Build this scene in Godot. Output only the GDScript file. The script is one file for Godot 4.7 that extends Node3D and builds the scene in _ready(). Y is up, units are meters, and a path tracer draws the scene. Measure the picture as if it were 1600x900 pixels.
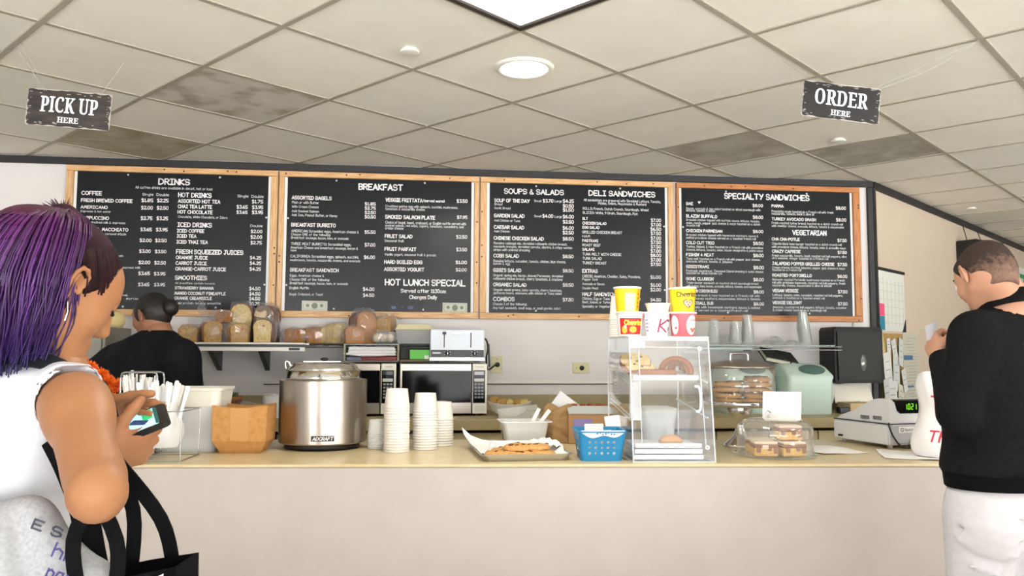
extends Node3D

var used := {}
var rng := RandomNumberGenerator.new()
var M := {}
const DECK := 0.98        # height of the service counter
const BACK := 1.02        # height of the back counter
const CEIL := 2.567
const CE := Vector3(0.99710, 0, 0.07612)    # along the service counter
const CN := Vector3(-0.07612, 0, 0.99710)   # out of the counter, towards the guests
const CO := Vector3(0, 0.98, 2.1075)        # a point on its front edge
const RD := Vector3(0.7632, 0, -0.6461)     # along the right wall
const RN := Vector3(0.6461, 0, 0.7632)      # out of the right wall
const RC := Vector3(3.07, 0, 0)

# ---------------------------------------------------------------- naming and tagging
func numbered(n: String) -> String:
	if not used.has(n):
		used[n] = 0
		return n
	used[n] += 1
	return "%s_%03d" % [n, used[n]]

func tag(o: Node, label: String, category: String, group := "") -> Node:
	o.set_meta("label", label)
	o.set_meta("category", category)
	if group != "":
		o.set_meta("group", group)
	return o

func thing(called: String, label: String, category: String, at := Vector3.ZERO, turn := 0.0, group := "") -> Node3D:
	var o := Node3D.new()
	o.name = numbered(called)
	add_child(o, true)
	o.position = at
	o.rotation.y = turn
	tag(o, label, category, group)
	return o

func part(parent: Node, called: String, mesh: Mesh, mat: Material, at := Vector3.ZERO, rot := Vector3.ZERO, scl := Vector3.ONE) -> MeshInstance3D:
	var o := MeshInstance3D.new()
	o.name = called
	o.mesh = mesh
	o.material_override = mat
	parent.add_child(o, true)
	o.position = at
	o.rotation = rot
	o.scale = scl
	return o

func solo(called: String, label: String, category: String, mesh: Mesh, mat: Material, at := Vector3.ZERO, rot := Vector3.ZERO, group := "") -> MeshInstance3D:
	var o := MeshInstance3D.new()
	o.name = numbered(called)
	o.mesh = mesh
	o.material_override = mat
	add_child(o, true)
	o.position = at
	o.rotation = rot
	tag(o, label, category, group)
	return o

func struct(called: String, mesh: Mesh, mat: Material, at := Vector3.ZERO, rot := Vector3.ZERO) -> MeshInstance3D:
	var o := MeshInstance3D.new()
	o.name = called
	o.mesh = mesh
	o.material_override = mat
	add_child(o, true)
	o.position = at
	o.rotation = rot
	o.set_meta("kind", "structure")
	return o

func copy(src: Node3D, at: Vector3, turn: float, label: String, base: String, group := "") -> Node3D:
	var c: Node3D = src.duplicate()
	c.name = numbered(base)
	add_child(c, true)
	c.position = at
	c.rotation.y = turn
	c.set_meta("label", label)
	if group != "":
		c.set_meta("group", group)
	return c

# a point on the service counter: u along its edge, v behind the edge, h above its top
func cp(u: float, v: float, h := 0.0) -> Vector3:
	return CO + CE * u - CN * v + Vector3(0, h, 0)
const CT := -0.07619     # the turn of the counter

func rw(s: float, y: float, out := 0.0) -> Vector3:
	return RC + RD * s + RN * out + Vector3(0, y, 0)
const RT := 0.70257      # the turn of the right wall (its x axis along RD)

# ---------------------------------------------------------------- mesh building
class MB:
	var v := PackedVector3Array()
	var sm := PackedByteArray()
	var col := PackedColorArray()
	var cur := Color.WHITE
	var colored := false
	var grp := 1

	func tri(a: Vector3, b: Vector3, c: Vector3, smooth := false) -> void:
		v.push_back(a); v.push_back(b); v.push_back(c)
		sm.push_back(grp if smooth else 0)
		col.push_back(cur)

	func quad(a: Vector3, b: Vector3, c: Vector3, d: Vector3, smooth := false) -> void:
		tri(a, b, c, smooth)
		tri(a, c, d, smooth)

	# turns the triangles from number t0 on so that a closed shape faces outwards
	func outward(t0: int) -> void:
		var n := sm.size()
		if n <= t0:
			return
		var o := v[t0 * 3]
		var vol := 0.0
		for t in range(t0, n):
			vol += (v[t * 3] - o).dot((v[t * 3 + 1] - o).cross(v[t * 3 + 2] - o))
		if vol > 0.0:      # front faces run clockwise
			for t in range(t0, n):
				var k := v[t * 3 + 1]
				v[t * 3 + 1] = v[t * 3 + 2]
				v[t * 3 + 2] = k

	func box(c: Vector3, s: Vector3, r := 0.0, b := Basis.IDENTITY) -> MB:
		var t0 := sm.size()
		var h := s * 0.5
		r = minf(r, minf(h.x, minf(h.y, h.z)) * 0.98)
		if r <= 0.0:
			var p := []
			for i in 8:
				p.append(c + b * Vector3(h.x if i & 1 else -h.x, h.y if i & 2 else -h.y, h.z if i & 4 else -h.z))
			for f in [[0, 1, 3, 2], [4, 6, 7, 5], [0, 4, 5, 1], [2, 3, 7, 6], [0, 2, 6, 4], [1, 5, 7, 3]]:
				quad(p[f[0]], p[f[1]], p[f[2]], p[f[3]])
		else:
			# rings of a rounded box, from bottom to top
			var rings := []
			var prof := [[-h.y, r], [-h.y + r * 0.3, r * 0.3], [-h.y + r, 0.0], [h.y - r, 0.0], [h.y - r * 0.3, r * 0.3], [h.y, r]]
			for q in prof:
				var ring := []
				var inset: float = q[1]
				for k in 4:
					var sx: float = [1.0, -1.0, -1.0, 1.0][k]
					var sz: float = [1.0, 1.0, -1.0, -1.0][k]
					var cc := Vector3(sx * (h.x - r), q[0], sz * (h.z - r))
					for j in 3:
						var a := PI * 0.5 * k + PI * 0.25 * j
						ring.append(c + b * (cc + Vector3(cos(a), 0, sin(a)) * (r - inset)))
				rings.append(ring)
			loft(rings, true, true, false)
		outward(t0)
		return self

	# rings of equally many points; closed round, with or without caps
	func loft(rings: Array, round_ := true, caps := true, smooth := true) -> MB:
		var t0 := sm.size()
		var n: int = rings[0].size()
		for i in rings.size() - 1:
			var a: Array = rings[i]
			var b: Array = rings[i + 1]
			for j in (n if round_ else n - 1):
				var k := (j + 1) % n
				quad(a[j], a[k], b[k], b[j], smooth)
		if caps:
			for e in [0, rings.size() - 1]:
				var ring: Array = rings[e]
				var m := Vector3.ZERO
				for p in ring:
					m += p
				m /= n
				for j in n:
					var k := (j + 1) % n
					if e == 0:
						tri(m, ring[k], ring[j])
					else:
						tri(m, ring[j], ring[k])
			outward(t0)
		return self

	# turned about the y axis: profile of (radius, height); a doubled point makes a sharp edge
	func lathe(prof: Array, c := Vector3.ZERO, seg := 32, b := Basis.IDENTITY, smooth := true) -> MB:
		var t0 := sm.size()
		for i in prof.size() - 1:
			var p: Vector2 = prof[i]
			var q: Vector2 = prof[i + 1]
			if p.is_equal_approx(q):
				grp = grp % 5 + 1
				continue
			var flat: bool = not smooth
			for j in seg:
				var a0 := TAU * j / seg
				var a1 := TAU * (j + 1) / seg
				var d0 := Vector3(cos(a0), 0, sin(a0))
				var d1 := Vector3(cos(a1), 0, sin(a1))
				var A := c + b * (d0 * p.x + Vector3(0, p.y, 0))
				var B := c + b * (d1 * p.x + Vector3(0, p.y, 0))
				var C := c + b * (d1 * q.x + Vector3(0, q.y, 0))
				var D := c + b * (d0 * q.x + Vector3(0, q.y, 0))
				if p.x > 1e-6:
					tri(A, B, C, not flat)
				if q.x > 1e-6:
					tri(A, C, D, not flat)
		outward(t0)
		return self

	func tube(pts: Array, r: float, seg := 8, closed := false, r2 := -1.0) -> MB:
		var t0 := sm.size()
		var n := pts.size()
		var rings := []
		var up := Vector3.ZERO
		for i in n:
			var d: Vector3
			if closed:
				d = (pts[(i + 1) % n] - pts[(i + n - 1) % n]).normalized()
			else:
				d = (pts[mini(i + 1, n - 1)] - pts[maxi(i - 1, 0)]).normalized()
			if up == Vector3.ZERO:
				up = Vector3.UP if absf(d.y) < 0.9 else Vector3.RIGHT
			var x := up.cross(d).normalized()
			up = d.cross(x).normalized()
			var rr := r if r2 < 0.0 else lerpf(r, r2, float(i) / (n - 1))
			var ring := []
			for j in seg:
				var a := TAU * j / seg
				ring.append(pts[i] + (x * cos(a) + up * sin(a)) * rr)
			rings.append(ring)
		if closed:
			rings.append(rings[0])
		loft(rings, true, not closed, true)
		outward(t0)
		return self

	# flat polygon (x, y) pushed out along z by d, both ways from the middle
	func prism(poly: PackedVector2Array, d: float, c := Vector3.ZERO, b := Basis.IDENTITY, smooth := false) -> MB:
		var t0 := sm.size()
		var ix := Geometry2D.triangulate_polygon(poly)
		for k in range(0, ix.size(), 3):
			var f := []
			var g := []
			for m in 3:
				var p := poly[ix[k + m]]
				f.append(c + b * Vector3(p.x, p.y, d * 0.5))
				g.append(c + b * Vector3(p.x, p.y, -d * 0.5))
			var area := (poly[ix[k + 1]] - poly[ix[k]]).cross(poly[ix[k + 2]] - poly[ix[k]])
			if area > 0.0:
				tri(f[0], f[1], f[2]); tri(g[0], g[2], g[1])
			else:
				tri(f[0], f[2], f[1]); tri(g[0], g[1], g[2])
		var cw := Geometry2D.is_polygon_clockwise(poly)
		for i in poly.size():
			var p := poly[i]
			var q := poly[(i + 1) % poly.size()]
			if cw:
				var s := p
				p = q
				q = s
			quad(c + b * Vector3(p.x, p.y, -d * 0.5), c + b * Vector3(q.x, q.y, -d * 0.5), c + b * Vector3(q.x, q.y, d * 0.5), c + b * Vector3(p.x, p.y, d * 0.5), smooth)
		outward(t0)
		return self

	func ball(c: Vector3, r: Vector3, seg := 12, rows := 8, b := Basis.IDENTITY) -> MB:
		var t0 := sm.size()
		for i in rows:
			var p0 := PI * i / rows
			var p1 := PI * (i + 1) / rows
			for j in seg:
				var q := []
				for e in [[p0, j], [p0, j + 1], [p1, j + 1], [p1, j]]:
					var a: float = TAU * e[1] / seg
					q.append(c + b * (Vector3(sin(e[0]) * cos(a), cos(e[0]), sin(e[0]) * sin(a)) * r))
				if i > 0:
					tri(q[0], q[1], q[2], true)
				if i < rows - 1:
					tri(q[0], q[2], q[3], true)
		outward(t0)
		return self

	# a sheet over a grid of points with a thickness
	func sheet(rows: Array, thick: float, smooth := true) -> MB:
		var t0 := sm.size()
		var nr := rows.size()
		var nc: int = rows[0].size()
		var top := []
		var low := []
		for i in nr:
			var a := []
			var b := []
			for j in nc:
				var du: Vector3 = rows[i][mini(j + 1, nc - 1)] - rows[i][maxi(j - 1, 0)]
				var dv: Vector3 = rows[mini(i + 1, nr - 1)][j] - rows[maxi(i - 1, 0)][j]
				var nn := du.cross(dv).normalized() * thick * 0.5
				a.append(rows[i][j] + nn)
				b.append(rows[i][j] - nn)
			top.append(a)
			low.append(b)
		for i in nr - 1:
			for j in nc - 1:
				quad(top[i][j], top[i][j + 1], top[i + 1][j + 1], top[i + 1][j], smooth)
				quad(low[i][j], low[i + 1][j], low[i + 1][j + 1], low[i][j + 1], smooth)
		for i in nr - 1:
			quad(top[i][0], top[i + 1][0], low[i + 1][0], low[i][0])
			quad(top[i][nc - 1], low[i][nc - 1], low[i + 1][nc - 1], top[i + 1][nc - 1])
		for j in nc - 1:
			quad(top[0][j], low[0][j], low[0][j + 1], top[0][j + 1])
			quad(top[nr - 1][j], top[nr - 1][j + 1], low[nr - 1][j + 1], low[nr - 1][j])
		outward(t0)
		return self

	func done() -> ArrayMesh:
		var st := SurfaceTool.new()
		st.begin(Mesh.PRIMITIVE_TRIANGLES)
		for t in sm.size():
			if colored:
				st.set_color(col[t])
			st.set_smooth_group(sm[t] if sm[t] else -1)
			for k in 3:
				st.add_vertex(v[t * 3 + k])
		st.generate_normals()
		return st.commit()

func mb() -> MB:
	return MB.new()

func bx(s: Vector3, r := 0.0, c := Vector3.ZERO) -> ArrayMesh:
	return MB.new().box(c, s, r).done()

func arc(c: Vector2, r: float, a0: float, a1: float, n: int) -> PackedVector2Array:
	var o := PackedVector2Array()
	for i in n + 1:
		var a := lerpf(a0, a1, float(i) / n)
		o.push_back(c + Vector2(cos(a), sin(a)) * r)
	return o

func rrect(w: float, h: float, r: float, n := 4) -> PackedVector2Array:
	var o := PackedVector2Array()
	for k in 4:
		var s: Vector2 = [Vector2(1, 1), Vector2(-1, 1), Vector2(-1, -1), Vector2(1, -1)][k]
		o.append_array(arc(Vector2(s.x * (w * 0.5 - r), s.y * (h * 0.5 - r)), r, PI * 0.5 * k, PI * 0.5 * (k + 1), n))
	return o

func v2(flat: Array) -> PackedVector2Array:
	var o := PackedVector2Array()
	for i in range(0, flat.size(), 2):
		o.push_back(Vector2(flat[i], flat[i + 1]))
	return o

func profile(flat: Array) -> Array:
	var o := []
	for i in range(0, flat.size(), 2):
		o.append(Vector2(flat[i], flat[i + 1]))
	return o

# smooth path through some points
func curve(pts: Array, n: int) -> Array:
	var o := []
	var m := pts.size()
	for i in m - 1:
		var p0: Vector3 = pts[maxi(i - 1, 0)]
		var p1: Vector3 = pts[i]
		var p2: Vector3 = pts[i + 1]
		var p3: Vector3 = pts[mini(i + 2, m - 1)]
		for k in n:
			var t := float(k) / n
			o.append(p1.cubic_interpolate(p2, p0, p3, t))
	o.append(pts[m - 1])
	return o

# ---------------------------------------------------------------- materials
func mat(c: Color, rough := 0.6, metal := 0.0, spec := 0.5) -> StandardMaterial3D:
	var m := StandardMaterial3D.new()
	m.albedo_color = c
	m.roughness = rough
	m.metallic = metal
	m.metallic_specular = spec
	return m

func hexa(s: String, rough := 0.6, metal := 0.0, spec := 0.5) -> StandardMaterial3D:
	return mat(Color(s), rough, metal, spec)

func noise_tex(freq: float, ramp: Array, size := 256, octaves := 4, seed_ := 1, kind := FastNoiseLite.TYPE_SIMPLEX_SMOOTH) -> NoiseTexture2D:
	var n := FastNoiseLite.new()
	n.noise_type = kind
	n.frequency = freq
	n.fractal_octaves = octaves
	n.seed = seed_
	var t := NoiseTexture2D.new()
	t.width = size
	t.height = size
	t.seamless = true
	t.noise = n
	if ramp.size():
		var g := Gradient.new()
		var offs := PackedFloat32Array()
		var cols := PackedColorArray()
		for r in ramp:
			offs.push_back(r[0])
			cols.push_back(Color(r[1]))
		g.offsets = offs
		g.colors = cols
		t.color_ramp = g
	return t

func textured(m: StandardMaterial3D, t: Texture2D, scale: Vector3, world := true) -> StandardMaterial3D:
	m.albedo_texture = t
	m.uv1_triplanar = true
	m.uv1_world_triplanar = world
	m.uv1_scale = scale
	return m

func relief(m: StandardMaterial3D, freq: float, scale: Vector3, depth: float, seed_ := 3, octaves := 3) -> StandardMaterial3D:
	m.heightmap_enabled = true
	m.heightmap_texture = noise_tex(freq, [], 256, octaves, seed_)
	m.heightmap_scale = depth
	m.uv1_triplanar = true
	m.uv1_scale = scale
	return m

func clear(c: Color, alpha: float, rough := 0.05) -> StandardMaterial3D:
	var m := mat(Color(c.r, c.g, c.b, alpha), rough)
	m.transparency = BaseMaterial3D.TRANSPARENCY_ALPHA
	return m

func glow(c: Color, energy: float) -> StandardMaterial3D:
	var m := mat(c, 0.5)
	m.emission_enabled = true
	m.emission = c
	m.emission_energy_multiplier = energy
	return m

# ---------------------------------------------------------------- hand-lettered writing: strokes on a 6-high grid, base line at 2
const GLYPH := {
	"A": "02 38 62;14 54", "B": "02 08 38 57 56 35 05;35 54 53 32 02", "C": "67 48 28 06 04 22 42 63", "D": "02 08 28 57 65 53 22 02",
	"E": "58 08 02 52;05 45", "F": "58 08 02;05 45", "G": "67 48 28 06 04 22 42 63 65 35", "H": "02 08;52 58;05 55", "I": "08 48;28 22;02 42",
	"J": "18 58;38 33 22 12 03", "K": "08 02;58 05 52", "L": "08 02 52", "M": "02 18 34 58 62", "N": "02 08 52 58", "O": "28 06 04 22 42 64 66 48 28",
	"P": "02 08 38 57 56 35 05", "Q": "28 06 04 22 42 64 66 48 28;43 71", "R": "02 08 38 57 56 35 05;25 52", "S": "57 38 18 07 06 15 45 54 53 32 12 03",
	"T": "08 68;38 32", "U": "08 04 22 42 64 68", "V": "08 32 68", "W": "08 22 36 52 78", "X": "08 52;58 02", "Y": "08 35;68 22", "Z": "08 58 02 52",
	"a": "46 16 04 12 32 45;46 43 52", "b": "08 02;05 26 45 43 22 03", "c": "46 16 04 13 22 42", "d": "48 42;45 26 05 03 22 43", "e": "04 44 46 16 04 13 22 42",
	"f": "38 27 22;06 46", "g": "46 16 04 13 43;46 41 20 01", "h": "08 02;05 26 45 42", "i": "06 02;08 07", "j": "26 21 10;28 27", "k": "08 02;36 04 32",
	"l": "08 02", "m": "06 02;05 16 35 32;35 56 65 62", "n": "06 02;05 26 45 42", "o": "16 05 03 12 32 43 45 36 16", "p": "06 00;05 26 45 43 22 03",
	"q": "46 40;45 26 05 03 22 43", "r": "06 02;04 26 36", "s": "46 16 05 44 43 32 02", "t": "18 13 22 32;06 36", "u": "06 03 12 32 43;46 42",
	"v": "06 22 46", "w": "06 12 35 52 66", "x": "06 42;46 02", "y": "06 23;46 10", "z": "06 46 02 42",
	"0": "18 06 04 12 32 44 46 38 18", "1": "07 18 12;02 22", "2": "07 18 38 47 46 02 42", "3": "08 48 25 35 44 43 32 02", "4": "38 04 54;36 32",
	"5": "48 08 05 35 44 43 32 02", "6": "38 06 04 12 32 43 44 35 05", "7": "08 48 12", "8": "18 07 06 44 43 32 12 03 04 46 47 38 18", "9": "45 15 06 07 18 38 47 44 12",
	"$": "47 18 07 06 44 43 32 02;29 21", "&": "53 32 12 03 04 37 28 17 52", ".": "02 03", ",": "13 01", "'": "08 07", "-": "05 35", ":": "03 02;06 05",
	"/": "02 48", "(": "28 06 04 22", ")": "08 26 24 02", "*": "28 24;07 45;47 05", "+": "25 65;47 43", "!": "08 04;03 02"}

# strokes of a line of writing as polylines in units of the capital height, and its width
func strokes(text: String) -> Array:
	var x := 0.0
	var out := []
	for ch in text:
		if ch == " ":
			x += 0.55
			continue
		var g: String = GLYPH.get(ch, "")
		if g == "":
			x += 0.5
			continue
		var wide := 0.0
		for s in g.split(";"):
			var line := PackedVector2Array()
			for q in s.split(" "):
				var p := Vector2(float(q[0]) / 6.0, (float(q[1]) - 2.0) / 6.0)
				wide = maxf(wide, p.x)
				line.push_back(Vector2(x + p.x * 0.92, p.y))
			out.append(line)
		x += wide * 0.92 + 0.27
	return [out, x - 0.27]

# writes into a mesh; place turns (x, y) on the print into a point
func write(m: MB, text: String, x: float, y: float, width: float, high: float, pen: float, place: Callable, lean := 0.0, fine := 0.0) -> void:
	var s := strokes(text)
	var k: float = width / s[1]
	for line in s[0]:
		for i in line.size() - 1:
			var a := Vector2(x + (line[i].x + line[i].y * lean) * k, y + line[i].y * high)
			var b := Vector2(x + (line[i + 1].x + line[i + 1].y * lean) * k, y + line[i + 1].y * high)
			var d := (b - a).normalized() * pen * 0.5
			var n := Vector2(-d.y, d.x)
			a -= d * 0.7
			b += d * 0.7
			var cuts := 1 if fine <= 0.0 else maxi(1, ceili((b - a).length() / fine))
			for c in cuts:
				var p := a.lerp(b, float(c) / cuts)
				var q := a.lerp(b, float(c + 1) / cuts)
				m.quad(place.call(p + n), place.call(q + n), place.call(q - n), place.call(p - n))

func on_z(z: float) -> Callable:
	return func(p: Vector2) -> Vector3: return Vector3(p.x, p.y, z)

# flat shape laid on a face
func patch(m: MB, poly: PackedVector2Array, place: Callable) -> void:
	var ix := Geometry2D.triangulate_polygon(poly)
	for k in range(0, ix.size(), 3):
		var a := poly[ix[k]]
		var b := poly[ix[k + 1]]
		var c := poly[ix[k + 2]]
		if (b - a).cross(c - a) > 0.0:
			m.tri(place.call(a), place.call(c), place.call(b))
		else:
			m.tri(place.call(a), place.call(b), place.call(c))

# ---------------------------------------------------------------- camera, sky, light
func look_and_light() -> void:
	var cam := Camera3D.new()
	cam.name = "camera"
	cam.fov = 39.254
	cam.near = 0.02
	cam.far = 60.0
	cam.position = Vector3(0, 1.40, 5.1494)
	cam.basis = Basis(Vector3.UP, -0.11536) * Basis(Vector3.RIGHT, 0.0773) * Basis(Vector3.BACK, 0.00431)
	add_child(cam)
	cam.current = true

	var sky_mat := ProceduralSkyMaterial.new()
	sky_mat.sky_top_color = Color(0.62, 0.74, 0.94)
	sky_mat.sky_horizon_color = Color(0.93, 0.95, 0.98)
	sky_mat.ground_horizon_color = Color(0.88, 0.87, 0.86)
	sky_mat.ground_bottom_color = Color(0.80, 0.79, 0.78)
	sky_mat.sky_energy_multiplier = SKY * 0.55
	sky_mat.ground_energy_multiplier = SKY * 1.5
	var sky := Sky.new()
	sky.sky_material = sky_mat
	var e := Environment.new()
	e.background_mode = Environment.BG_SKY
	e.sky = sky
	e.tonemap_mode = Environment.TONE_MAPPER_LINEAR
	e.tonemap_exposure = EXPOSURE
	e.sdfgi_enabled = true
	e.ssao_enabled = true
	e.ssil_enabled = true
	var we := WorldEnvironment.new()
	we.name = "world"
	we.environment = e
	add_child(we)

const SKY := 2.6
const EXPOSURE := 1.2
const PANEL := 1.6       # of each fluorescent ceiling panel
const SPOT := 0.2       # of the round downlight

const G1 := Vector3(0.76318, 0, -0.64618)   # the two ways of the ceiling grid
const G2 := Vector3(-0.64618, 0, -0.76318)
const GO := Vector3(0.3572, 2.567, 2.2912)
const TILE := 0.61

func node_at(i: float, j: float) -> Vector3:
	return GO + G1 * (TILE * i) + G2 * (TILE * j)

func light_panel(i: int, j: int, label: String) -> void:
	var c := node_at(i + 0.5, j + 0.5)
	var t := thing("ceiling_light", label, "light", c, 0.70257, "ceiling light panels")
	var fr := mb()
	var h := TILE * 0.5 - 0.015
	for s in [-1.0, 1.0]:
		fr.box(Vector3(s * h, 0.004, 0), Vector3(0.022, 0.016, h * 2 + 0.022), 0.003)
		fr.box(Vector3(0, 0.004, s * h), Vector3(h * 2 - 0.022, 0.016, 0.022), 0.003)
	part(t, "frame", fr.done(), M.bronze)
	part(t, "housing", bx(Vector3(TILE - 0.03, 0.06, TILE - 0.03), 0.0), M.tile[0], Vector3(0, 0.05, 0))
	part(t, "diffuser", bx(Vector3(TILE - 0.045, 0.006, TILE - 0.045), 0.002), M.panel_glow, Vector3(0, 0.010, 0))
	var l := AreaLight3D.new()
	l.name = "panel_light"
	l.area_size = Vector2(TILE - 0.05, TILE - 0.05)
	l.light_color = Color(1.0, 0.98, 0.95)
	l.light_energy = PANEL
	l.shadow_enabled = true
	l.area_range = 20.0
	t.add_child(l)
	l.position = Vector3(0, -0.012, 0)
	l.rotation = Vector3(-PI / 2, 0, 0)

func ceiling_and_lights() -> void:
	var ceiling := Node3D.new()
	ceiling.name = "ceiling"
	ceiling.set_meta("kind", "structure")
	add_child(ceiling)
	part(ceiling, "slab", bx(Vector3(16.4, 0.12, 16.4)), M.tile[0], Vector3(3.4, CEIL + 0.17, 0.9))
	part(ceiling, "plain_board", bx(Vector3(15.1, 0.03, 4.0)), M.tile[1], Vector3(3.35, CEIL + 0.024, 6.4))
	var room := PackedVector2Array([Vector2(-4.2, 8.4), Vector2(-4.2, 0.0), Vector2(3.07, 0.0), Vector2(10.9, -6.63), Vector2(10.9, 8.4)])
	var stained := {Vector2i(-1, 2): 0, Vector2i(-1, 4): 1, Vector2i(3, 0): 2, Vector2i(4, -1): 3}
	var panels := [Vector2i(-1, -1), Vector2i(1, -5), Vector2i(-4, -5), Vector2i(3, -7)]
	var flat := Basis(Vector3(1, 0, 0), Vector3(0, 0, 1), Vector3(0, 1, 0))
	for i in range(-6, 14):
		for j in range(-13, 8):
			if Vector2i(i, j) in panels:
				continue
			var q := PackedVector2Array()
			for k in [[0, 0], [1, 0], [1, 1], [0, 1]]:
				var p := node_at(i + k[0], j + k[1])
				q.push_back(Vector2(p.x, p.z))
			var m := (q[0] + q[2]) * 0.5
			if m.y > 4.4 or m.x < -4.9 or m.x > 8.2:
				continue
			for poly in Geometry2D.intersect_polygons(q, room):
				var c := Vector2.ZERO
				for p in poly:
					c += p
				c /= poly.size()
				var own := PackedVector2Array()
				for p in poly:
					own.push_back((p - c) * 0.985)
				var mt: Material = M.tile[absi(i * 7 + j * 13 + i * j) % 3]
				if stained.has(Vector2i(i, j)):
					mt = M.stain[stained[Vector2i(i, j)]]
				part(ceiling, "tile", mb().prism(own, 0.016, Vector3.ZERO, flat).done(), mt, Vector3(c.x, CEIL + 0.014, c.y))
	# the grid of metal bars
	for way in 2:
		for k in range(-13, 14):
			var a := node_at(k, -15.0) if way == 0 else node_at(-8.0, k)
			var b := node_at(k, 9.0) if way == 0 else node_at(15.0, k)
			var pl := PackedVector2Array([Vector2(a.x, a.z), Vector2(b.x, b.z)])
			var box_ := PackedVector2Array([Vector2(-4.2, 4.4), Vector2(-4.2, 0.0), Vector2(3.07, 0.0), Vector2(8.2, -4.34), Vector2(8.2, 4.4)])
			for seg in Geometry2D.intersect_polyline_with_polygon(pl, box_):
				var p: Vector2 = seg[0]
				var r: Vector2 = seg[seg.size() - 1]
				var d := r - p
				if d.length() < 0.05:
					continue
				part(ceiling, "grid_bar", bx(Vector3(d.length(), 0.012, 0.024), 0.002), M.grid, Vector3((p.x + r.x) / 2, CEIL + 0.007 + 0.0006 * way, (p.y + r.y) / 2), Vector3(0, -d.angle(), 0))
	light_panel(-1, -1, "square white fluorescent ceiling panel above the round downlight")
	light_panel(1, -5, "unseen added ceiling panel over the guests on the right")  # this and the next two are out of view, added to light the room
	light_panel(-4, -5, "unseen added ceiling panel behind the guests near the shop window")
	light_panel(3, -7, "unseen added ceiling panel far over to the right of the guests")
	# round downlight
	var t := thing("downlight", "round glowing recessed downlight in a ceiling tile", "light", Vector3(0.423, CEIL + 0.006, 1.903))
	part(t, "trim_ring", mb().lathe(profile([0.098, 0.0, 0.100, -0.010, 0.110, -0.012, 0.122, -0.006, 0.124, 0.0, 0.098, 0.0]), Vector3.ZERO, 40).done(), M.white_metal)
	part(t, "lens", mb().lathe(profile([0.0, -0.012, 0.06, -0.011, 0.090, -0.007, 0.099, 0.0, 0.0, 0.0]), Vector3.ZERO, 40).done(), M.spot_glow)
	var l := AreaLight3D.new()
	l.name = "downlight_light"
	l.area_size = Vector2(0.17, 0.17)
	l.light_color = Color(0.96, 1.0, 0.90)
	l.light_energy = SPOT
	l.area_range = 20.0
	l.shadow_enabled = true
	t.add_child(l)
	l.position = Vector3(0, -0.022, 0)
	l.rotation = Vector3(-PI / 2, 0, 0)
	# flat sprinkler covers
	var disc := mb().lathe(profile([0.0, -0.016, 0.034, -0.016, 0.038, -0.015, 0.040, -0.012, 0.040, -0.012, 0.040, -0.008, 0.030, -0.006, 0.030, -0.006, 0.030, 0.0, 0.0, 0.0]), Vector3.ZERO, 28).done()
	var where := [[-0.047, 2.047, "white round sprinkler cover in the ceiling left of the downlight"], [2.293, 0.999, "white round sprinkler cover in the ceiling below the order sign"], [4.451, -0.867, "small white sprinkler cover in the far ceiling above the man"]]
	for w in where:
		solo("sprinkler_cover", w[2], "sprinkler", disc, M.white_metal, Vector3(w[0], CEIL + 0.006, w[1]), Vector3.ZERO, "ceiling sprinkler covers")

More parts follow.
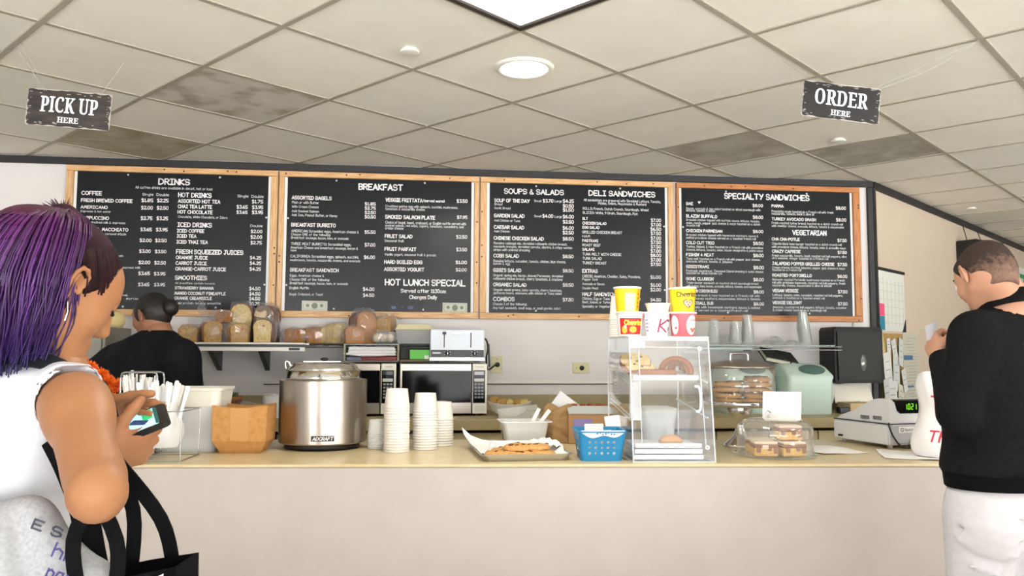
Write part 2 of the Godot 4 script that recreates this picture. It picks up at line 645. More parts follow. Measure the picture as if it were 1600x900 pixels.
func room_shell() -> void:
	struct("floor", bx(Vector3(16.4, 0.1, 16.4)), M.floor, Vector3(3.4, -0.05, 0.9))
	struct("wall_back", bx(Vector3(7.4, 2.72, 0.12)), M.wall, Vector3(-0.63, 1.36, -0.06))
	struct("wall_left", bx(Vector3(0.12, 2.72, 8.7)), M.wall, Vector3(-4.26, 1.36, 4.2))
	# right wall, running back and to the right from the corner post
	struct("wall_right", bx(Vector3(10.4, 2.72, 0.12)), M.wall_beige, rw(5.2, 1.36, -0.06), Vector3(0, RT, 0))
	struct("wall_far", bx(Vector3(0.12, 2.72, 15.6)), M.wall_beige, Vector3(10.96, 1.36, 0.8))
	# shop front behind the guests: wall with three large windows
	var w := mb()
	w.box(Vector3(3.35, 0.2, 8.46), Vector3(15.2, 0.4, 0.14))
	w.box(Vector3(3.35, 2.56, 8.46), Vector3(15.2, 0.32, 0.14))
	for x in [-4.1, -0.3, 3.5, 7.2, 10.8]:
		w.box(Vector3(x, 1.4, 8.46), Vector3(0.3, 2.0, 0.14))
	struct("wall_front", w.done(), M.wall)
	var n := 0
	for x in [-2.2, 1.6, 5.35, 9.0]:
		n += 1
		var fr := mb()
		for s in [-1.0, 0.0, 1.0]:
			fr.box(Vector3(s * 1.68, 0, 0), Vector3(0.05, 2.0, 0.06), 0.004)
		for s in [-1.0, 1.0]:
			fr.box(Vector3(0, s * 0.975, 0), Vector3(3.36, 0.05, 0.06), 0.004)
		var o := struct("window_%d" % n, fr.done(), M.alu, Vector3(x, 1.4, 8.46))
		for s in [-1.0, 1.0]:
			part(o, "pane", bx(Vector3(1.62, 1.9, 0.006)), M.pane, Vector3(s * 0.84, 0, 0))
	# dark ceiling trim and the corner post
	struct("trim_1", bx(Vector3(7.25, 0.044, 0.022), 0.003), M.black_trim, Vector3(-0.55, CEIL - 0.022, 0.011))
	struct("trim_2", bx(Vector3(10.2, 0.05, 0.022), 0.003), M.black_trim, rw(5.12, CEIL - 0.025, 0.011), Vector3(0, RT, 0))
	struct("trim_3", mb().box(Vector3(3.052, 1.26, 0.012), Vector3(0.036, 2.52, 0.024), 0.002).box(rw(0.02, 1.26, 0.010), Vector3(0.04, 2.52, 0.02), 0.002, Basis(Vector3.UP, RT)).done(), M.black_trim)
	# raceway along the back wall
	struct("trim_4", bx(Vector3(2.2, 0.018, 0.012), 0.002), M.raceway, Vector3(0.16, 1.199, 0.006))
	struct("trim_5", bx(Vector3(6.9, 0.10, 0.018), 0.002), M.splash, Vector3(-0.45, BACK + 0.050, 0.010))
	part(get_node("trim_4"), "seam", bx(Vector3(2.2, 0.006, 0.005)), M.dark_line, Vector3(0, -0.012, 0))

func hanging_sign(called: String, label: String, big: String, at: Vector3, turn: float, roll: float, hooks: Array, face: Material, font: Font) -> void:
	var t := thing(called, label, "sign", at)
	var b := Basis(Vector3.UP, turn) * Basis(Vector3.BACK, roll)
	var w := 0.300
	var h := 0.141
	var poly := rrect(w, h, 0.009)
	var pl := part(t, "plate", mb().prism(poly, 0.004).done(), M.sign_edge)
	pl.basis = b
	var inner := PackedVector2Array()
	rng.seed = 11 + big.length()
	# worn enamel: the dark field has a ragged outline
	var n := 70
	for i in n:
		var f := float(i) / n * 4.0
		var k := int(f)
		var u := f - k
		var p: Vector2 = [Vector2(lerpf(-1, 1, u), 1), Vector2(1, lerpf(1, -1, u)), Vector2(lerpf(1, -1, u), -1), Vector2(-1, lerpf(-1, 1, u))][k]
		inner.push_back(p * Vector2(w * 0.5 - 0.0012 - pow(rng.randf(), 2.0) * 0.006, h * 0.5 - 0.0012 - pow(rng.randf(), 2.0) * 0.006))
	var fld := mb()
	patch(fld, inner, on_z(0.0026))
	var fo := part(t, "enamel_field", fld.done(), face)
	fo.basis = b
	# pale scratches and chips along the rim
	var ch := mb()
	for i in 34:
		var side := i % 4
		var u := rng.randf_range(-0.9, 0.9)
		var c: Vector2
		var s: Vector2
		if side < 2:
			c = Vector2(u * w * 0.48, (1 if side else -1) * (h * 0.5 - rng.randf_range(0.008, 0.017)))
			s = Vector2(rng.randf_range(0.006, 0.024), rng.randf_range(0.0016, 0.004))
		else:
			c = Vector2((1 if side == 2 else -1) * (w * 0.5 - rng.randf_range(0.007, 0.014)), u * h * 0.45)
			s = Vector2(rng.randf_range(0.006, 0.014), rng.randf_range(0.0012, 0.003))
		var o := PackedVector2Array()
		for q in 6:
			var a := TAU * q / 6.0
			o.push_back(c + Vector2(cos(a), sin(a)) * s * 0.5 * rng.randf_range(0.6, 1.2))
		patch(ch, o, on_z(0.0031))
	var wc := part(t, "worn_chips", ch.done(), M.sign_edge)
	wc.basis = b
	wc.set_meta("kind", "stuff")
	for line in [[big, 0.060, 0.014, 0.68, 1.0], ["HERE", 0.021, -0.043, 0.25, 1.0]]:
		var tm := TextMesh.new()
		tm.text = line[0]
		tm.font = font
		tm.font_size = 60
		tm.pixel_size = 0.001
		tm.depth = 0.001
		tm.curve_step = 2.0
		var bb := tm.get_aabb()
		var o := part(t, "lettering", tm, M.sign_white)
		var sx: float = w * line[3] / bb.size.x
		var sy: float = line[1] / bb.size.y
		o.basis = b * Basis.from_scale(Vector3(sx, sy, 1.0))
		o.position = b * Vector3(-0.0 - bb.get_center().x * sx, line[2] - bb.get_center().y * sy, 0.0032)
	for hk in hooks:
		var p: Vector3 = b * Vector3(hk[0] * w * 0.5, h * 0.5 - 0.008, 0.003)
		var q: Vector3 = hk[1] - at
		var mid := (p + q) * 0.5 + Vector3(0, -hk[2], 0)
		part(t, "string", mb().tube(curve([p, mid, q], 8), 0.0009, 5).done(), M.string)

func signs() -> void:
	var font := SystemFont.new()
	font.font_names = PackedStringArray(["Droid Serif"])
	font.font_weight = 700
	hanging_sign("hanging_sign", "worn dark sign reading PICK UP HERE hanging from strings", "PICK UP", Vector3(-1.315, 2.297, 2.0), 0.0, -0.052, [[-0.62, Vector3(-1.551, CEIL, 1.948), 0.0], [-0.56, Vector3(-1.526, CEIL, 1.939), 0.0], [0.72, Vector3(-1.121, CEIL, 1.923), 0.0]], M.sign_brown, font)
	hanging_sign("hanging_sign", "black enamel sign reading ORDER HERE hanging from strings", "ORDER", Vector3(1.589, 2.348, 2.30), -0.08, -0.108, [[-0.62, Vector3(1.44, CEIL, 2.13), 0.0], [0.75, Vector3(2.075, CEIL, 2.423), 0.0], [0.85, Vector3(2.078, CEIL, 2.42), 0.02]], M.sign_black, font)

func materials() -> void:
	M.wall = textured(hexa("#ffffff", 0.75), noise_tex(0.012, [[0.0, "#d0cdcd"], [0.5, "#d6d3d2"], [1.0, "#dbd9d8"]], 256, 4, 5), Vector3(0.4, 0.4, 0.4))
	M.wall_beige = textured(hexa("#ffffff", 0.8), noise_tex(0.012, [[0.0, "#c6b8a5"], [0.5, "#ccbeab"], [1.0, "#d0c3b1"]], 256, 4, 6), Vector3(0.4, 0.4, 0.4))
	M.floor = textured(hexa("#ffffff", 0.5), noise_tex(0.05, [[0.0, "#c9c5bc"], [0.5, "#d3cfc7"], [1.0, "#dad7cf"]], 256, 4, 7), Vector3(0.7, 0.7, 0.7))
	M.tile = []
	for k in 3:
		var m := textured(hexa("#ffffff", 0.9, 0.0, 0.2), noise_tex(0.02, [[0.0, ["#eae8dd", "#e6e5dc", "#ebe8dd"][k]], [0.5, ["#edebe1", "#e9e8df", "#eeebe1"][k]], [1.0, ["#efede3", "#ebeae2", "#f0ede3"][k]]], 256, 4, 20 + k), Vector3(0.8, 0.8, 0.8))
		M.tile.append(m)
	M.stain = []
	var ramps := [
		[[0.0, "#938a7c"], [0.35, "#b0a99a"], [0.6, "#c8c4bd"], [1.0, "#cfcdc8"]],
		[[0.0, "#a0977f"], [0.4, "#b0a992"], [0.75, "#bdb7a5"], [1.0, "#cfcabb"]],
		[[0.0, "#a39d8f"], [0.4, "#b3aea3"], [0.7, "#bdbab2"], [1.0, "#c2beb7"]],
		[[0.0, "#9a9587"], [0.4, "#aba79c"], [0.7, "#b5b2a9"], [1.0, "#cbc9c1"]]]
	for k in 4:
		M.stain.append(textured(hexa("#ffffff", 0.9, 0.0, 0.2), noise_tex(0.011, ramps[k], 256, 4, 40 + k), Vector3(1.3, 1.3, 1.3)))
	M.grid = hexa("#a5a092", 0.6)
	M.bronze = hexa("#2a2420", 0.5)
	M.panel_glow = glow(Color(1.0, 0.98, 0.95), 2.2)
	M.spot_glow = glow(Color(0.98, 1.0, 0.95), 2.6)
	M.white_metal = hexa("#e6e5de", 0.45)
	M.alu = hexa("#b9bbbd", 0.4, 0.7)
	M.pane = clear(Color(0.95, 0.98, 1.0), 0.04, 0.02)
	M.black_trim = hexa("#1d1d20", 0.55)
	M.raceway = hexa("#dedad6", 0.5)
	M.dark_line = hexa("#4f4a45", 0.7)
	M.sign_edge = hexa("#a39c95", 0.6)
	M.sign_white = hexa("#f4f6fa", 0.5)
	M.sign_black = hexa("#141317", 0.35)
	M.sign_brown = textured(hexa("#ffffff", 0.35), noise_tex(0.02, [[0.0, "#17171f"], [0.5, "#2a2523"], [1.0, "#40352f"]], 256, 3, 9), Vector3(1.5, 6.0, 1.5))
	M.string = clear(Color(0.75, 0.75, 0.72), 0.55, 0.5)
	# wood
	for w in [["pine_h", Vector3(1.2, 14.0, 14.0)], ["pine_v", Vector3(14.0, 1.2, 14.0)]]:
		M[w[0]] = textured(hexa("#ffffff", 0.45), noise_tex(0.02, [[0.0, "#b88a58"], [0.45, "#cda270"], [0.75, "#d6ae7e"], [1.0, "#dfbb8d"]], 256, 4, 12), w[1])
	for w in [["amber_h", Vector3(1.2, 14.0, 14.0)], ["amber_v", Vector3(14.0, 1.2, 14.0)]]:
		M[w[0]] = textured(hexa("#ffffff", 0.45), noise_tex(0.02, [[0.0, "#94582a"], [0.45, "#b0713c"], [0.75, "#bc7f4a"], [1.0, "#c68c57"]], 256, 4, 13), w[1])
	M.knot = hexa("#3c2412", 0.6)
	M.board = hexa("#1e2124", 0.22, 0.0, 0.35)
	M.white_edge = hexa("#e8eaec", 0.5)
	M.chalk = hexa("#f6f7f9", 0.8)
	M.chalk_small = hexa("#dde0e3", 0.8)
	M.pin = hexa("#dfe3e6", 0.3)
	# counters
	M.counter_front = textured(hexa("#ffffff", 0.42), noise_tex(0.03, [[0.0, "#b9afa7"], [0.5, "#bdb3ab"], [1.0, "#c0b7af"]], 256, 3, 15), Vector3(0.6, 0.6, 0.6))
	M.counter_top = textured(hexa("#ffffff", 0.28), noise_tex(0.05, [[0.0, "#cbb68a"], [0.5, "#d3c096"], [1.0, "#d9c8a2"]], 256, 4, 16), Vector3(1.0, 1.0, 1.0))
	M.counter_edge = hexa("#d9cbb4", 0.45)
	M.back_top = hexa("#a8966c", 0.45)
	M.back_front = hexa("#c4b48c", 0.5)
	M.splash = hexa("#978a66", 0.5)
	# metals and plastics
	M.steel = hexa("#b0a79d", 0.28, 1.0)
	M.steel_bright = hexa("#dcdad6", 0.12, 1.0)
	M.alu_tray = hexa("#c6c6c4", 0.35, 1.0)
	M.chrome = hexa("#d8dade", 0.08, 1.0)
	M.wire = hexa("#a9abad", 0.25, 1.0)
	M.wire_dark = hexa("#45484b", 0.4, 0.6)
	M.black_plastic = hexa("#121213", 0.35)
	M.black_gloss = hexa("#08090a", 0.08, 0.0, 0.22)
	M.dark_grey = hexa("#3a3b3d", 0.5)
	M.mid_grey = hexa("#77787a", 0.5)
	M.white_plastic = hexa("#eeeeec", 0.3)
	M.cream_plastic = hexa("#e9e6d8", 0.35)
	M.paper = hexa("#f3f1ee", 0.8)
	M.paper_cup = hexa("#e4e0d8", 0.6)
	M.shade_paper = hexa("#d9dadb", 0.8)
	M.kraft = textured(hexa("#ffffff", 0.75), noise_tex(0.06, [[0.0, "#b07b41"], [0.5, "#bd884c"], [1.0, "#c69356"]], 256, 3, 18), Vector3(2, 2, 2))
	M.kraft_in = hexa("#c4925a", 0.8)
	M.glass = clear(Color(0.97, 0.99, 1.0), 0.05, 0.02)
	M.acrylic = clear(Color(0.95, 0.97, 0.98), 0.025, 0.03)
	M.acrylic_edge = clear(Color(0.93, 0.96, 0.97), 0.55, 0.15)
	M.clear_plastic = clear(Color(0.90, 0.93, 0.92), 0.12, 0.08)
	M.bag_plastic = clear(Color(0.93, 0.95, 1.0), 0.09, 0.07)
	M.milky = clear(Color(0.94, 0.94, 0.93), 0.62, 0.30)
	M.green_screen = glow(Color(0.45, 0.9, 0.08), 0.7)

const MENU := [
	[
		["DRINKS", -1.599, 2.413, 0.181, 0.0360],
		["All coffee drinks are available in decaf, hot or iced", -1.735, 2.383, 0.454, 0.0140],
		["COFFEE", -2.046, 2.336, 0.115, 0.0230],
		["Single", -1.692, 2.340, 0.062, 0.0140],
		["Double", -1.609, 2.340, 0.071, 0.0150],
		["FRESH BREWED COFFEE", -2.047, 2.293, 0.296, 0.0200],
		["$1.85", -1.696, 2.301, 0.067, 0.0200],
		["$2.25", -1.604, 2.302, 0.065, 0.0200],
		["AMERICANO", -2.048, 2.252, 0.154, 0.0180],
		["Espresso & hot water", -2.047, 2.229, 0.173, 0.0110],
		["$2.00", -1.696, 2.255, 0.066, 0.0200],
		["$2.50", -1.604, 2.256, 0.066, 0.0200],
		["CAPPUCCINO", -2.047, 2.185, 0.163, 0.0190],
		["Heavily frothed milk & espresso", -2.048, 2.161, 0.261, 0.0120],
		["$2.75", -1.696, 2.190, 0.066, 0.0200],
		["$3.25", -1.603, 2.191, 0.065, 0.0200],
		["CARAMEL MACCHIATO", -2.044, 2.116, 0.275, 0.0190],
		["Vanilla latte with caramel drizzle", -2.045, 2.092, 0.266, 0.0120],
		["$3.65", -1.695, 2.121, 0.064, 0.0190],
		["$3.95", -1.604, 2.122, 0.066, 0.0190],
		["ESPRESSO", -2.043, 2.051, 0.123, 0.0190],
		["Double shots", -2.003, 2.025, 0.125, 0.0110],
		["$2.00", -1.697, 2.054, 0.067, 0.0190],
		["$2.50", -1.606, 2.055, 0.065, 0.0190],
		["LATTE", -2.044, 1.992, 0.082, 0.0190],
		["Espresso & steamed milk froth", -2.043, 1.959, 0.252, 0.0110],
		["$3.00", -1.697, 1.987, 0.064, 0.0190],
		["$3.50", -1.605, 1.987, 0.064, 0.0180],
		["MOCHA", -2.043, 1.925, 0.084, 0.0180],
		["Espresso, chocolate & steamed milk", -2.042, 1.888, 0.353, 0.0120],
		["$2.00", -1.698, 1.918, 0.065, 0.0190],
		["$2.50", -1.606, 1.917, 0.065, 0.0190],
		["$3.65", -1.697, 1.851, 0.065, 0.0190],
		["$3.95", -1.606, 1.850, 0.065, 0.0190],
		["$3.65", -1.696, 1.783, 0.063, 0.0190],
		["$3.95", -1.603, 1.784, 0.062, 0.0180],
		["Add vanilla, hazelnut, caramel,", -2.044, 1.720, 0.290, 0.0110],
		["or sugar free vanilla syrup", -2.043, 1.700, 0.349, 0.0120],
		["HOT DRINKS", -1.480, 2.337, 0.195, 0.0270],
		["Single", -1.126, 2.344, 0.063, 0.0150],
		["Double", -1.042, 2.344, 0.071, 0.0150],
		["ASSORTED HOT TEA", -1.480, 2.302, 0.249, 0.0210],
		["$1.75", -1.038, 2.310, 0.065, 0.0200],
		["CHAI TEA LATTE", -1.480, 2.268, 0.201, 0.0210],
		["$3.65", -1.129, 2.274, 0.064, 0.0200],
		["$3.95", -1.036, 2.274, 0.064, 0.0200],
		["HOT CHOCOLATE", -1.480, 2.234, 0.205, 0.0210],
		["$3.65", -1.129, 2.241, 0.064, 0.0190],
		["$3.95", -1.036, 2.242, 0.064, 0.0200],
		["Chocolate, White Chocolate, or Zebra", -1.478, 2.207, 0.294, 0.0130],
		["ICED DRINKS", -1.478, 2.152, 0.201, 0.0260],
		["Double", -1.044, 2.159, 0.072, 0.0150],
		["ICED COFFEE", -1.480, 2.117, 0.159, 0.0200],
		["$2.00", -1.040, 2.123, 0.067, 0.0190],
		["ICED TEA", -1.480, 2.085, 0.114, 0.0200],
		["$2.00", -1.040, 2.087, 0.067, 0.0200],
		["ICED THAI TEA", -1.481, 2.048, 0.184, 0.0200],
		["$2.75", -1.039, 2.052, 0.065, 0.0190],
		["FRESH SQUEEZED JUICES", -1.480, 1.985, 0.396, 0.0260],
		["ORANGE JUICE", -1.481, 1.952, 0.186, 0.0200],
		["$4.25", -1.040, 1.958, 0.066, 0.0190],
		["CARROT JUICE", -1.481, 1.917, 0.182, 0.0200],
		["$4.25", -1.040, 1.924, 0.066, 0.0190],
		["ORANGE-CARROT JUICE", -1.481, 1.882, 0.297, 0.0200],
		["$4.25", -1.040, 1.888, 0.066, 0.0190],
		["SMOOTHIES", -1.481, 1.825, 0.185, 0.0250],
		["All smoothies contain banana", -1.480, 1.798, 0.233, 0.0110],
		["STRAWBERRY BANANA", -1.480, 1.766, 0.227, 0.0170],
		["$4.50", -1.039, 1.766, 0.065, 0.0190],
		["MANGO COCONUT PINEAPPLE", -1.481, 1.733, 0.300, 0.0180],
		["$4.50", -1.038, 1.734, 0.064, 0.0190],
		["ORANGE CREAMSICLE", -1.480, 1.703, 0.218, 0.0180],
		["$4.50", -1.038, 1.704, 0.064, 0.0190],
		["Add protein to any smoothie", -1.475, 1.675, 0.267, 0.0120],
		["$0.75", -1.037, 1.672, 0.061, 0.0190],
	],
	[
		["BREAKFAST", -0.384, 2.414, 0.273, 0.0380],
		["ASSORTED BAGELS", -0.796, 2.341, 0.242, 0.0220],
		["Plain or with Butter", -0.795, 2.314, 0.164, 0.0140],
		["$1.85", -0.345, 2.314, 0.067, 0.0180],
		["With Cream Cheese", -0.795, 2.287, 0.162, 0.0140],
		["$2.75", -0.345, 2.287, 0.067, 0.0180],
		["Add Smoked Salmon", -0.795, 2.259, 0.165, 0.0140],
		["$2.50", -0.344, 2.258, 0.067, 0.0190],
		["Add Jam, Peanut Butter, or Honey", -0.795, 2.234, 0.279, 0.0140],
		["$0.50", -0.344, 2.231, 0.067, 0.0190],
		["BREAKFAST BURRITO", -0.795, 2.169, 0.270, 0.0220],
		["AMERICAN: Scrambled eggs, American cheese &", -0.795, 2.133, 0.414, 0.0150],
		["Choose ONE of the following:", -0.795, 2.112, 0.239, 0.0140],
		["Breakfast sausage, bacon, ham, or avocado", -0.795, 2.091, 0.351, 0.0140],
		["$5.50", -0.343, 2.134, 0.067, 0.0190],
		["THREE MEAT BURRITO: Scrambled eggs,", -0.795, 2.052, 0.368, 0.0150],
		["American Cheese and breakfast sausage, bacon &", -0.796, 2.029, 0.412, 0.0140],
		["ham", -0.795, 2.012, 0.033, 0.0120],
		["$7.00", -0.341, 2.052, 0.064, 0.0200],
		["CALIFORNIA: Scrambled eggs, spinach, zucchini,", -0.796, 1.974, 0.417, 0.0150],
		["mushrooms, tomato, mozzarella cheese, and avocado", -0.797, 1.951, 0.429, 0.0130],
		["$6.00", -0.344, 1.973, 0.066, 0.0200],
		["BREAKFAST SANDWICH", -0.795, 1.886, 0.293, 0.0210],
		["Eggs, American cheese &", -0.796, 1.854, 0.206, 0.0130],
		["Choose ONE of the following:", -0.797, 1.829, 0.241, 0.0140],
		["Breakfast sausage, bacon, ham, or avocado", -0.796, 1.806, 0.354, 0.0140],
		["English Muffin", -0.797, 1.776, 0.116, 0.0140],
		["$4.00", -0.346, 1.771, 0.068, 0.0200],
		["Bagel, Croissant, or Toast", -0.797, 1.737, 0.204, 0.0140],
		["$4.50", -0.345, 1.734, 0.066, 0.0190],
		["VEGGIE FRITTATA", -0.215, 2.341, 0.231, 0.0230],
		["(served warm)", 0.024, 2.344, 0.133, 0.0170],
		["$3.50", 0.236, 2.346, 0.067, 0.0200],
		["Crustless quiche: egg with spinach, zucchini, mushrooms,", -0.216, 2.305, 0.458, 0.0140],
		["tomatoes & mozzarella cheese", -0.216, 2.287, 0.247, 0.0140],
		["SMOKED SALMON PLATE", -0.215, 2.232, 0.312, 0.0230],
		["$7.95", 0.239, 2.242, 0.064, 0.0190],
		["Choice of bagel, toast, croissant, or English muffin served with", -0.215, 2.200, 0.510, 0.0150],
		["smoked salmon, red onion, capers, tomatoes, cucumbers, and", -0.216, 2.181, 0.496, 0.0140],
		["cream cheese", -0.216, 2.163, 0.114, 0.0150],
		["FRUIT SALAD", -0.216, 2.109, 0.171, 0.0220],
		["$2.50", 0.235, 2.114, 0.068, 0.0200],
		["Seasonal fruit", -0.217, 2.083, 0.119, 0.0140],
		["FRUIT PARFAIT", -0.216, 2.028, 0.196, 0.0210],
		["$3.50", 0.236, 2.033, 0.066, 0.0200],
		["Vanilla yogurt, seasonal fruit & granola", -0.216, 1.996, 0.323, 0.0140],
		["HARD BOILED EGG", -0.216, 1.945, 0.235, 0.0220],
		["$1.00", 0.233, 1.951, 0.069, 0.0190],
		["ASSORTED YOGURT", -0.217, 1.899, 0.249, 0.0220],
		["$2.00", 0.234, 1.904, 0.067, 0.0190],
		["HOT LUNCH SPECIAL", -0.209, 1.809, 0.502, 0.0380],
		["Served after 11:30am", -0.110, 1.763, 0.280, 0.0220],
		["Changes Daily", -0.057, 1.724, 0.171, 0.0220],
	],
	[
		["SOUPS & SALADS", 0.543, 2.413, 0.387, 0.0330],
		["SOUP OF THE DAY", 0.479, 2.356, 0.227, 0.0220],
		["Small", 0.738, 2.363, 0.045, 0.0130],
		["$3.70", 0.795, 2.362, 0.066, 0.0200],
		["Large", 0.872, 2.364, 0.046, 0.0140],
		["$4.15", 0.927, 2.363, 0.069, 0.0210],
		["Bread", 0.479, 2.335, 0.049, 0.0140],
		["$0.50", 0.927, 2.332, 0.069, 0.0200],
		["Garlic Bread", 0.478, 2.310, 0.103, 0.0130],
		["$1.50", 0.927, 2.305, 0.069, 0.0200],
		["GARDEN SALAD", 0.477, 2.257, 0.196, 0.0220],
		["Small", 0.738, 2.263, 0.046, 0.0130],
		["$4.00", 0.793, 2.262, 0.067, 0.0200],
		["Large", 0.872, 2.262, 0.046, 0.0140],
		["$6.00", 0.927, 2.261, 0.069, 0.0210],
		["Add Chicken or Tuna", 0.478, 2.229, 0.167, 0.0130],
		["$2.50", 0.927, 2.227, 0.069, 0.0200],
		["CAESAR SALAD", 0.477, 2.182, 0.194, 0.0220],
		["$6.00", 0.926, 2.187, 0.070, 0.0200],
		["Add Chicken", 0.477, 2.159, 0.101, 0.0130],
		["$2.50", 0.926, 2.156, 0.069, 0.0210],
		["CHINESE CHICKEN SALAD", 0.476, 2.111, 0.323, 0.0220],
		["$8.50", 0.926, 2.116, 0.069, 0.0200],
		["Romaine cabbage mix, shredded rotisserie chicken breast,", 0.476, 2.082, 0.478, 0.0140],
		["mandarin oranges, shredded carrots, cilantro, & crispy wonton", 0.476, 2.060, 0.510, 0.0140],
		["strips with oriental dressing", 0.475, 2.039, 0.233, 0.0140],
		["COBB SALAD", 0.476, 1.997, 0.161, 0.0220],
		["$8.50", 0.926, 2.001, 0.068, 0.0200],
		["Romaine lettuce, cucumber, tomato, chicken, blue cheese,", 0.475, 1.966, 0.469, 0.0150],
		["bacon & egg", 0.475, 1.949, 0.104, 0.0130],
		["GIGI'S SALAD", 0.475, 1.904, 0.177, 0.0220],
		["$8.50", 0.926, 1.908, 0.068, 0.0190],
		["Organic spring mix, bacon, shaved Parmesan, shredded", 0.475, 1.874, 0.450, 0.0140],
		["rotisserie chicken breast, cherry tomatoes, & croutons", 0.476, 1.852, 0.446, 0.0150],
		["ORGANIC SALAD", 0.475, 1.811, 0.212, 0.0220],
		["$8.50", 0.926, 1.815, 0.068, 0.0200],
		["Organic mixed greens, baby carrots, cherry tomatoes,", 0.476, 1.781, 0.442, 0.0140],
		["garbanzo beans, edamame, with chicken or Tuna salad", 0.476, 1.761, 0.440, 0.0140],
		["COMBOS", 0.475, 1.717, 0.135, 0.0250],
		["$7.50", 0.926, 1.720, 0.068, 0.0200],
		["Choose 2 of the following:", 0.474, 1.690, 0.215, 0.0140],
		["Any half sandwich, small soup, or small garden salad", 0.473, 1.665, 0.435, 0.0140],
		["DELI SANDWICHES", 1.099, 2.415, 0.443, 0.0340],
		["All sandwiches are prepared with Shredded Lettuce, Tomato,", 1.065, 2.377, 0.515, 0.0150],
		["Pickles, Onions, Mayonnaise & Mustard", 1.161, 2.357, 0.321, 0.0150],
		["ROLLS: French, Dutch Crunch, Sourdough, Wheat", 1.058, 2.320, 0.441, 0.0150],
		["SLICED: White, 9 Grain, Sourdough, Rye", 1.057, 2.293, 0.366, 0.0150],
		["BLT", 1.057, 2.253, 0.033, 0.0170],
		["$7.00", 1.515, 2.250, 0.066, 0.0210],
		["CHICKEN SALAD", 1.056, 2.223, 0.158, 0.0170],
		["$7.00", 1.515, 2.221, 0.066, 0.0200],
		["EGG SALAD", 1.056, 2.195, 0.112, 0.0170],
		["$6.50", 1.511, 2.191, 0.070, 0.0210],
		["GRILLED CHICKEN BREAST", 1.055, 2.164, 0.264, 0.0160],
		["$7.50", 1.513, 2.163, 0.067, 0.0210],
		["HAM", 1.055, 2.137, 0.050, 0.0150],
		["$7.00", 1.513, 2.133, 0.067, 0.0200],
		["PASTRAMI", 1.055, 2.108, 0.104, 0.0170],
		["$7.50", 1.513, 2.104, 0.067, 0.0210],
		["ROAST BEEF", 1.055, 2.079, 0.120, 0.0160],
		["$7.50", 1.513, 2.075, 0.066, 0.0200],
		["SALAMI", 1.055, 2.051, 0.078, 0.0170],
		["$7.00", 1.512, 2.047, 0.067, 0.0200],
		["TUNA MELT WITH CHEESE", 1.055, 2.020, 0.257, 0.0160],
		["$8.00", 1.510, 2.018, 0.069, 0.0200],
		["TUNA SALAD", 1.055, 1.992, 0.126, 0.0160],
		["$7.00", 1.512, 1.988, 0.066, 0.0210],
		["TURKEY BREAST", 1.055, 1.962, 0.159, 0.0160],
		["$7.50", 1.511, 1.959, 0.067, 0.0200],
		["EXTRAS", 1.055, 1.907, 0.099, 0.0230],
		["CHEESE: American, Cheddar, Swiss, Provolone,", 1.054, 1.876, 0.386, 0.0160],
		["Pepper Jack", 1.054, 1.856, 0.101, 0.0140],
		["$1.00", 1.508, 1.875, 0.069, 0.0200],
		["Avocado or Bacon", 1.054, 1.827, 0.146, 0.0140],
		["$1.00", 1.509, 1.822, 0.068, 0.0210],
		["Double Meat", 1.054, 1.799, 0.104, 0.0130],
		["$2.00", 1.508, 1.792, 0.068, 0.0200],
		["HALF SANDWICH", 1.054, 1.757, 0.214, 0.0220],
		["Chicken, Egg or Tuna Salad, Pastrami, Roast", 1.054, 1.731, 0.385, 0.0150],
		["Beef, Salami, or Turkey", 1.054, 1.708, 0.187, 0.0140],
		["$4.50", 1.507, 1.726, 0.069, 0.0200],
		["Specialty or Vegetarian Sandwich", 1.053, 1.680, 0.294, 0.0150],
		["$5.50", 1.507, 1.674, 0.068, 0.0200],
	],
	[
		["SPECIALTY SANDWICHES", 2.022, 2.419, 0.591, 0.0370],
		["BAE", 1.757, 2.369, 0.044, 0.0190],
		["$8.00", 2.216, 2.367, 0.069, 0.0190],
		["Bacon, avocado & egg salad toasted on sliced sourdough with", 1.756, 2.339, 0.513, 0.0140],
		["lettuce, tomato & mayo", 1.756, 2.325, 0.196, 0.0140],
		["BLAZIN' BUFFALO", 1.756, 2.285, 0.209, 0.0200],
		["$8.00", 2.216, 2.288, 0.069, 0.0200],
		["Breaded chicken topped with buffalo sauce, lettuce, tomato,", 1.755, 2.263, 0.505, 0.0130],
		["onion, ranch, pepper jack cheese & mayo toasted on a dutch", 1.755, 2.242, 0.509, 0.0140],
		["crunch roll", 1.755, 2.225, 0.090, 0.0140],
		["CHICKEN PARMESAN", 1.754, 2.188, 0.245, 0.0190],
		["$8.00", 2.215, 2.192, 0.069, 0.0190],
		["Breaded chicken topped with homemade marinara sauce &", 1.754, 2.163, 0.494, 0.0130],
		["melted provolone cheese served on a toasted french roll", 1.754, 2.143, 0.478, 0.0140],
		["COLD CUT TRIO", 1.753, 2.108, 0.191, 0.0190],
		["$8.50", 2.215, 2.111, 0.069, 0.0200],
		["Turkey, Salami, & Ham toasted on a French roll with provolone", 1.753, 2.084, 0.528, 0.0140],
		["cheese, lettuce, tomato, onion, house vinaigrette & pesto mayo", 1.753, 2.064, 0.527, 0.0130],
		["FISHIN' 4 MEAT", 1.752, 2.028, 0.187, 0.0190],
		["$8.00", 2.214, 2.030, 0.069, 0.0200],
		["Tuna melt toasted on a French roll with pepper jack cheese,", 1.752, 2.004, 0.508, 0.0130],
		["avocado, lettuce, tomato, & jalapeno", 1.752, 1.986, 0.314, 0.0130],
		["GIGISTRAMI", 1.751, 1.949, 0.154, 0.0190],
		["$8.00", 2.214, 1.949, 0.069, 0.0200],
		["Pastrami, sauerkraut, Thousand Island dressing & swiss cheese", 1.751, 1.924, 0.528, 0.0130],
		["toasted on sliced marble rye", 1.751, 1.908, 0.242, 0.0130],
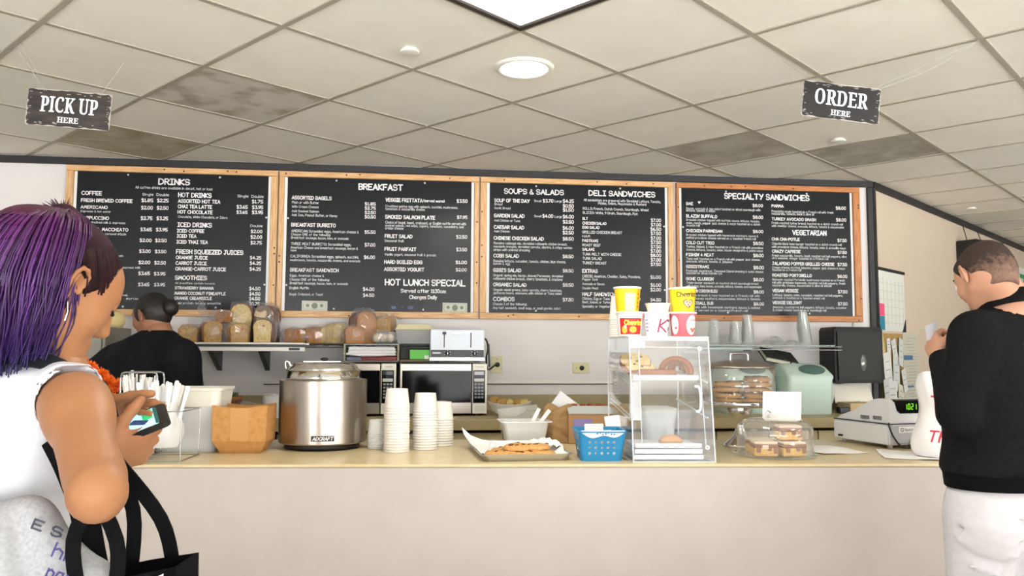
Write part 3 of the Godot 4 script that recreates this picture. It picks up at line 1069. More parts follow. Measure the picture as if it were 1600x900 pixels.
		["GONE CLUBBIN'", 1.750, 1.868, 0.186, 0.0200],
		["$8.00", 2.212, 1.868, 0.069, 0.0200],
		["Triple-decker sandwich on toasted sliced sourdough bread", 1.750, 1.844, 0.493, 0.0130],
		["with turkey, ham, bacon, avocado, lettuce, tomato, and mayonnaise", 1.750, 1.822, 0.515, 0.0140],
		["CHICKEN CORDON BLEU", 1.749, 1.788, 0.211, 0.0190],
		["$8.00", 2.212, 1.787, 0.068, 0.0190],
		["Chicken breast & ham toasted on a French roll with", 1.749, 1.762, 0.503, 0.0130],
		["swiss, honey mustard, mayonnaise, lettuce & tomato", 1.749, 1.741, 0.505, 0.0140],
		["MEATBALL SUB", 1.766, 1.708, 0.164, 0.0190],
		["$8.00", 2.210, 1.707, 0.069, 0.0190],
		["Meatballs with homemade marinara sauce & melted", 1.748, 1.683, 0.503, 0.0140],
		["cheese served on a toasted French roll", 1.748, 1.663, 0.418, 0.0130],
		["PARMA", 2.349, 2.368, 0.081, 0.0190],
		["$8.00", 2.804, 2.364, 0.070, 0.0200],
		["Prosciutto crudo toasted on a French roll with fresh", 2.348, 2.334, 0.437, 0.0140],
		["mozzarella, tomato, basil & olive oil", 2.348, 2.318, 0.297, 0.0140],
		["TURKEY AVOCADO SMASH", 2.348, 2.280, 0.310, 0.0190],
		["$8.00", 2.804, 2.283, 0.070, 0.0200],
		["Fresh roasted turkey breast toasted on a dutch crunch roll", 2.347, 2.255, 0.502, 0.0140],
		["with cheddar cheese, avocado, lettuce, tomato & mayonnaise", 2.347, 2.235, 0.509, 0.0140],
		["VEGETARIAN", 2.492, 2.185, 0.237, 0.0320],
		["CHA CHA-POTLE", 2.346, 2.144, 0.193, 0.0190],
		["$7.50", 2.810, 2.143, 0.063, 0.0190],
		["Chipotle black bean burger toasted on a dutch crunch roll", 2.346, 2.115, 0.490, 0.0140],
		["with provolone cheese, lettuce, tomato, onion & armadillo mayo", 2.345, 2.093, 0.521, 0.0140],
		["CRAZY CAPRESE", 2.346, 2.061, 0.198, 0.0200],
		["$7.50", 2.809, 2.062, 0.062, 0.0190],
		["Fresh mozzarella, tomato, basil, roasted red bell peppers, olive", 2.345, 2.035, 0.524, 0.0140],
		["oil & balsamic vinegar toasted on a French roll", 2.345, 2.018, 0.394, 0.0130],
		["JALAPENO POPPER GRILLED CHEESE", 2.345, 1.979, 0.436, 0.0200],
		["$7.50", 2.806, 1.979, 0.065, 0.0200],
		["Cream cheese stuffed jalapeno, pepper jack cheese & mayo", 2.345, 1.955, 0.511, 0.0130],
		["toasted on a French roll", 2.344, 1.939, 0.200, 0.0130],
		["ROASTED PORTOBELLO", 2.345, 1.901, 0.273, 0.0190],
		["$8.00", 2.803, 1.899, 0.067, 0.0190],
		["Balsamic roasted Portobello mushrooms toasted on a French", 2.344, 1.874, 0.508, 0.0130],
		["roll with artichoke tapenade, roasted red bell peppers, fresh", 2.343, 1.853, 0.513, 0.0140],
		["mozzarella cheese, mayonnaise & olive oil drizzle", 2.343, 1.835, 0.414, 0.0140],
		["VEGAN VEGGIE", 2.343, 1.797, 0.179, 0.0200],
		["$7.50", 2.804, 1.795, 0.065, 0.0200],
		["Lettuce, tomato, onion, cucumber, roasted red bell peppers,", 2.343, 1.771, 0.493, 0.0140],
		["avocado & toasted on a toasted wheat roll", 2.342, 1.752, 0.364, 0.0130],
		["VEGGIE DELIGHT", 2.342, 1.717, 0.203, 0.0190],
		["$7.50", 2.801, 1.714, 0.067, 0.0190],
		["Avocado, roasted red bell peppers, lettuce, tomato, cucumber", 2.342, 1.689, 0.519, 0.0140],
		["& cream cheese toasted on a sourdough roll", 2.342, 1.670, 0.373, 0.0140],
	],
]

func menu_board(n: int, called: String, label: String, x0: float, x1: float, p0: float, p1: float, wh: Material, wv: Material, face: Material) -> void:
	var y0 := 1.600
	var y1 := 2.517
	var q0 := 1.640
	var q1 := 2.481
	var c := Vector3((x0 + x1) / 2, y0, 0.0)
	var t := thing(called, label, "menu board", c)
	var w := x1 - x0
	part(t, "backing", bx(Vector3(w - 0.02, y1 - y0 - 0.02, 0.012)), M.white_edge, Vector3(0, (y1 - y0) / 2, 0.007))
	part(t, "panel", bx(Vector3(p1 - p0, q1 - q0, 0.004), 0.001), face, Vector3((p0 + p1) / 2 - c.x, (q0 + q1) / 2 - y0, 0.016))
	part(t, "frame_rail", bx(Vector3(w, q0 - y0, 0.032), 0.004), wh, Vector3(0, (q0 - y0) / 2, 0.016))
	part(t, "frame_rail", bx(Vector3(w, y1 - q1, 0.032), 0.004), wh, Vector3(0, (q1 + y1) / 2 - y0, 0.016))
	for s in [[x0, p0 - 0.018], [p1 + 0.018, x1]]:
		part(t, "frame_stile", bx(Vector3(s[1] - s[0], q1 - q0, 0.031), 0.004), wv, Vector3((s[0] + s[1]) / 2 - c.x, (q0 + q1) / 2 - y0, 0.0155))
	# knots in the wood and pins in the panel
	rng.seed = 100 + n
	var kn := mb().lathe(profile([0.0, 0.001, 0.004, 0.001, 0.0055, 0.0]), Vector3.ZERO, 8, Basis(Vector3.RIGHT, PI / 2)).done()
	for k in 7:
		var px := rng.randf_range(-0.48, 0.48) * w
		part(t, "knot", kn, M.knot, Vector3(px, (y1 - y0 - 0.012 - rng.randf() * 0.01) if k < 4 else rng.randf_range(0.01, 0.03), 0.032))
	for s in [x0 + 0.012, x1 - 0.012]:
		for k in 3:
			part(t, "knot", kn, M.knot, Vector3(s - c.x, rng.randf_range(0.1, 0.8), 0.031))
	var pin := mb().lathe(profile([0.0, 0.005, 0.004, 0.0045, 0.006, 0.002, 0.006, 0.0]), Vector3.ZERO, 10, Basis(Vector3.RIGHT, PI / 2)).done()
	for u in [0.26, 0.74]:
		for v in [q0 + 0.015, q1 - 0.015]:
			part(t, "pin", pin, M.pin, Vector3(lerpf(p0, p1, u) - c.x, v - y0, 0.018))
	for v in [0.62, 0.2]:
		part(t, "pin", pin, M.pin, Vector3((p0 if n % 2 else p1) + (0.008 if n % 2 else -0.008) - c.x, v, 0.018))
	for line in MENU[n]:
		var m := mb()
		var bold: bool = line[4] > 0.0168 or (line[0] as String).begins_with("$")
		var pen: float = line[4] * (0.21 if bold else 0.17)
		write(m, line[0], line[1] - c.x, line[2] - y0, line[3], line[4] * (0.93 if bold else 1.0), pen, on_z(0.0192))
		part(t, "lettering", m.done(), M.chalk if bold else M.chalk_small)

func menus() -> void:
	menu_board(0, "menu_board", "pine framed chalkboard menu headed DRINKS behind the employee", -2.137, -0.882, -2.076, -0.942, M.pine_h, M.pine_v, M.board)
	menu_board(1, "menu_board", "pine framed chalkboard menu headed BREAKFAST, with HOT LUNCH SPECIAL", -0.874, 0.378, -0.825, 0.330, M.pine_h, M.pine_v, M.board)
	menu_board(2, "menu_board", "pine framed chalkboard menu headed SOUPS & SALADS and DELI SANDWICHES", 0.386, 1.664, 0.447, 1.611, M.pine_h, M.pine_v, M.board)
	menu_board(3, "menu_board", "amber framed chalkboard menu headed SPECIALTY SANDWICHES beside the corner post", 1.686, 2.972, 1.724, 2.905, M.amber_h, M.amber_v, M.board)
	# heart after BAE
	var ht := mb()
	var hp := PackedVector2Array()
	for i in 20:
		var a := TAU * i / 20.0
		hp.push_back(Vector2(16 * pow(sin(a), 3), 13 * cos(a) - 5 * cos(2 * a) - 2 * cos(3 * a) - cos(4 * a)) * 0.0006)
	patch(ht, hp, on_z(0.0))
	part(get_node("menu_board_003"), "heart", ht.done(), M.chalk, Vector3(1.845 - 2.329, 2.388 - 1.6, 0.0192))
	# banknotes taped to the breakfast board
	for b in [[-0.642, 1.672, -0.013, "pale grey and pink banknote taped to the lower left of the breakfast board"], [0.230, 1.669, -0.013, "green grey dollar banknote taped to the lower right of the breakfast board"]]:
		var first: bool = b[0] < 0
		var t := thing("banknote", b[3], "banknote", Vector3(b[0], b[1], 0.0205), 0.0, "banknotes on the menu board")
		t.rotation.z = b[2]
		part(t, "paper", bx(Vector3(0.156, 0.062, 0.0006)), hexa("#c9cbc0", 0.8))
		var m := mb()
		patch(m, rrect(0.142, 0.050, 0.003), on_z(0.0006))
		part(t, "border", m.done(), hexa("#a2aa9a" if not first else "#b0a9a6", 0.8))
		m = mb()
		patch(m, rrect(0.132, 0.042, 0.003), on_z(0.0009))
		part(t, "field", m.done(), hexa("#c3c8bb", 0.8))
		m = mb()
		patch(m, arc(Vector2(0, 0), 0.019, 0, TAU, 18), on_z(0.0012))
		for s in [-1.0, 1.0]:
			patch(m, arc(Vector2(s * 0.043, 0.002), 0.011, 0, TAU, 14), on_z(0.0012))
		part(t, "printing", m.done(), hexa("#77806f", 0.8))
	# small pale sticker marks under HOT LUNCH SPECIAL: three blue fish-like magnets
	for k in 3:
		var poly: PackedVector2Array = [rrect(0.030, 0.016, 0.006), hp, rrect(0.034, 0.022, 0.008)][k]
		var sc := 1.0 if k != 1 else 0.5
		var pp := PackedVector2Array()
		for p in poly:
			pp.push_back(p * sc)
		solo("board_magnet", ["oval blue magnet on the breakfast board above the bread", "small blue heart magnet on the breakfast board", "larger dark blue magnet on the breakfast board beside the heart magnet"][k], "magnet", mb().prism(pp, 0.004).done(), hexa(["#34557f", "#2a3f6d", "#26365c"][k], 0.4), Vector3(-0.155 + [0.0, 0.055, 0.105][k], 1.667, 0.0205), Vector3.ZERO, "blue magnets on the breakfast board")
func service_counter() -> void:
	var t := thing("service_counter", "long beige laminate service counter across the whole picture", "counter", cp(0, 0, -DECK), CT)
	part(t, "front_panel", bx(Vector3(6.6, 0.967, 0.03)), M.counter_front, Vector3(-0.3, 0.4835, -0.018))
	part(t, "carcass", bx(Vector3(6.56, 0.966, 0.74)), M.counter_edge, Vector3(-0.3, 0.483, -0.43))
	part(t, "worktop", bx(Vector3(6.62, 0.012, 0.83), 0.003), M.counter_top, Vector3(-0.3, DECK - 0.006, -0.415))
	part(t, "scuff", mb().lathe(profile([0.0, 0.0006, 0.006, 0.0005, 0.007, 0.0]), Vector3.ZERO, 10, Basis(Vector3.RIGHT, PI / 2)).done(), hexa("#a5978b", 0.8), Vector3(-1.02, 0.64, -0.0028))

const ORD := ["first", "second", "third", "fourth", "fifth", "sixth", "seventh", "eighth", "ninth", "tenth", "eleventh", "twelfth", "thirteenth", "fourteenth", "fifteenth", "sixteenth", "seventeenth"]

func soup_warmer() -> void:
	var t := thing("soup_warmer", "round brushed steel soup warmer with a hinged lid", "soup warmer", cp(-0.447, 0.535), CT)
	part(t, "base", mb().lathe(profile([0.0, 0.0, 0.155, 0.0, 0.160, 0.004, 0.160, 0.026, 0.0, 0.026]), Vector3.ZERO, 48).done(), M.black_plastic)
	for k in 4:
		var a := PI / 4 + k * PI / 2
		part(t, "foot", bx(Vector3(0.03, 0.012, 0.03), 0.003), M.black_plastic, Vector3(cos(a) * 0.14, 0.006, sin(a) * 0.14))
	part(t, "body", mb().lathe(profile([0.0, 0.024, 0.178, 0.024, 0.184, 0.026, 0.186, 0.031, 0.186, 0.031, 0.186, 0.288, 0.186, 0.288, 0.1845, 0.292, 0.180, 0.293, 0.180, 0.293, 0.150, 0.293]), Vector3.ZERO, 64).done(), M.steel)
	part(t, "inset_rim", mb().lathe(profile([0.150, 0.29, 0.158, 0.293, 0.159, 0.30, 0.155, 0.328, 0.160, 0.331, 0.162, 0.334, 0.158, 0.337, 0.140, 0.337, 0.140, 0.29]), Vector3.ZERO, 64).done(), M.steel_bright)
	var lid := part(t, "lid", mb().lathe(profile([0.0, 0.366, 0.09, 0.365, 0.128, 0.362, 0.134, 0.358, 0.134, 0.358, 0.150, 0.340, 0.152, 0.337, 0.0, 0.337]), Vector3.ZERO, 64).done(), M.steel_bright)
	part(lid, "knob", mb().lathe(profile([0.0, 0.386, 0.010, 0.386, 0.017, 0.382, 0.017, 0.377, 0.008, 0.372, 0.008, 0.364, 0.0, 0.364]), Vector3.ZERO, 20).done(), M.black_plastic)
	part(lid, "hinge_plate", bx(Vector3(0.16, 0.004, 0.05), 0.001), M.steel_bright, Vector3(-0.005, 0.369, 0.0))
	var bd := part(t, "badge", bx(Vector3(0.094, 0.022, 0.004), 0.001), M.black_plastic, Vector3(0.035, 0.055, 0.1835), Vector3(0, 0.19, 0))
	var m := mb()
	write(m, "ADCRAFT", -0.040, -0.0062, 0.080, 0.0125, 0.0026, on_z(0.0026), 0.3)
	part(bd, "lettering", m.done(), M.white_plastic)
	# ladle whose hooked handle leans out of the lid notch
	var l := thing("ladle", "steel ladle with a hooked handle in the soup warmer", "ladle", cp(-0.598, 0.535, 0.30), CT)
	part(l, "handle", mb().tube(curve([Vector3(0.03, 0.0, 0), Vector3(0.012, 0.04, 0.0), Vector3(0.0, 0.062, 0.0), Vector3(-0.012, 0.070, 0.0), Vector3(-0.016, 0.055, 0.0), Vector3(-0.012, 0.038, 0.0)], 6), 0.005, 8).done(), M.steel_bright)
	part(l, "bowl", mb().lathe(profile([0.0, -0.03, 0.02, -0.026, 0.03, -0.01, 0.033, 0.0, 0.031, 0.0, 0.02, -0.02, 0.0, -0.026]), Vector3(0.045, -0.01, 0), 18).done(), M.steel_bright)

# a cup turned upside down, its rim on the table
func cup_down(r0: float, r1: float, h: float, wall := 0.0012) -> ArrayMesh:
	return mb().lathe(profile([r0, 0.0, r0 + 0.0025, 0.001, r0 + 0.003, 0.003, r0 + 0.001, 0.0052, r0 + 0.001, 0.0052, r1, h, r1, h, r1 - 0.003, h, r1 - 0.003, h, r1 - 0.003, h - 0.004, 0.0, h - 0.004, 0.0, h - 0.006, r1 - 0.003 - wall, h - 0.006, r0 - wall, 0.0, r0, 0.0]), Vector3.ZERO, 28).done()

func cup_up(r0: float, r1: float, h: float, wall := 0.0012) -> ArrayMesh:
	return mb().lathe(profile([0.0, 0.003, r0 - 0.002, 0.003, r0 - 0.002, 0.0, r0, 0.0, r0, 0.0, r1, h - 0.004, r1, h - 0.004, r1 + 0.0025, h - 0.003, r1 + 0.003, h - 0.001, r1 + 0.001, h, r1 - wall, h, r0 - wall, 0.006, 0.0, 0.006]), Vector3.ZERO, 28).done()

func stacks() -> void:
	var cup := cup_down(0.0515, 0.0440, 0.079)
	var rows := [[-0.112, 0.375, 17, "in the taller front stack beside the soup warmer"], [0.000, 0.465, 15, "in the shorter stack right of the taller cup stack"], [0.062, 0.600, 11, "in the low stack hidden behind the others"]]
	rng.seed = 5
	for s in rows:
		for k in s[2]:
			var lab := "white paper cup, %s from top %s" % [ORD[s[2] - 1 - k], s[3]]
			if k == s[2] - 1:
				lab = "topmost upside-down paper cup %s" % s[3]
			solo("paper_cup", lab, "cup", cup, M.paper_cup, cp(s[0] + rng.randf_range(-0.0008, 0.0008), s[1] + rng.randf_range(-0.0008, 0.0008), k * 0.0113), Vector3.ZERO, "white paper cups " + s[3])
	var tub := cup_down(0.040, 0.035, 0.060)
	for k in 8:
		solo("deli_cup", "frosted deli cup, %s from top of the short stack beside the soup warmer" % ORD[7 - k] if k < 7 else "topmost frosted plastic deli cup beside the soup warmer", "cup", tub, M.milky, cp(-0.206, 0.49, k * 0.0088), Vector3.ZERO, "frosted deli cups beside the soup warmer")

func kraft_trays() -> void:
	# a folded paperboard boat: chamfered foot, upright walls, rim dipping in the middle of each side
	var H := 0.150
	var wall := func(w: float, d: float, y: float, dip: float) -> Array:
		var o := []
		for side in 4:
			for k in 6:
				var u := k / 6.0
				var p: Vector2 = [Vector2(lerpf(-1, 1, u), -1), Vector2(1, lerpf(-1, 1, u)), Vector2(lerpf(1, -1, u), 1), Vector2(-1, lerpf(1, -1, u))][side]
				o.append(Vector3(p.x * w * 0.5, y - dip * sin(PI * u), p.y * d * 0.5))
		return o
	var rings := [wall.call(0.156, 0.112, 0.0, 0.0), wall.call(0.212, 0.160, 0.050, 0.0), wall.call(0.218, 0.166, H, 0.010), wall.call(0.215, 0.163, H, 0.010), wall.call(0.209, 0.157, 0.051, 0.0), wall.call(0.153, 0.109, 0.0016, 0.0)]
	var boat := mb().loft(rings, true, true, false).done()
	for k in 4:
		var t := thing("food_tray", ["lowest kraft paper food tray of the stack beside the white bin", "second kraft paper food tray from below in the stack", "third kraft paper food tray from below in the stack", "topmost kraft paper food tray of the stack on the counter"][k], "food tray", cp(-0.737, 0.375, k * 0.0150), CT + 0.02, "kraft paper food trays")
		part(t, "body", boat, M.kraft)
		part(t, "folded_tab", bx(Vector3(0.072, 0.084, 0.002), 0.0005), M.kraft_in, Vector3(0.0, 0.096, 0.0823), Vector3(0.03, 0, 0))

func utensils() -> void:
	# wire rack
	var t := thing("wire_rack", "chrome wire rack holding white plastic cutlery at the counter edge", "rack", cp(-1.01, 0.17), CT)
	var hw := 0.125
	var hd := 0.10
	var top := 0.186
	for c in [[-1, -1], [1, -1], [1, 1], [-1, 1]]:
		part(t, "post", mb().tube([Vector3(c[0] * hw, 0.0, c[1] * hd), Vector3(c[0] * hw, top, c[1] * hd)], 0.0022, 8).done(), M.wire)
	for y in [0.003, top]:
		var ring := []
		for c in [[-1, -1], [1, -1], [1, 1], [-1, 1]]:
			ring.append(Vector3(c[0] * hw, y, c[1] * hd))
		for k in 4:
			part(t, "rail", mb().tube([ring[k], ring[(k + 1) % 4]], 0.0022, 8).done(), M.wire)
	# clear bag of cutlery
	rng.seed = 21
	var rings := []
	for i in 9:
		var f := i / 8.0
		var ring := []
		for j in 18:
			var a := TAU * j / 18.0
			var r: float = 0.060 * (0.72 + 0.35 * sin(PI * minf(f * 1.25 + 0.1, 1.0))) * (1.0 + 0.08 * sin(a * 5 + i * 0.7) + rng.randf_range(-0.035, 0.035))
			ring.append(Vector3(cos(a) * r * 1.15, 0.046 + f * 0.17, sin(a) * r))
		rings.append(ring)
	var bg := thing("cutlery_bag", "clear plastic bag holding white cutlery inside the wire rack", "bag", cp(-0.985, 0.165), CT)
	part(bg, "bag", mb().loft(rings, true, true, true).done(), M.milky)
	var knife := mb().prism(v2([-0.006, 0, 0.006, 0, 0.0075, 0.05, 0.0055, 0.10, 0.0085, 0.16, 0.0075, 0.172, 0.003, 0.176, -0.003, 0.176, -0.0075, 0.172, -0.0085, 0.16, -0.0055, 0.10, -0.0075, 0.05]), 0.0026).done()
	for k in 22:
		var a := rng.randf() * TAU
		var r := 0.042 * sqrt(rng.randf())
		var o := solo("plastic_knife", "white plastic cutlery handle sticking up from the clear bag", "cutlery", knife, M.white_plastic, cp(-0.985 + cos(a) * r * 1.3, 0.165 + sin(a) * r, 0.090 + rng.randf_range(0.0, 0.038)), Vector3.ZERO, "white plastic cutlery in the bag")
		o.basis = Basis(Vector3.BACK, -cos(a) * r * 6.0 - rng.randf_range(-0.08, 0.12)) * Basis(Vector3.RIGHT, rng.randf_range(-0.15, 0.15)) * Basis(Vector3.UP, rng.randf_range(-0.9, 0.9))
	# straws in a wire holder
	var h := thing("straw_holder", "square chrome frame holding a bunch of wrapped white straws", "holder", cp(-1.127, 0.30), CT)
	part(h, "base", bx(Vector3(0.13, 0.006, 0.08), 0.002), M.wire, Vector3(0, 0.003, 0))
	for z in [-0.035, 0.035]:
		var loop := [Vector3(-0.068, 0.004, z), Vector3(-0.072, 0.30, z), Vector3(-0.068, 0.322, z), Vector3(-0.055, 0.327, z), Vector3(0.055, 0.327, z), Vector3(0.068, 0.322, z), Vector3(0.072, 0.30, z), Vector3(0.068, 0.004, z)]
		part(h, "hoop", mb().tube(loop, 0.004, 8).done(), M.wire)
	for y in [0.205, 0.12]:
		for z in [-0.035, 0.035]:
			part(h, "cross_rail", mb().tube([Vector3(-0.07, y, z), Vector3(0.07, y, z)], 0.0025, 6).done(), M.wire)
	var straw := mb().lathe(profile([0.0, 0.0, 0.0042, 0.0, 0.0042, 0.20, 0.0, 0.20]), Vector3.ZERO, 7).done()
	for k in 34:
		var a := rng.randf() * TAU
		var r := 0.030 * sqrt(rng.randf())
		var o := solo("wrapped_straw", "white paper-wrapped straw in the bunch in the chrome frame", "straw", straw, M.paper, cp(-1.132 + cos(a) * r * 1.1, 0.30 + sin(a) * r * 0.75, 0.10 + rng.randf_range(0.0, 0.02)), Vector3.ZERO, "wrapped straws in the chrome frame")
		o.basis = Basis(Vector3.BACK, -cos(a) * r * 7.0 + rng.randf_range(-0.05, 0.05)) * Basis(Vector3.RIGHT, sin(a) * r * -5.0)
	var tall := solo("wrapped_straw", "single white straw standing taller than the bunch in the chrome frame", "straw", straw, M.paper, cp(-1.150, 0.30, 0.135), Vector3(0.0, 0, 0.10), "wrapped straws in the chrome frame")
	tall.scale = Vector3(1.5, 1.0, 1.5)
	for k in 3:
		var o := solo("napkin_packet", ["white folded napkin packet, lowest in front of the straws", "white folded napkin packet between two others before the straws", "white folded napkin packet, foremost before the straws"][k], "napkin", bx(Vector3(0.07, 0.10, 0.008), 0.003), M.paper, cp(-1.105 + k * 0.008, 0.252 - k * 0.012, 0.165 - k * 0.008), Vector3.ZERO, "napkin packets before the straws")
		o.basis = Basis(Vector3.UP, CT) * Basis(Vector3.BACK, 0.12 - 0.08 * k) * Basis(Vector3.RIGHT, -0.1)
	# white storage bin behind the rack
	var b := thing("storage_bin", "white plastic storage bin behind the cutlery rack", "bin", cp(-0.968, 0.43), CT)
	var prof := func(w: float, d: float, y: float) -> Array:
		var o := []
		for p in rrect(w, d, 0.03, 4):
			o.append(Vector3(p.x, y, p.y))
		return o
	part(b, "body", mb().loft([prof.call(0.235, 0.16, 0.0), prof.call(0.24, 0.165, 0.004), prof.call(0.265, 0.19, 0.19)], true, true, true).done(), hexa("#cfd2d4", 0.4))
	part(b, "upper_wall", mb().loft([prof.call(0.268, 0.192, 0.186), prof.call(0.284, 0.205, 0.250), prof.call(0.292, 0.213, 0.251), prof.call(0.294, 0.215, 0.262), prof.call(0.282, 0.203, 0.262), prof.call(0.262, 0.186, 0.192)], true, true, false).done(), M.cream_plastic)

func flowers() -> void:
	var t := thing("flower_vase", "small glass vase of fluffy orange artificial flowers on the counter", "flowers", cp(-1.40, 0.45), CT)
	part(t, "vase", mb().lathe(profile([0.0, 0.0, 0.04, 0.0, 0.045, 0.02, 0.040, 0.09, 0.026, 0.14, 0.030, 0.16, 0.027, 0.16, 0.023, 0.14, 0.036, 0.09, 0.04, 0.02, 0.0, 0.006]), Vector3.ZERO, 24).done(), M.clear_plastic)
	rng.seed = 33
	var heads := [Vector3(-0.055, 0.372, 0.0), Vector3(0.0, 0.338, 0.02), Vector3(0.050, 0.310, 0.03), Vector3(0.080, 0.282, 0.035), Vector3(0.055, 0.245, 0.04), Vector3(0.112, 0.268, 0.03), Vector3(0.085, 0.238, 0.035), Vector3(-0.02, 0.29, 0.05), Vector3(-0.095, 0.34, 0.02)]
	for h in heads:
		part(t, "stem", mb().tube(curve([Vector3(0, 0.06, 0), Vector3(h.x * 0.3, 0.17, h.z * 0.3), h], 5), 0.002, 6).done(), hexa("#4c6b2e", 0.6))
		var m := mb()
		m.colored = true
		for k in 190:
			var d := Vector3(rng.randf_range(-1, 1), rng.randf_range(-0.7, 1), rng.randf_range(-1, 1)).normalized()
			var l := rng.randf_range(0.026, 0.040)
			var s := d.cross(Vector3(rng.randf(), rng.randf(), rng.randf()).normalized()).normalized() * rng.randf_range(0.002, 0.0042)
			m.cur = Color(0.85, 0.11, 0.008).lerp(Color(0.95, 0.24, 0.01), rng.randf())
			m.tri(d * 0.004 + s * 0.5, d * l * 0.8 + s, d * l)
			m.tri(d * 0.004 + s * 0.5, d * l, d * l * 0.8 - s)
		var fm := hexa("#ffffff", 0.7)
		fm.vertex_color_use_as_albedo = true
		fm.backlight_enabled = true
		fm.backlight = Color(0.35, 0.12, 0.03)
		part(t, "blossom", m.done(), fm, h)

func cookie_mesh(r: float, h: float, seed_: int) -> ArrayMesh:
	rng.seed = seed_
	var rings := []
	var n := 22
	var wob := []
	for j in n:
		wob.append(1.0 + rng.randf_range(-0.05, 0.05))
	for q in [[0.90, 0.0], [1.0, 0.25], [0.97, 0.6], [0.82, 0.9], [0.5, 1.02], [0.2, 0.98]]:
		var ring := []
		for j in n:
			var a := TAU * j / n
			var rr: float = r * q[0] * lerpf(1.0, wob[j], q[0])
			ring.append(Vector3(cos(a) * rr, h * q[1] * (1.0 + rng.randf_range(-0.12, 0.12) * q[1]), sin(a) * rr))
		rings.append(ring)
	return mb().loft(rings, true, true, true).done()

func cookie(called: String, label: String, at: Vector3, rot: Vector3, r: float, h: float, seed_: int, group: String, dough: Material, chips := 7) -> void:
	var t := thing(called, label, "cookie", at, 0.0, group)
	t.rotation = rot
	part(t, "dough", cookie_mesh(r, h, seed_), dough)
	for k in chips:
		var a := rng.randf() * TAU
		var rr := r * sqrt(rng.randf()) * 0.8
		part(t, "chip", mb().ball(Vector3.ZERO, Vector3(rng.randf_range(0.006, 0.013), 0.004, rng.randf_range(0.006, 0.010)), 7, 5).done(), M.choc, Vector3(cos(a) * rr, h * 0.97, sin(a) * rr), Vector3(0, a, 0))

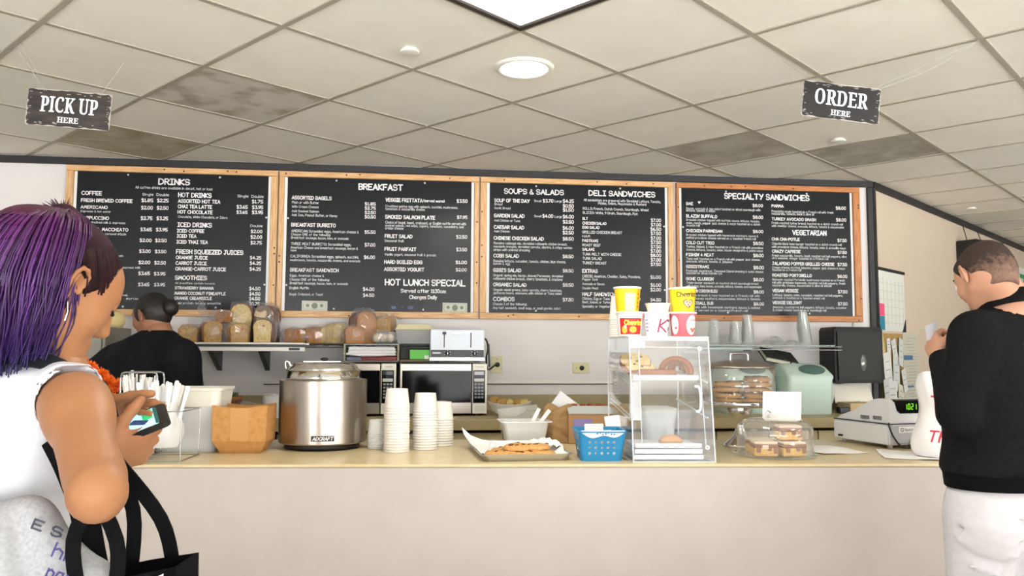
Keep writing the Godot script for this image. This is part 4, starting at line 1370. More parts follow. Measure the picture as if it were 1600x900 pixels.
func cookie_tray() -> void:
	M.choc = hexa("#4a2412", 0.4)
	M.dough = textured(hexa("#ffffff", 0.75), noise_tex(0.08, [[0.0, "#bd8244"], [0.5, "#d09a58"], [1.0, "#dcae70"]], 128, 3, 31), Vector3(6, 6, 6))
	M.dough_dark = textured(hexa("#ffffff", 0.75), noise_tex(0.08, [[0.0, "#8f5527"], [0.5, "#b0723a"], [1.0, "#c1874c"]], 128, 3, 32), Vector3(6, 6, 6))
	M.dough_brown = textured(hexa("#ffffff", 0.75), noise_tex(0.08, [[0.0, "#a97233"], [0.5, "#c08d48"], [1.0, "#cfa35e"]], 128, 3, 33), Vector3(6, 6, 6))
	var turn := CT + 0.13
	var base := cp(0.242, 0.048)
	var fx := Basis(Vector3.UP, turn) * Vector3.RIGHT
	var fz := Basis(Vector3.UP, turn) * Vector3.FORWARD
	var c := base + fx * 0.175 + fz * 0.235
	var t := thing("baking_tray", "aluminium baking tray lined with parchment at the counter edge", "tray", c, turn)
	var ring := func(w: float, d: float, y: float) -> Array:
		var o := []
		for p in rrect(w, d, 0.022, 4):
			o.append(Vector3(p.x, y, p.y))
		return o
	part(t, "pan", mb().loft([ring.call(0.318, 0.436, 0.0), ring.call(0.322, 0.440, 0.002), ring.call(0.348, 0.466, 0.024), ring.call(0.356, 0.474, 0.024), ring.call(0.358, 0.476, 0.0275), ring.call(0.344, 0.462, 0.0275), ring.call(0.316, 0.434, 0.0035)], true, true, false).done(), M.alu_tray)
	# parchment with a corner curling up at the far left
	var rows := []
	for i in 15:
		var row := []
		for j in 13:
			var x := lerpf(-0.172, 0.168, j / 12.0)
			var z := lerpf(0.226, -0.235, i / 14.0)
			var y := 0.0065
			var ex := maxf(0.0, absf(x) - 0.148)
			var ez := maxf(0.0, absf(z) - 0.208)
			y += ex * 0.7 + ez * 0.7
			var k := clampf((-x - 0.06) / 0.11, 0, 1) * clampf((-z - 0.02) / 0.21, 0, 1)
			y += k * k * 0.046
			x -= k * k * 0.030
			var k2 := clampf((x - 0.06) / 0.1, 0, 1) * clampf((z + 0.12) / 0.12, 0, 1) * clampf((0.2 - z) / 0.1, 0, 1)
			y += k2 * 0.014 * (1.0 + sin(x * 90 + z * 60))
			row.append(Vector3(x, y, z))
		rows.append(row)
	solo("parchment_sheet", "white parchment sheet curling up in the baking tray", "paper", mb().sheet(rows, 0.0006).done(), M.paper, c, Vector3(0, turn, 0))
	var spots := [[-0.095, 0.150, 0.010, 0.05, "leftmost cookie at the front of the parchment lined tray"], [-0.015, 0.165, 0.010, 0.052, "middle front cookie on the parchment lined tray"], [0.070, 0.165, 0.010, 0.05, "right front cookie on the parchment lined tray"], [-0.060, 0.085, 0.012, 0.052, "cookie behind the leftmost one on the parchment lined tray"], [0.030, 0.080, 0.012, 0.05, "cookie at the back right on the parchment lined tray"], [-0.02, 0.125, 0.030, 0.05, "cookie lying on top of the others on the parchment lined tray"], [0.055, 0.120, 0.030, 0.05, "upper right cookie with large chips, lying on others in the tray"]]
	var k := 0
	for s in spots:
		k += 1
		cookie("cookie", s[4], c + Basis(Vector3.UP, turn) * Vector3(s[0], s[2], s[1]), Vector3(rng.randf_range(-0.05, 0.1), turn + k, 0.0), s[3] * 1.16, 0.022, 300 + k, "cookies on the baking tray", M.dough, 5)
	# crumpled wax paper on the right of the tray
	rows = []
	rng.seed = 61
	for i in 9:
		var row := []
		for j in 10:
			row.append(Vector3((j / 9.0 - 0.5) * 0.13, 0.036 + 0.020 * rng.randf() + 0.018 * sin(PI * j / 9.0) * sin(PI * i / 8.0), (i / 8.0 - 0.5) * 0.13))
		rows.append(row)
	solo("wax_paper", "crumpled white wax paper at the right end of the baking tray", "paper", mb().sheet(rows, 0.0006, false).done(), M.paper, c + Basis(Vector3.UP, turn) * Vector3(0.115, -0.006, 0.0), Vector3(0, turn, 0))
	var sh := thing("salt_shaker", "small clear shaker standing on the baking tray", "shaker", c + Basis(Vector3.UP, turn) * Vector3(-0.10, 0.009, -0.005), turn)
	part(sh, "jar", mb().lathe(profile([0.0, 0.0, 0.018, 0.0, 0.020, 0.006, 0.014, 0.03, 0.012, 0.038, 0.0, 0.038]), Vector3.ZERO, 18).done(), M.clear_plastic)
	part(sh, "cap", mb().lathe(profile([0.0, 0.050, 0.008, 0.049, 0.013, 0.044, 0.013, 0.037, 0.0, 0.037]), Vector3.ZERO, 18).done(), M.clear_plastic)

func blue_basket() -> void:
	M.blue = hexa("#1180b4", 0.35)
	var t := thing("plastic_basket", "bright blue plastic basket with round holes beside the display case", "basket", cp(0.700, 0.155), CT)
	var W0 := 0.155
	var W1 := 0.185
	var D0 := 0.15
	var D1 := 0.185
	var H := 0.112
	var comb := CSGCombiner3D.new()
	comb.name = "body"
	var ring := func(w: float, d: float, y: float, r: float) -> Array:
		var o := []
		for p in rrect(w, d, r, 3):
			o.append(Vector3(p.x, y, p.y))
		return o
	var outer := CSGMesh3D.new()
	outer.name = "outer"
	outer.mesh = mb().loft([ring.call(W0, D0, 0.0, 0.014), ring.call(W1, D1, H, 0.014)], true, true, false).done()
	comb.add_child(outer)
	var inner := CSGMesh3D.new()
	inner.name = "inner"
	inner.operation = CSGShape3D.OPERATION_SUBTRACTION
	inner.mesh = mb().loft([ring.call(W0 - 0.005, D0 - 0.005, 0.003, 0.012), ring.call(W1 - 0.005, D1 - 0.005, H + 0.01, 0.012)], true, true, false).done()
	comb.add_child(inner)
	for side in 2:
		for r in 3:
			for q in 5:
				var cy := CSGCylinder3D.new()
				cy.name = "hole"
				cy.operation = CSGShape3D.OPERATION_SUBTRACTION
				cy.radius = 0.0062 if (r + q) % 2 == 0 else 0.0050
				cy.height = 0.05
				cy.sides = 12
				comb.add_child(cy, true)
				var w := (q - 2) * 0.0235
				var y := 0.030 + r * 0.021
				if side == 0:
					cy.position = Vector3(w, y, D0 * 0.5 + 0.006)
					cy.rotation = Vector3(PI / 2, 0, 0)
				else:
					cy.position = Vector3(-W0 * 0.5 - 0.006, y, w)
					cy.rotation = Vector3(0, 0, PI / 2)
	comb.material_override = M.blue
	t.add_child(comb)
	var rim := []
	for p in rrect(W1 + 0.004, D1 + 0.004, 0.016, 4):
		rim.append(Vector3(p.x, H, p.y))
	part(t, "rim", mb().tube(rim, 0.004, 6, true).done(), M.blue)
	part(t, "inner_paper", mb().box(Vector3(0, 0.050, 0), Vector3(W0 - 0.008, 0.088, D0 - 0.006), 0.004).done(), M.paper)
	# paper liner hanging over the rim in waves, with blue print
	var rows := []
	for i in 5:
		var row := []
		for j in 17:
			var f := j / 16.0
			var drop := 0.008 + 0.030 * pow(sin(PI * f * 1.0), 0.8) * (0.7 + 0.3 * sin(f * 9.0))
			row.append(Vector3(lerpf(-W1 * 0.44, W1 * 0.46, f), H + 0.006 - drop * i / 4.0, D1 * 0.5 + 0.005 - 0.004 * i / 4.0))
		rows.append(row)
	solo("paper_liner", "white printed paper hanging over the rim of the blue basket", "paper", mb().sheet(rows, 0.0006).done(), M.paper, t.position, Vector3(0, CT, 0))
	var m := mb()
	for k in 7:
		patch(m, arc(Vector2(-0.02 + 0.018 * k * 0.6, H - 0.006 + 0.004 * sin(k * 2.0)), 0.0035, 0, TAU, 7), on_z(D1 * 0.5 + 0.0065))
	part(get_node("paper_liner"), "printing", m.done(), hexa("#3b78b4", 0.7))
	rng.seed = 71
	for k in 7:
		var o := solo("wrapped_packet", ["white wrapped packet leaning left in the blue basket", "white packet standing at the back of the blue basket", "white packet lying flat in the blue basket", "white packet at the right end of the blue basket", "white packet in the middle of the blue basket", "white packet low at the front of the blue basket", "white packet under the liner of the blue basket"][k], "packet", bx(Vector3(0.075, 0.075, 0.010), 0.004), M.paper, t.position + Basis(Vector3.UP, CT) * Vector3(-0.045 + 0.030 * (k % 4), 0.060 + 0.006 * (k % 3), -0.05 + 0.018 * k), Vector3(0.25, rng.randf_range(-0.3, 0.3), rng.randf_range(-0.2, 0.2)), "white packets in the blue basket")
		if k == 1:
			o.position.y += 0.03
	var cd := solo("price_card", "small blank white card standing behind the blue basket", "card", bx(Vector3(0.062, 0.085, 0.001)), M.paper, cp(0.775, 0.265, 0.125), Vector3(-0.1, CT, 0.12))
	cd.position.y = DECK + 0.115

func pane4(a: Vector3, b: Vector3, c: Vector3, d: Vector3, thick: float) -> ArrayMesh:
	return mb().sheet([[a, b], [d, c]], thick, false).done()

func display_case() -> void:
	var t := thing("pastry_case", "clear acrylic pastry display case with a sloping front", "display case")
	t.position = cp(0.96, 0.2)
	var P := func(u: float, v: float, h: float) -> Vector3: return cp(u, v, h) - t.position
	var fl := Vector3(0.814, 0.036, 0.002)
	var fr := Vector3(1.127, 0.036, 0.002)
	var bl := Vector3(0.778, 0.40, 0.002)
	var br := Vector3(1.075, 0.40, 0.002)
	var ftl := Vector3(0.812, 0.098, 0.475)
	var ftr := Vector3(1.122, 0.098, 0.475)
	var btl := Vector3(0.778, 0.40, 0.475)
	var btr := Vector3(1.075, 0.40, 0.475)
	var q := func(a: Vector3) -> Vector3: return P.call(a.x, a.y, a.z)
	var names := [["front_pane", fl, fr, ftr, ftl], ["side_pane", fl, bl, btl, ftl], ["side_pane", fr, br, btr, ftr], ["top_pane", ftl, ftr, btr, btl], ["base_pane", fl, fr, br, bl]]
	for n in names:
		part(t, n[0], pane4(q.call(n[1]), q.call(n[2]), q.call(n[3]), q.call(n[4]), 0.004), M.acrylic)
	# polished edges that catch the light
	for e in [[fl, ftl], [fr, ftr], [bl, btl], [br, btr], [ftl, ftr], [ftl, btl], [ftr, btr], [btl, btr], [fl, fr], [fl, bl], [fr, br]]:
		part(t, "edge", mb().tube([q.call(e[0]), q.call(e[1])], 0.0032, 6).done(), M.acrylic_edge)
	part(t, "top_strip", mb().box(q.call((ftl + ftr) * 0.5 + Vector3(0, 0.0, -0.006)), Vector3(0.312, 0.016, 0.006), 0.001, Basis(Vector3.UP, CT)).done(), M.white_plastic)
	part(t, "sticker", mb().box(q.call(Vector3(0.842, 0.090, 0.445)), Vector3(0.058, 0.024, 0.001), 0.0, Basis(Vector3.UP, CT) * Basis(Vector3.RIGHT, -0.13)).done(), M.paper)
	var m := mb()
	for k in 3:
		patch(m, PackedVector2Array([Vector2(-0.02, 0.006 - k * 0.006), Vector2(0.02 - k * 0.004, 0.006 - k * 0.006), Vector2(0.02 - k * 0.004, 0.004 - k * 0.006), Vector2(-0.02, 0.004 - k * 0.006)]), on_z(0.001))
	var st := part(t, "sticker_print", m.done(), hexa("#a39ba6", 0.7), q.call(Vector3(0.842, 0.090, 0.445)))
	st.basis = Basis(Vector3.UP, CT) * Basis(Vector3.RIGHT, -0.13)
	# lift-up flap behind the front with its two hinge rings
	for e in [[Vector3(0.85, 0.105, 0.44), Vector3(0.852, 0.06, 0.06)], [Vector3(1.085, 0.105, 0.44), Vector3(1.098, 0.06, 0.06)], [Vector3(0.83, 0.11, 0.435), Vector3(1.10, 0.11, 0.435)]]:
		part(t, "flap_edge", mb().tube([q.call(e[0]), q.call(e[1])], 0.0022, 6).done(), M.acrylic_edge)
	for e in [Vector3(1.086, 0.095, 0.430), Vector3(1.100, 0.050, 0.055)]:
		part(t, "hinge_ring", mb().lathe(profile([0.003, 0.0, 0.008, 0.0, 0.009, 0.003, 0.008, 0.006, 0.003, 0.006, 0.003, 0.0]), q.call(e), 18, Basis(Vector3.UP, CT) * Basis(Vector3.RIGHT, PI / 2)).done(), M.white_plastic)
	# two sloping shelves with rails
	for s in [[0.300, 0.350], [0.165, 0.218]]:
		var a := Vector3(0.820, 0.085, s[0])
		var b := Vector3(1.112, 0.085, s[0])
		var c := Vector3(1.068, 0.39, s[1])
		var d := Vector3(0.786, 0.39, s[1])
		if s[0] > 0.2:
			part(t, "shelf", pane4(q.call(a), q.call(b), q.call(c), q.call(d), 0.004), M.acrylic)
		for e in [[a, d], [b, c], [a + Vector3(0, 0, -0.014), d + Vector3(0, 0, -0.014)]]:
			part(t, "shelf_rail", mb().tube([q.call(e[0]), q.call(e[1])], 0.004, 6).done(), M.acrylic_edge)
	part(t, "bracket", mb().tube(curve([q.call(Vector3(1.062, 0.08, 0.285)), q.call(Vector3(1.082, 0.08, 0.275)), q.call(Vector3(1.084, 0.08, 0.20)), q.call(Vector3(1.066, 0.08, 0.188))], 5), 0.005, 8).done(), M.white_plastic)
	# trays and pastries inside
	var tilt := Basis(Vector3.UP, CT) * Basis(Vector3.RIGHT, 0.155)
	var up := cp(0.955, 0.215, 0.331)
	var tr := thing("serving_tray", "white tray on the upper shelf of the pastry case", "tray", up)
	tr.basis = tilt
	part(tr, "plate", bx(Vector3(0.255, 0.010, 0.225), 0.003), M.white_plastic)
	part(tr, "front_lip", bx(Vector3(0.255, 0.020, 0.006), 0.002), M.white_plastic, Vector3(0, 0.004, 0.114))
	# slice of fruit loaf
	var crumb := textured(hexa("#ffffff", 0.8), noise_tex(0.09, [[0.0, "#d8b46a"], [0.5, "#ecd08d"], [1.0, "#f4dfa8"]], 128, 3, 41), Vector3(5, 5, 5))
	M.crumb = crumb
	M.crust = hexa("#8a4a20", 0.6)
	var slice := v2([-0.055, 0.0, 0.055, 0.0, 0.060, 0.035, 0.052, 0.062, 0.030, 0.074, 0.0, 0.078, -0.030, 0.073, -0.054, 0.060, -0.060, 0.035])
	for k in 2:
		var sl := thing("cake_slice", ["yellow fruit loaf slice lying at the front of the upper case shelf", "yellow fruit loaf slice leaning behind another on the upper case shelf"][k], "cake", up + tilt * Vector3(-0.075 - 0.02 * k, 0.012 + 0.016 * k, 0.03 - 0.03 * k), 0.0, "loaf slices in the pastry case")
		sl.basis = tilt * Basis(Vector3.UP, 0.25 - 0.3 * k) * Basis(Vector3.RIGHT, -PI / 2 + 0.35 + 0.1 * k)
		part(sl, "crumb", mb().prism(slice, 0.022).done(), crumb)
		var big := PackedVector2Array()
		for p in slice:
			big.push_back(Vector2(p.x * 1.06, p.y * 1.05 - 0.002))
		part(sl, "crust", mb().prism(big, 0.018, Vector3(0, 0, -0.001)).done(), M.crust)
		for f in [[-0.02, 0.04], [0.025, 0.05], [0.005, 0.02]]:
			part(sl, "berry", mb().ball(Vector3(f[0], f[1], 0.012), Vector3(0.006, 0.005, 0.004), 8, 5).done(), hexa("#3a2433", 0.5))
	var bar := thing("brownie_bar", "flat brown cake bar at the front edge of the upper case shelf", "cake", up + tilt * Vector3(-0.03, 0.019, 0.088))
	bar.basis = tilt
	part(bar, "cake", bx(Vector3(0.15, 0.024, 0.035), 0.006), M.crust)
	# spiral pastry
	var sp := thing("spiral_pastry", "brown glazed spiral pastry on the upper case shelf", "pastry", up + tilt * Vector3(0.065, 0.014, 0.02))
	sp.basis = tilt * Basis(Vector3.UP, -0.3)
	for k in 5:
		var pts := []
		for i in 14:
			var a := lerpf(-0.2, PI + 0.2, i / 13.0)
			pts.append(Vector3(cos(a) * (0.058 - k * 0.010), sin(a) * (0.050 - k * 0.006) + 0.004, 0.034 - k * 0.017))
		part(sp, "coil", mb().tube(pts, 0.012, 8).done(), M.dough_dark if k % 2 else M.crust)
	# lower trays and a bun
	for k in 3:
		var lt := thing("serving_tray", ["lowest white tray stacked in the bottom of the pastry case", "middle white tray stacked in the bottom of the pastry case", "top white tray of the stack in the bottom of the pastry case"][k], "tray", cp(0.957, 0.19, 0.006 + k * 0.022), CT, "white trays in the bottom of the case")
		part(lt, "plate", bx(Vector3(0.268 - k * 0.006, 0.008, 0.235), 0.003), M.white_plastic, Vector3(0, 0.004, 0))
		part(lt, "front_lip", bx(Vector3(0.268 - k * 0.006, 0.016, 0.006), 0.002), M.white_plastic, Vector3(0, 0.010, 0.116))
	solo("bun", "golden bun on the white trays at the bottom of the pastry case", "bread", mb().lathe(profile([0.0, 0.034, 0.02, 0.032, 0.04, 0.022, 0.048, 0.010, 0.042, 0.0, 0.0, 0.0]), Vector3.ZERO, 22).done(), M.dough, cp(0.985, 0.16, 0.058), Vector3.ZERO)
	# price leaf inside the left of the case
	solo("leaflet", "narrow printed leaflet inside the left of the pastry case", "leaflet", bx(Vector3(0.046, 0.16, 0.001)), M.shade_paper, cp(0.853, 0.20, 0.225), Vector3(0, CT, 0))
	# frosted bin behind the case
	var bn := thing("frosted_bin", "frosted plastic bin with a wavy rim seen through the pastry case", "bin", cp(1.022, 0.545), CT)
	var rings := []
	for q2 in [[0.105, 0.10, 0.0], [0.150, 0.13, 0.185], [0.146, 0.126, 0.185], [0.100, 0.096, 0.004]]:
		var r := []
		for p in rrect(q2[0], q2[1], 0.02, 5):
			r.append(Vector3(p.x, q2[2] + (0.014 * cos(p.x / q2[0] * TAU * 1.0) if q2[2] > 0.1 else 0.0), p.y))
		rings.append(r)
	part(bn, "body", mb().loft(rings, true, true, true).done(), M.milky)

# place on the side of a cup: x runs round it, y up
func round_cup(r0: float, r1: float, h: float, lift := 0.0005) -> Callable:
	return func(p: Vector2) -> Vector3:
		var r := lerpf(r0, r1, p.y / h) + lift
		var a := p.x / ((r0 + r1) * 0.5)
		return Vector3(sin(a) * r, p.y, cos(a) * r)

func band(m: MB, x0: float, x1: float, y0: float, y1: float, place: Callable, n := 10) -> void:
	for i in n:
		var a := lerpf(x0, x1, float(i) / n)
		var b := lerpf(x0, x1, float(i + 1) / n)
		m.quad(place.call(Vector2(a, y1)), place.call(Vector2(b, y1)), place.call(Vector2(b, y0)), place.call(Vector2(a, y0)))

func blob(m: MB, c: Vector2, s: Vector2, place: Callable, n := 16) -> void:
	var o := PackedVector2Array()
	for i in n:
		o.push_back(c + Vector2(cos(TAU * i / n), sin(TAU * i / n)) * s)
	bent(m, o, c, place)

# a shape laid on a curved side, in rings round its middle
func bent(m: MB, o: PackedVector2Array, c: Vector2, place: Callable) -> void:
	var n := o.size()
	for r in 4:
		for i in n:
			var a := o[i] - c
			var b := o[(i + 1) % n] - c
			if a.cross(b) < 0.0:
				var k := a
				a = b
				b = k
			var r0 := r / 4.0
			var r1 := (r + 1) / 4.0
			m.quad(place.call(c + b * r1), place.call(c + a * r1), place.call(c + a * r0), place.call(c + b * r0))

func cereal_cup(label: String, u: float, v: float, base: float, color: String, turn := 0.0) -> Node3D:
	var t := thing("cereal_cup", label, "cup", cp(u, v, base), CT + turn, "cereal cups on the pastry case")
	part(t, "cup", mb().lathe(profile([0.0, 0.002, 0.041, 0.002, 0.043, 0.0, 0.044, 0.002, 0.052, 0.092, 0.052, 0.092, 0.0, 0.092]), Vector3.ZERO, 36).done(), hexa(color, 0.45))
	part(t, "lid", mb().lathe(profile([0.051, 0.0905, 0.0545, 0.090, 0.0565, 0.093, 0.0555, 0.0975, 0.052, 0.0985, 0.0, 0.0975, 0.0, 0.092, 0.051, 0.0905]), Vector3.ZERO, 36).done(), M.paper_cup)
	return t

func cereal_cups() -> void:
	var top := 0.4775
	var wrap := round_cup(0.044, 0.052, 0.092, 0.0006)
	var wrap2 := round_cup(0.044, 0.052, 0.092, 0.0012)
	var wrap3 := round_cup(0.044, 0.052, 0.092, 0.0018)
	# red cup
	var t := cereal_cup("red and white cereal cup with yellow script, left on the pastry case", 0.826, 0.165, top, "#f2eeee")
	var m := mb()
	band(m, -0.050, 0.046, 0.008, 0.072, wrap)
	part(t, "red_label", m.done(), hexa("#c8221c", 0.5))
	m = mb()
	write(m, "Cheerios", -0.028, 0.046, 0.074, 0.017, 0.0044, wrap2, 0.0, 0.004)
	part(t, "lettering", m.done(), hexa("#ffd84a", 0.5))
	m = mb()
	blob(m, Vector2(0.006, 0.027), Vector2(0.015, 0.013), wrap2)
	blob(m, Vector2(-0.030, 0.026), Vector2(0.012, 0.015), wrap2)
	part(t, "printed_rings", m.done(), hexa("#f5b53a", 0.5))
	m = mb()
	blob(m, Vector2(-0.026, 0.038), Vector2(0.006, 0.006), wrap3)
	part(t, "printed_spoon", m.done(), hexa("#f6eee2", 0.5))
	# special K cup and an empty cup nested on it
	t = cereal_cup("white cereal cup printed with a large purple red K", 0.934, 0.165, top, "#efecf2")
	m = mb()
	band(m, -0.075, 0.075, 0.074, 0.088, wrap)
	part(t, "lilac_band", m.done(), hexa("#cfc8d8", 0.5))
	m = mb()
	write(m, "K", -0.004, 0.018, 0.036, 0.050, 0.0062, wrap2, 0.22, 0.004)
	part(t, "lettering", m.done(), hexa("#9b1f4d", 0.5))
	m = mb()
	for k in 4:
		band(m, -0.060, -0.044, 0.020 + k * 0.014, 0.027 + k * 0.014, wrap, 3)
	part(t, "small_print", m.done(), hexa("#a4a0bf", 0.5))
	m = mb()
	blob(m, Vector2(0.050, 0.030), Vector2(0.005, 0.008), wrap2)
	blob(m, Vector2(0.046, 0.062), Vector2(0.008, 0.004), wrap2)
	part(t, "printed_fruit", m.done(), hexa("#3d3428", 0.5))
	solo("paper_cup", "cream empty paper cup set on top of the cup with the K", "cup", cup_up(0.040, 0.049, 0.034), M.cream_plastic, cp(0.940, 0.165, top + 0.0985))
	# pink cup
	t = cereal_cup("pink cereal cup printed with a white bowl shape, right on the pastry case", 1.040, 0.165, top, "#dc6470")
	m = mb()
	blob(m, Vector2(0.028, 0.046), Vector2(0.026, 0.040), wrap)
	blob(m, Vector2(-0.046, 0.046), Vector2(0.018, 0.038), wrap)
	part(t, "white_oval", m.done(), hexa("#f4ecea", 0.5))
	m = mb()
	write(m, "Special", 0.012, 0.062, 0.034, 0.008, 0.0015, wrap2, 0.0, 0.004)
	part(t, "lettering", m.done(), hexa("#d8a0a0", 0.5))
	m = mb()
	for k in [[0.024, 0.030], [0.036, 0.026], [0.030, 0.022], [0.042, 0.032], [-0.040, 0.034]]:
		blob(m, Vector2(k[0], k[1]), Vector2(0.006, 0.005), wrap2, 9)
	part(t, "printed_flakes", m.done(), hexa("#c46a48", 0.5))
	# upper yellow cups
	t = cereal_cup("plain side of a yellow cereal cup standing on the red one", 0.818, 0.165, top + 0.0985, "#f2c81e", 0.0)
	m = mb()
	band(m, -0.018, 0.024, 0.004, 0.072, wrap)
	part(t, "pale_panel", m.done(), hexa("#f6e7a6", 0.5))
	m = mb()
	band(m, 0.034, 0.050, 0.004, 0.088, wrap)
	part(t, "amber_panel", m.done(), hexa("#e8a41a", 0.5))
	m = mb()
	for k in 4:
		band(m, 0.036, 0.044, 0.014 + k * 0.017, 0.022 + k * 0.017, wrap2, 3)
	part(t, "small_print", m.done(), hexa("#8a5a20", 0.5))
	t = cereal_cup("yellow cereal cup with a pink heart and dark script, on the pink one", 1.043, 0.165, top + 0.0985, "#f5d51f")
	t.rotation.z = 0.03
	m = mb()
	write(m, "Cheerios", -0.034, 0.060, 0.080, 0.018, 0.0030, wrap2, 0.0, 0.004)
	part(t, "lettering", m.done(), hexa("#3a3018", 0.5))
	for q in [[0.00135, "#7a3a22", wrap], [0.00112, "#f4b9a2", wrap2]]:
		m = mb()
		var hp := PackedVector2Array()
		for i in 24:
			var a := TAU * i / 24.0
			hp.push_back(Vector2(0.010, 0.032) + Vector2(16 * pow(sin(a), 3), 13 * cos(a) - 5 * cos(2 * a) - 2 * cos(3 * a) - cos(4 * a)) * q[0])
		bent(m, hp, Vector2(0.010, 0.032), q[2])
		part(t, "heart", m.done(), hexa(q[1], 0.5))
	m = mb()
	for k in [[0.004, 0.038], [0.016, 0.036], [0.009, 0.028], [0.012, 0.020]]:
		blob(m, Vector2(k[0], k[1]), Vector2(0.003, 0.003), wrap3, 8)
	part(t, "printed_rings", m.done(), hexa("#7a2f1e", 0.5))
	# stack of white cups behind the red one
	var cup := cup_down(0.042, 0.034, 0.10)
	for k in 9:
		solo("paper_cup", "white paper cup, %s from top of the stack behind the red cereal cup" % ORD[8 - k] if k < 8 else "topmost white paper cup in the tall stack behind the red cereal cup", "cup", cup, M.paper_cup, cp(0.806, 0.275, top + k * 0.0085), Vector3.ZERO, "white cups behind the red cereal cup")

func cake_stand() -> void:
	var c := cp(1.388, 0.545)
	var t := thing("cake_stand", "steel pedestal cake stand holding stacked cookies", "cake stand", c, CT)
	part(t, "pedestal", mb().lathe(profile([0.0, 0.0, 0.076, 0.0, 0.078, 0.006, 0.070, 0.014, 0.030, 0.050, 0.018, 0.090, 0.020, 0.110, 0.045, 0.140, 0.060, 0.178, 0.0, 0.178]), Vector3.ZERO, 40).done(), M.steel_bright)
	part(t, "plate", mb().lathe(profile([0.0, 0.176, 0.138, 0.178, 0.156, 0.182, 0.161, 0.190, 0.161, 0.200, 0.158, 0.202, 0.155, 0.194, 0.0, 0.193]), Vector3.ZERO, 48).done(), M.chrome)
	var d := thing("cake_dome", "clear round dome with a grey steel top over the cookies", "dome", c + Vector3(0, 0.1945, 0), CT)
	part(d, "wall", mb().lathe(profile([0.1525, 0.0, 0.1525, 0.155, 0.1505, 0.155, 0.1505, 0.0, 0.1525, 0.0]), Vector3.ZERO, 48).done(), M.glass)
	part(d, "cover", mb().lathe(profile([0.156, 0.152, 0.159, 0.157, 0.153, 0.162, 0.110, 0.178, 0.054, 0.187, 0.0, 0.190, 0.0, 0.187, 0.054, 0.184, 0.11, 0.175, 0.15, 0.157, 0.156, 0.152]), Vector3.ZERO, 48).done(), M.steel)
	part(d, "handle", mb().tube(curve([Vector3(-0.040, 0.187, 0), Vector3(-0.040, 0.205, 0), Vector3(-0.036, 0.213, 0), Vector3(-0.028, 0.215, 0), Vector3(0.028, 0.215, 0), Vector3(0.036, 0.213, 0), Vector3(0.040, 0.205, 0), Vector3(0.040, 0.187, 0)], 4), 0.005, 8).done(), M.chrome)
	var piles := [[0.056, 0.040, 5], [-0.068, 0.030, 4], [-0.005, -0.070, 4]]
	var names := ["right pile", "left pile", "pile at the back"]
	for p in 3:
		for k in piles[p][2]:
			var pos := ["lowest", "second", "third", "fourth", "topmost"][k] as String
			if p > 0 and k == 3:
				pos = "topmost"
			rng.seed = 400 + p * 10 + k
			cookie("large_cookie", "%s large cookie in the %s under the steel topped dome" % [pos, names[p]], c + Basis(Vector3.UP, CT) * Vector3(piles[p][0] + rng.randf_range(-0.013, 0.013), 0.195 + k * 0.0235, piles[p][1] + rng.randf_range(-0.008, 0.008)), Vector3(rng.randf_range(-0.05, 0.05), rng.randf() * 6.0, rng.randf_range(-0.08, 0.08)), 0.061 if p < 2 else 0.056, 0.020, 410 + p * 10 + k, "large cookies under the dome", M.dough_brown, 8)

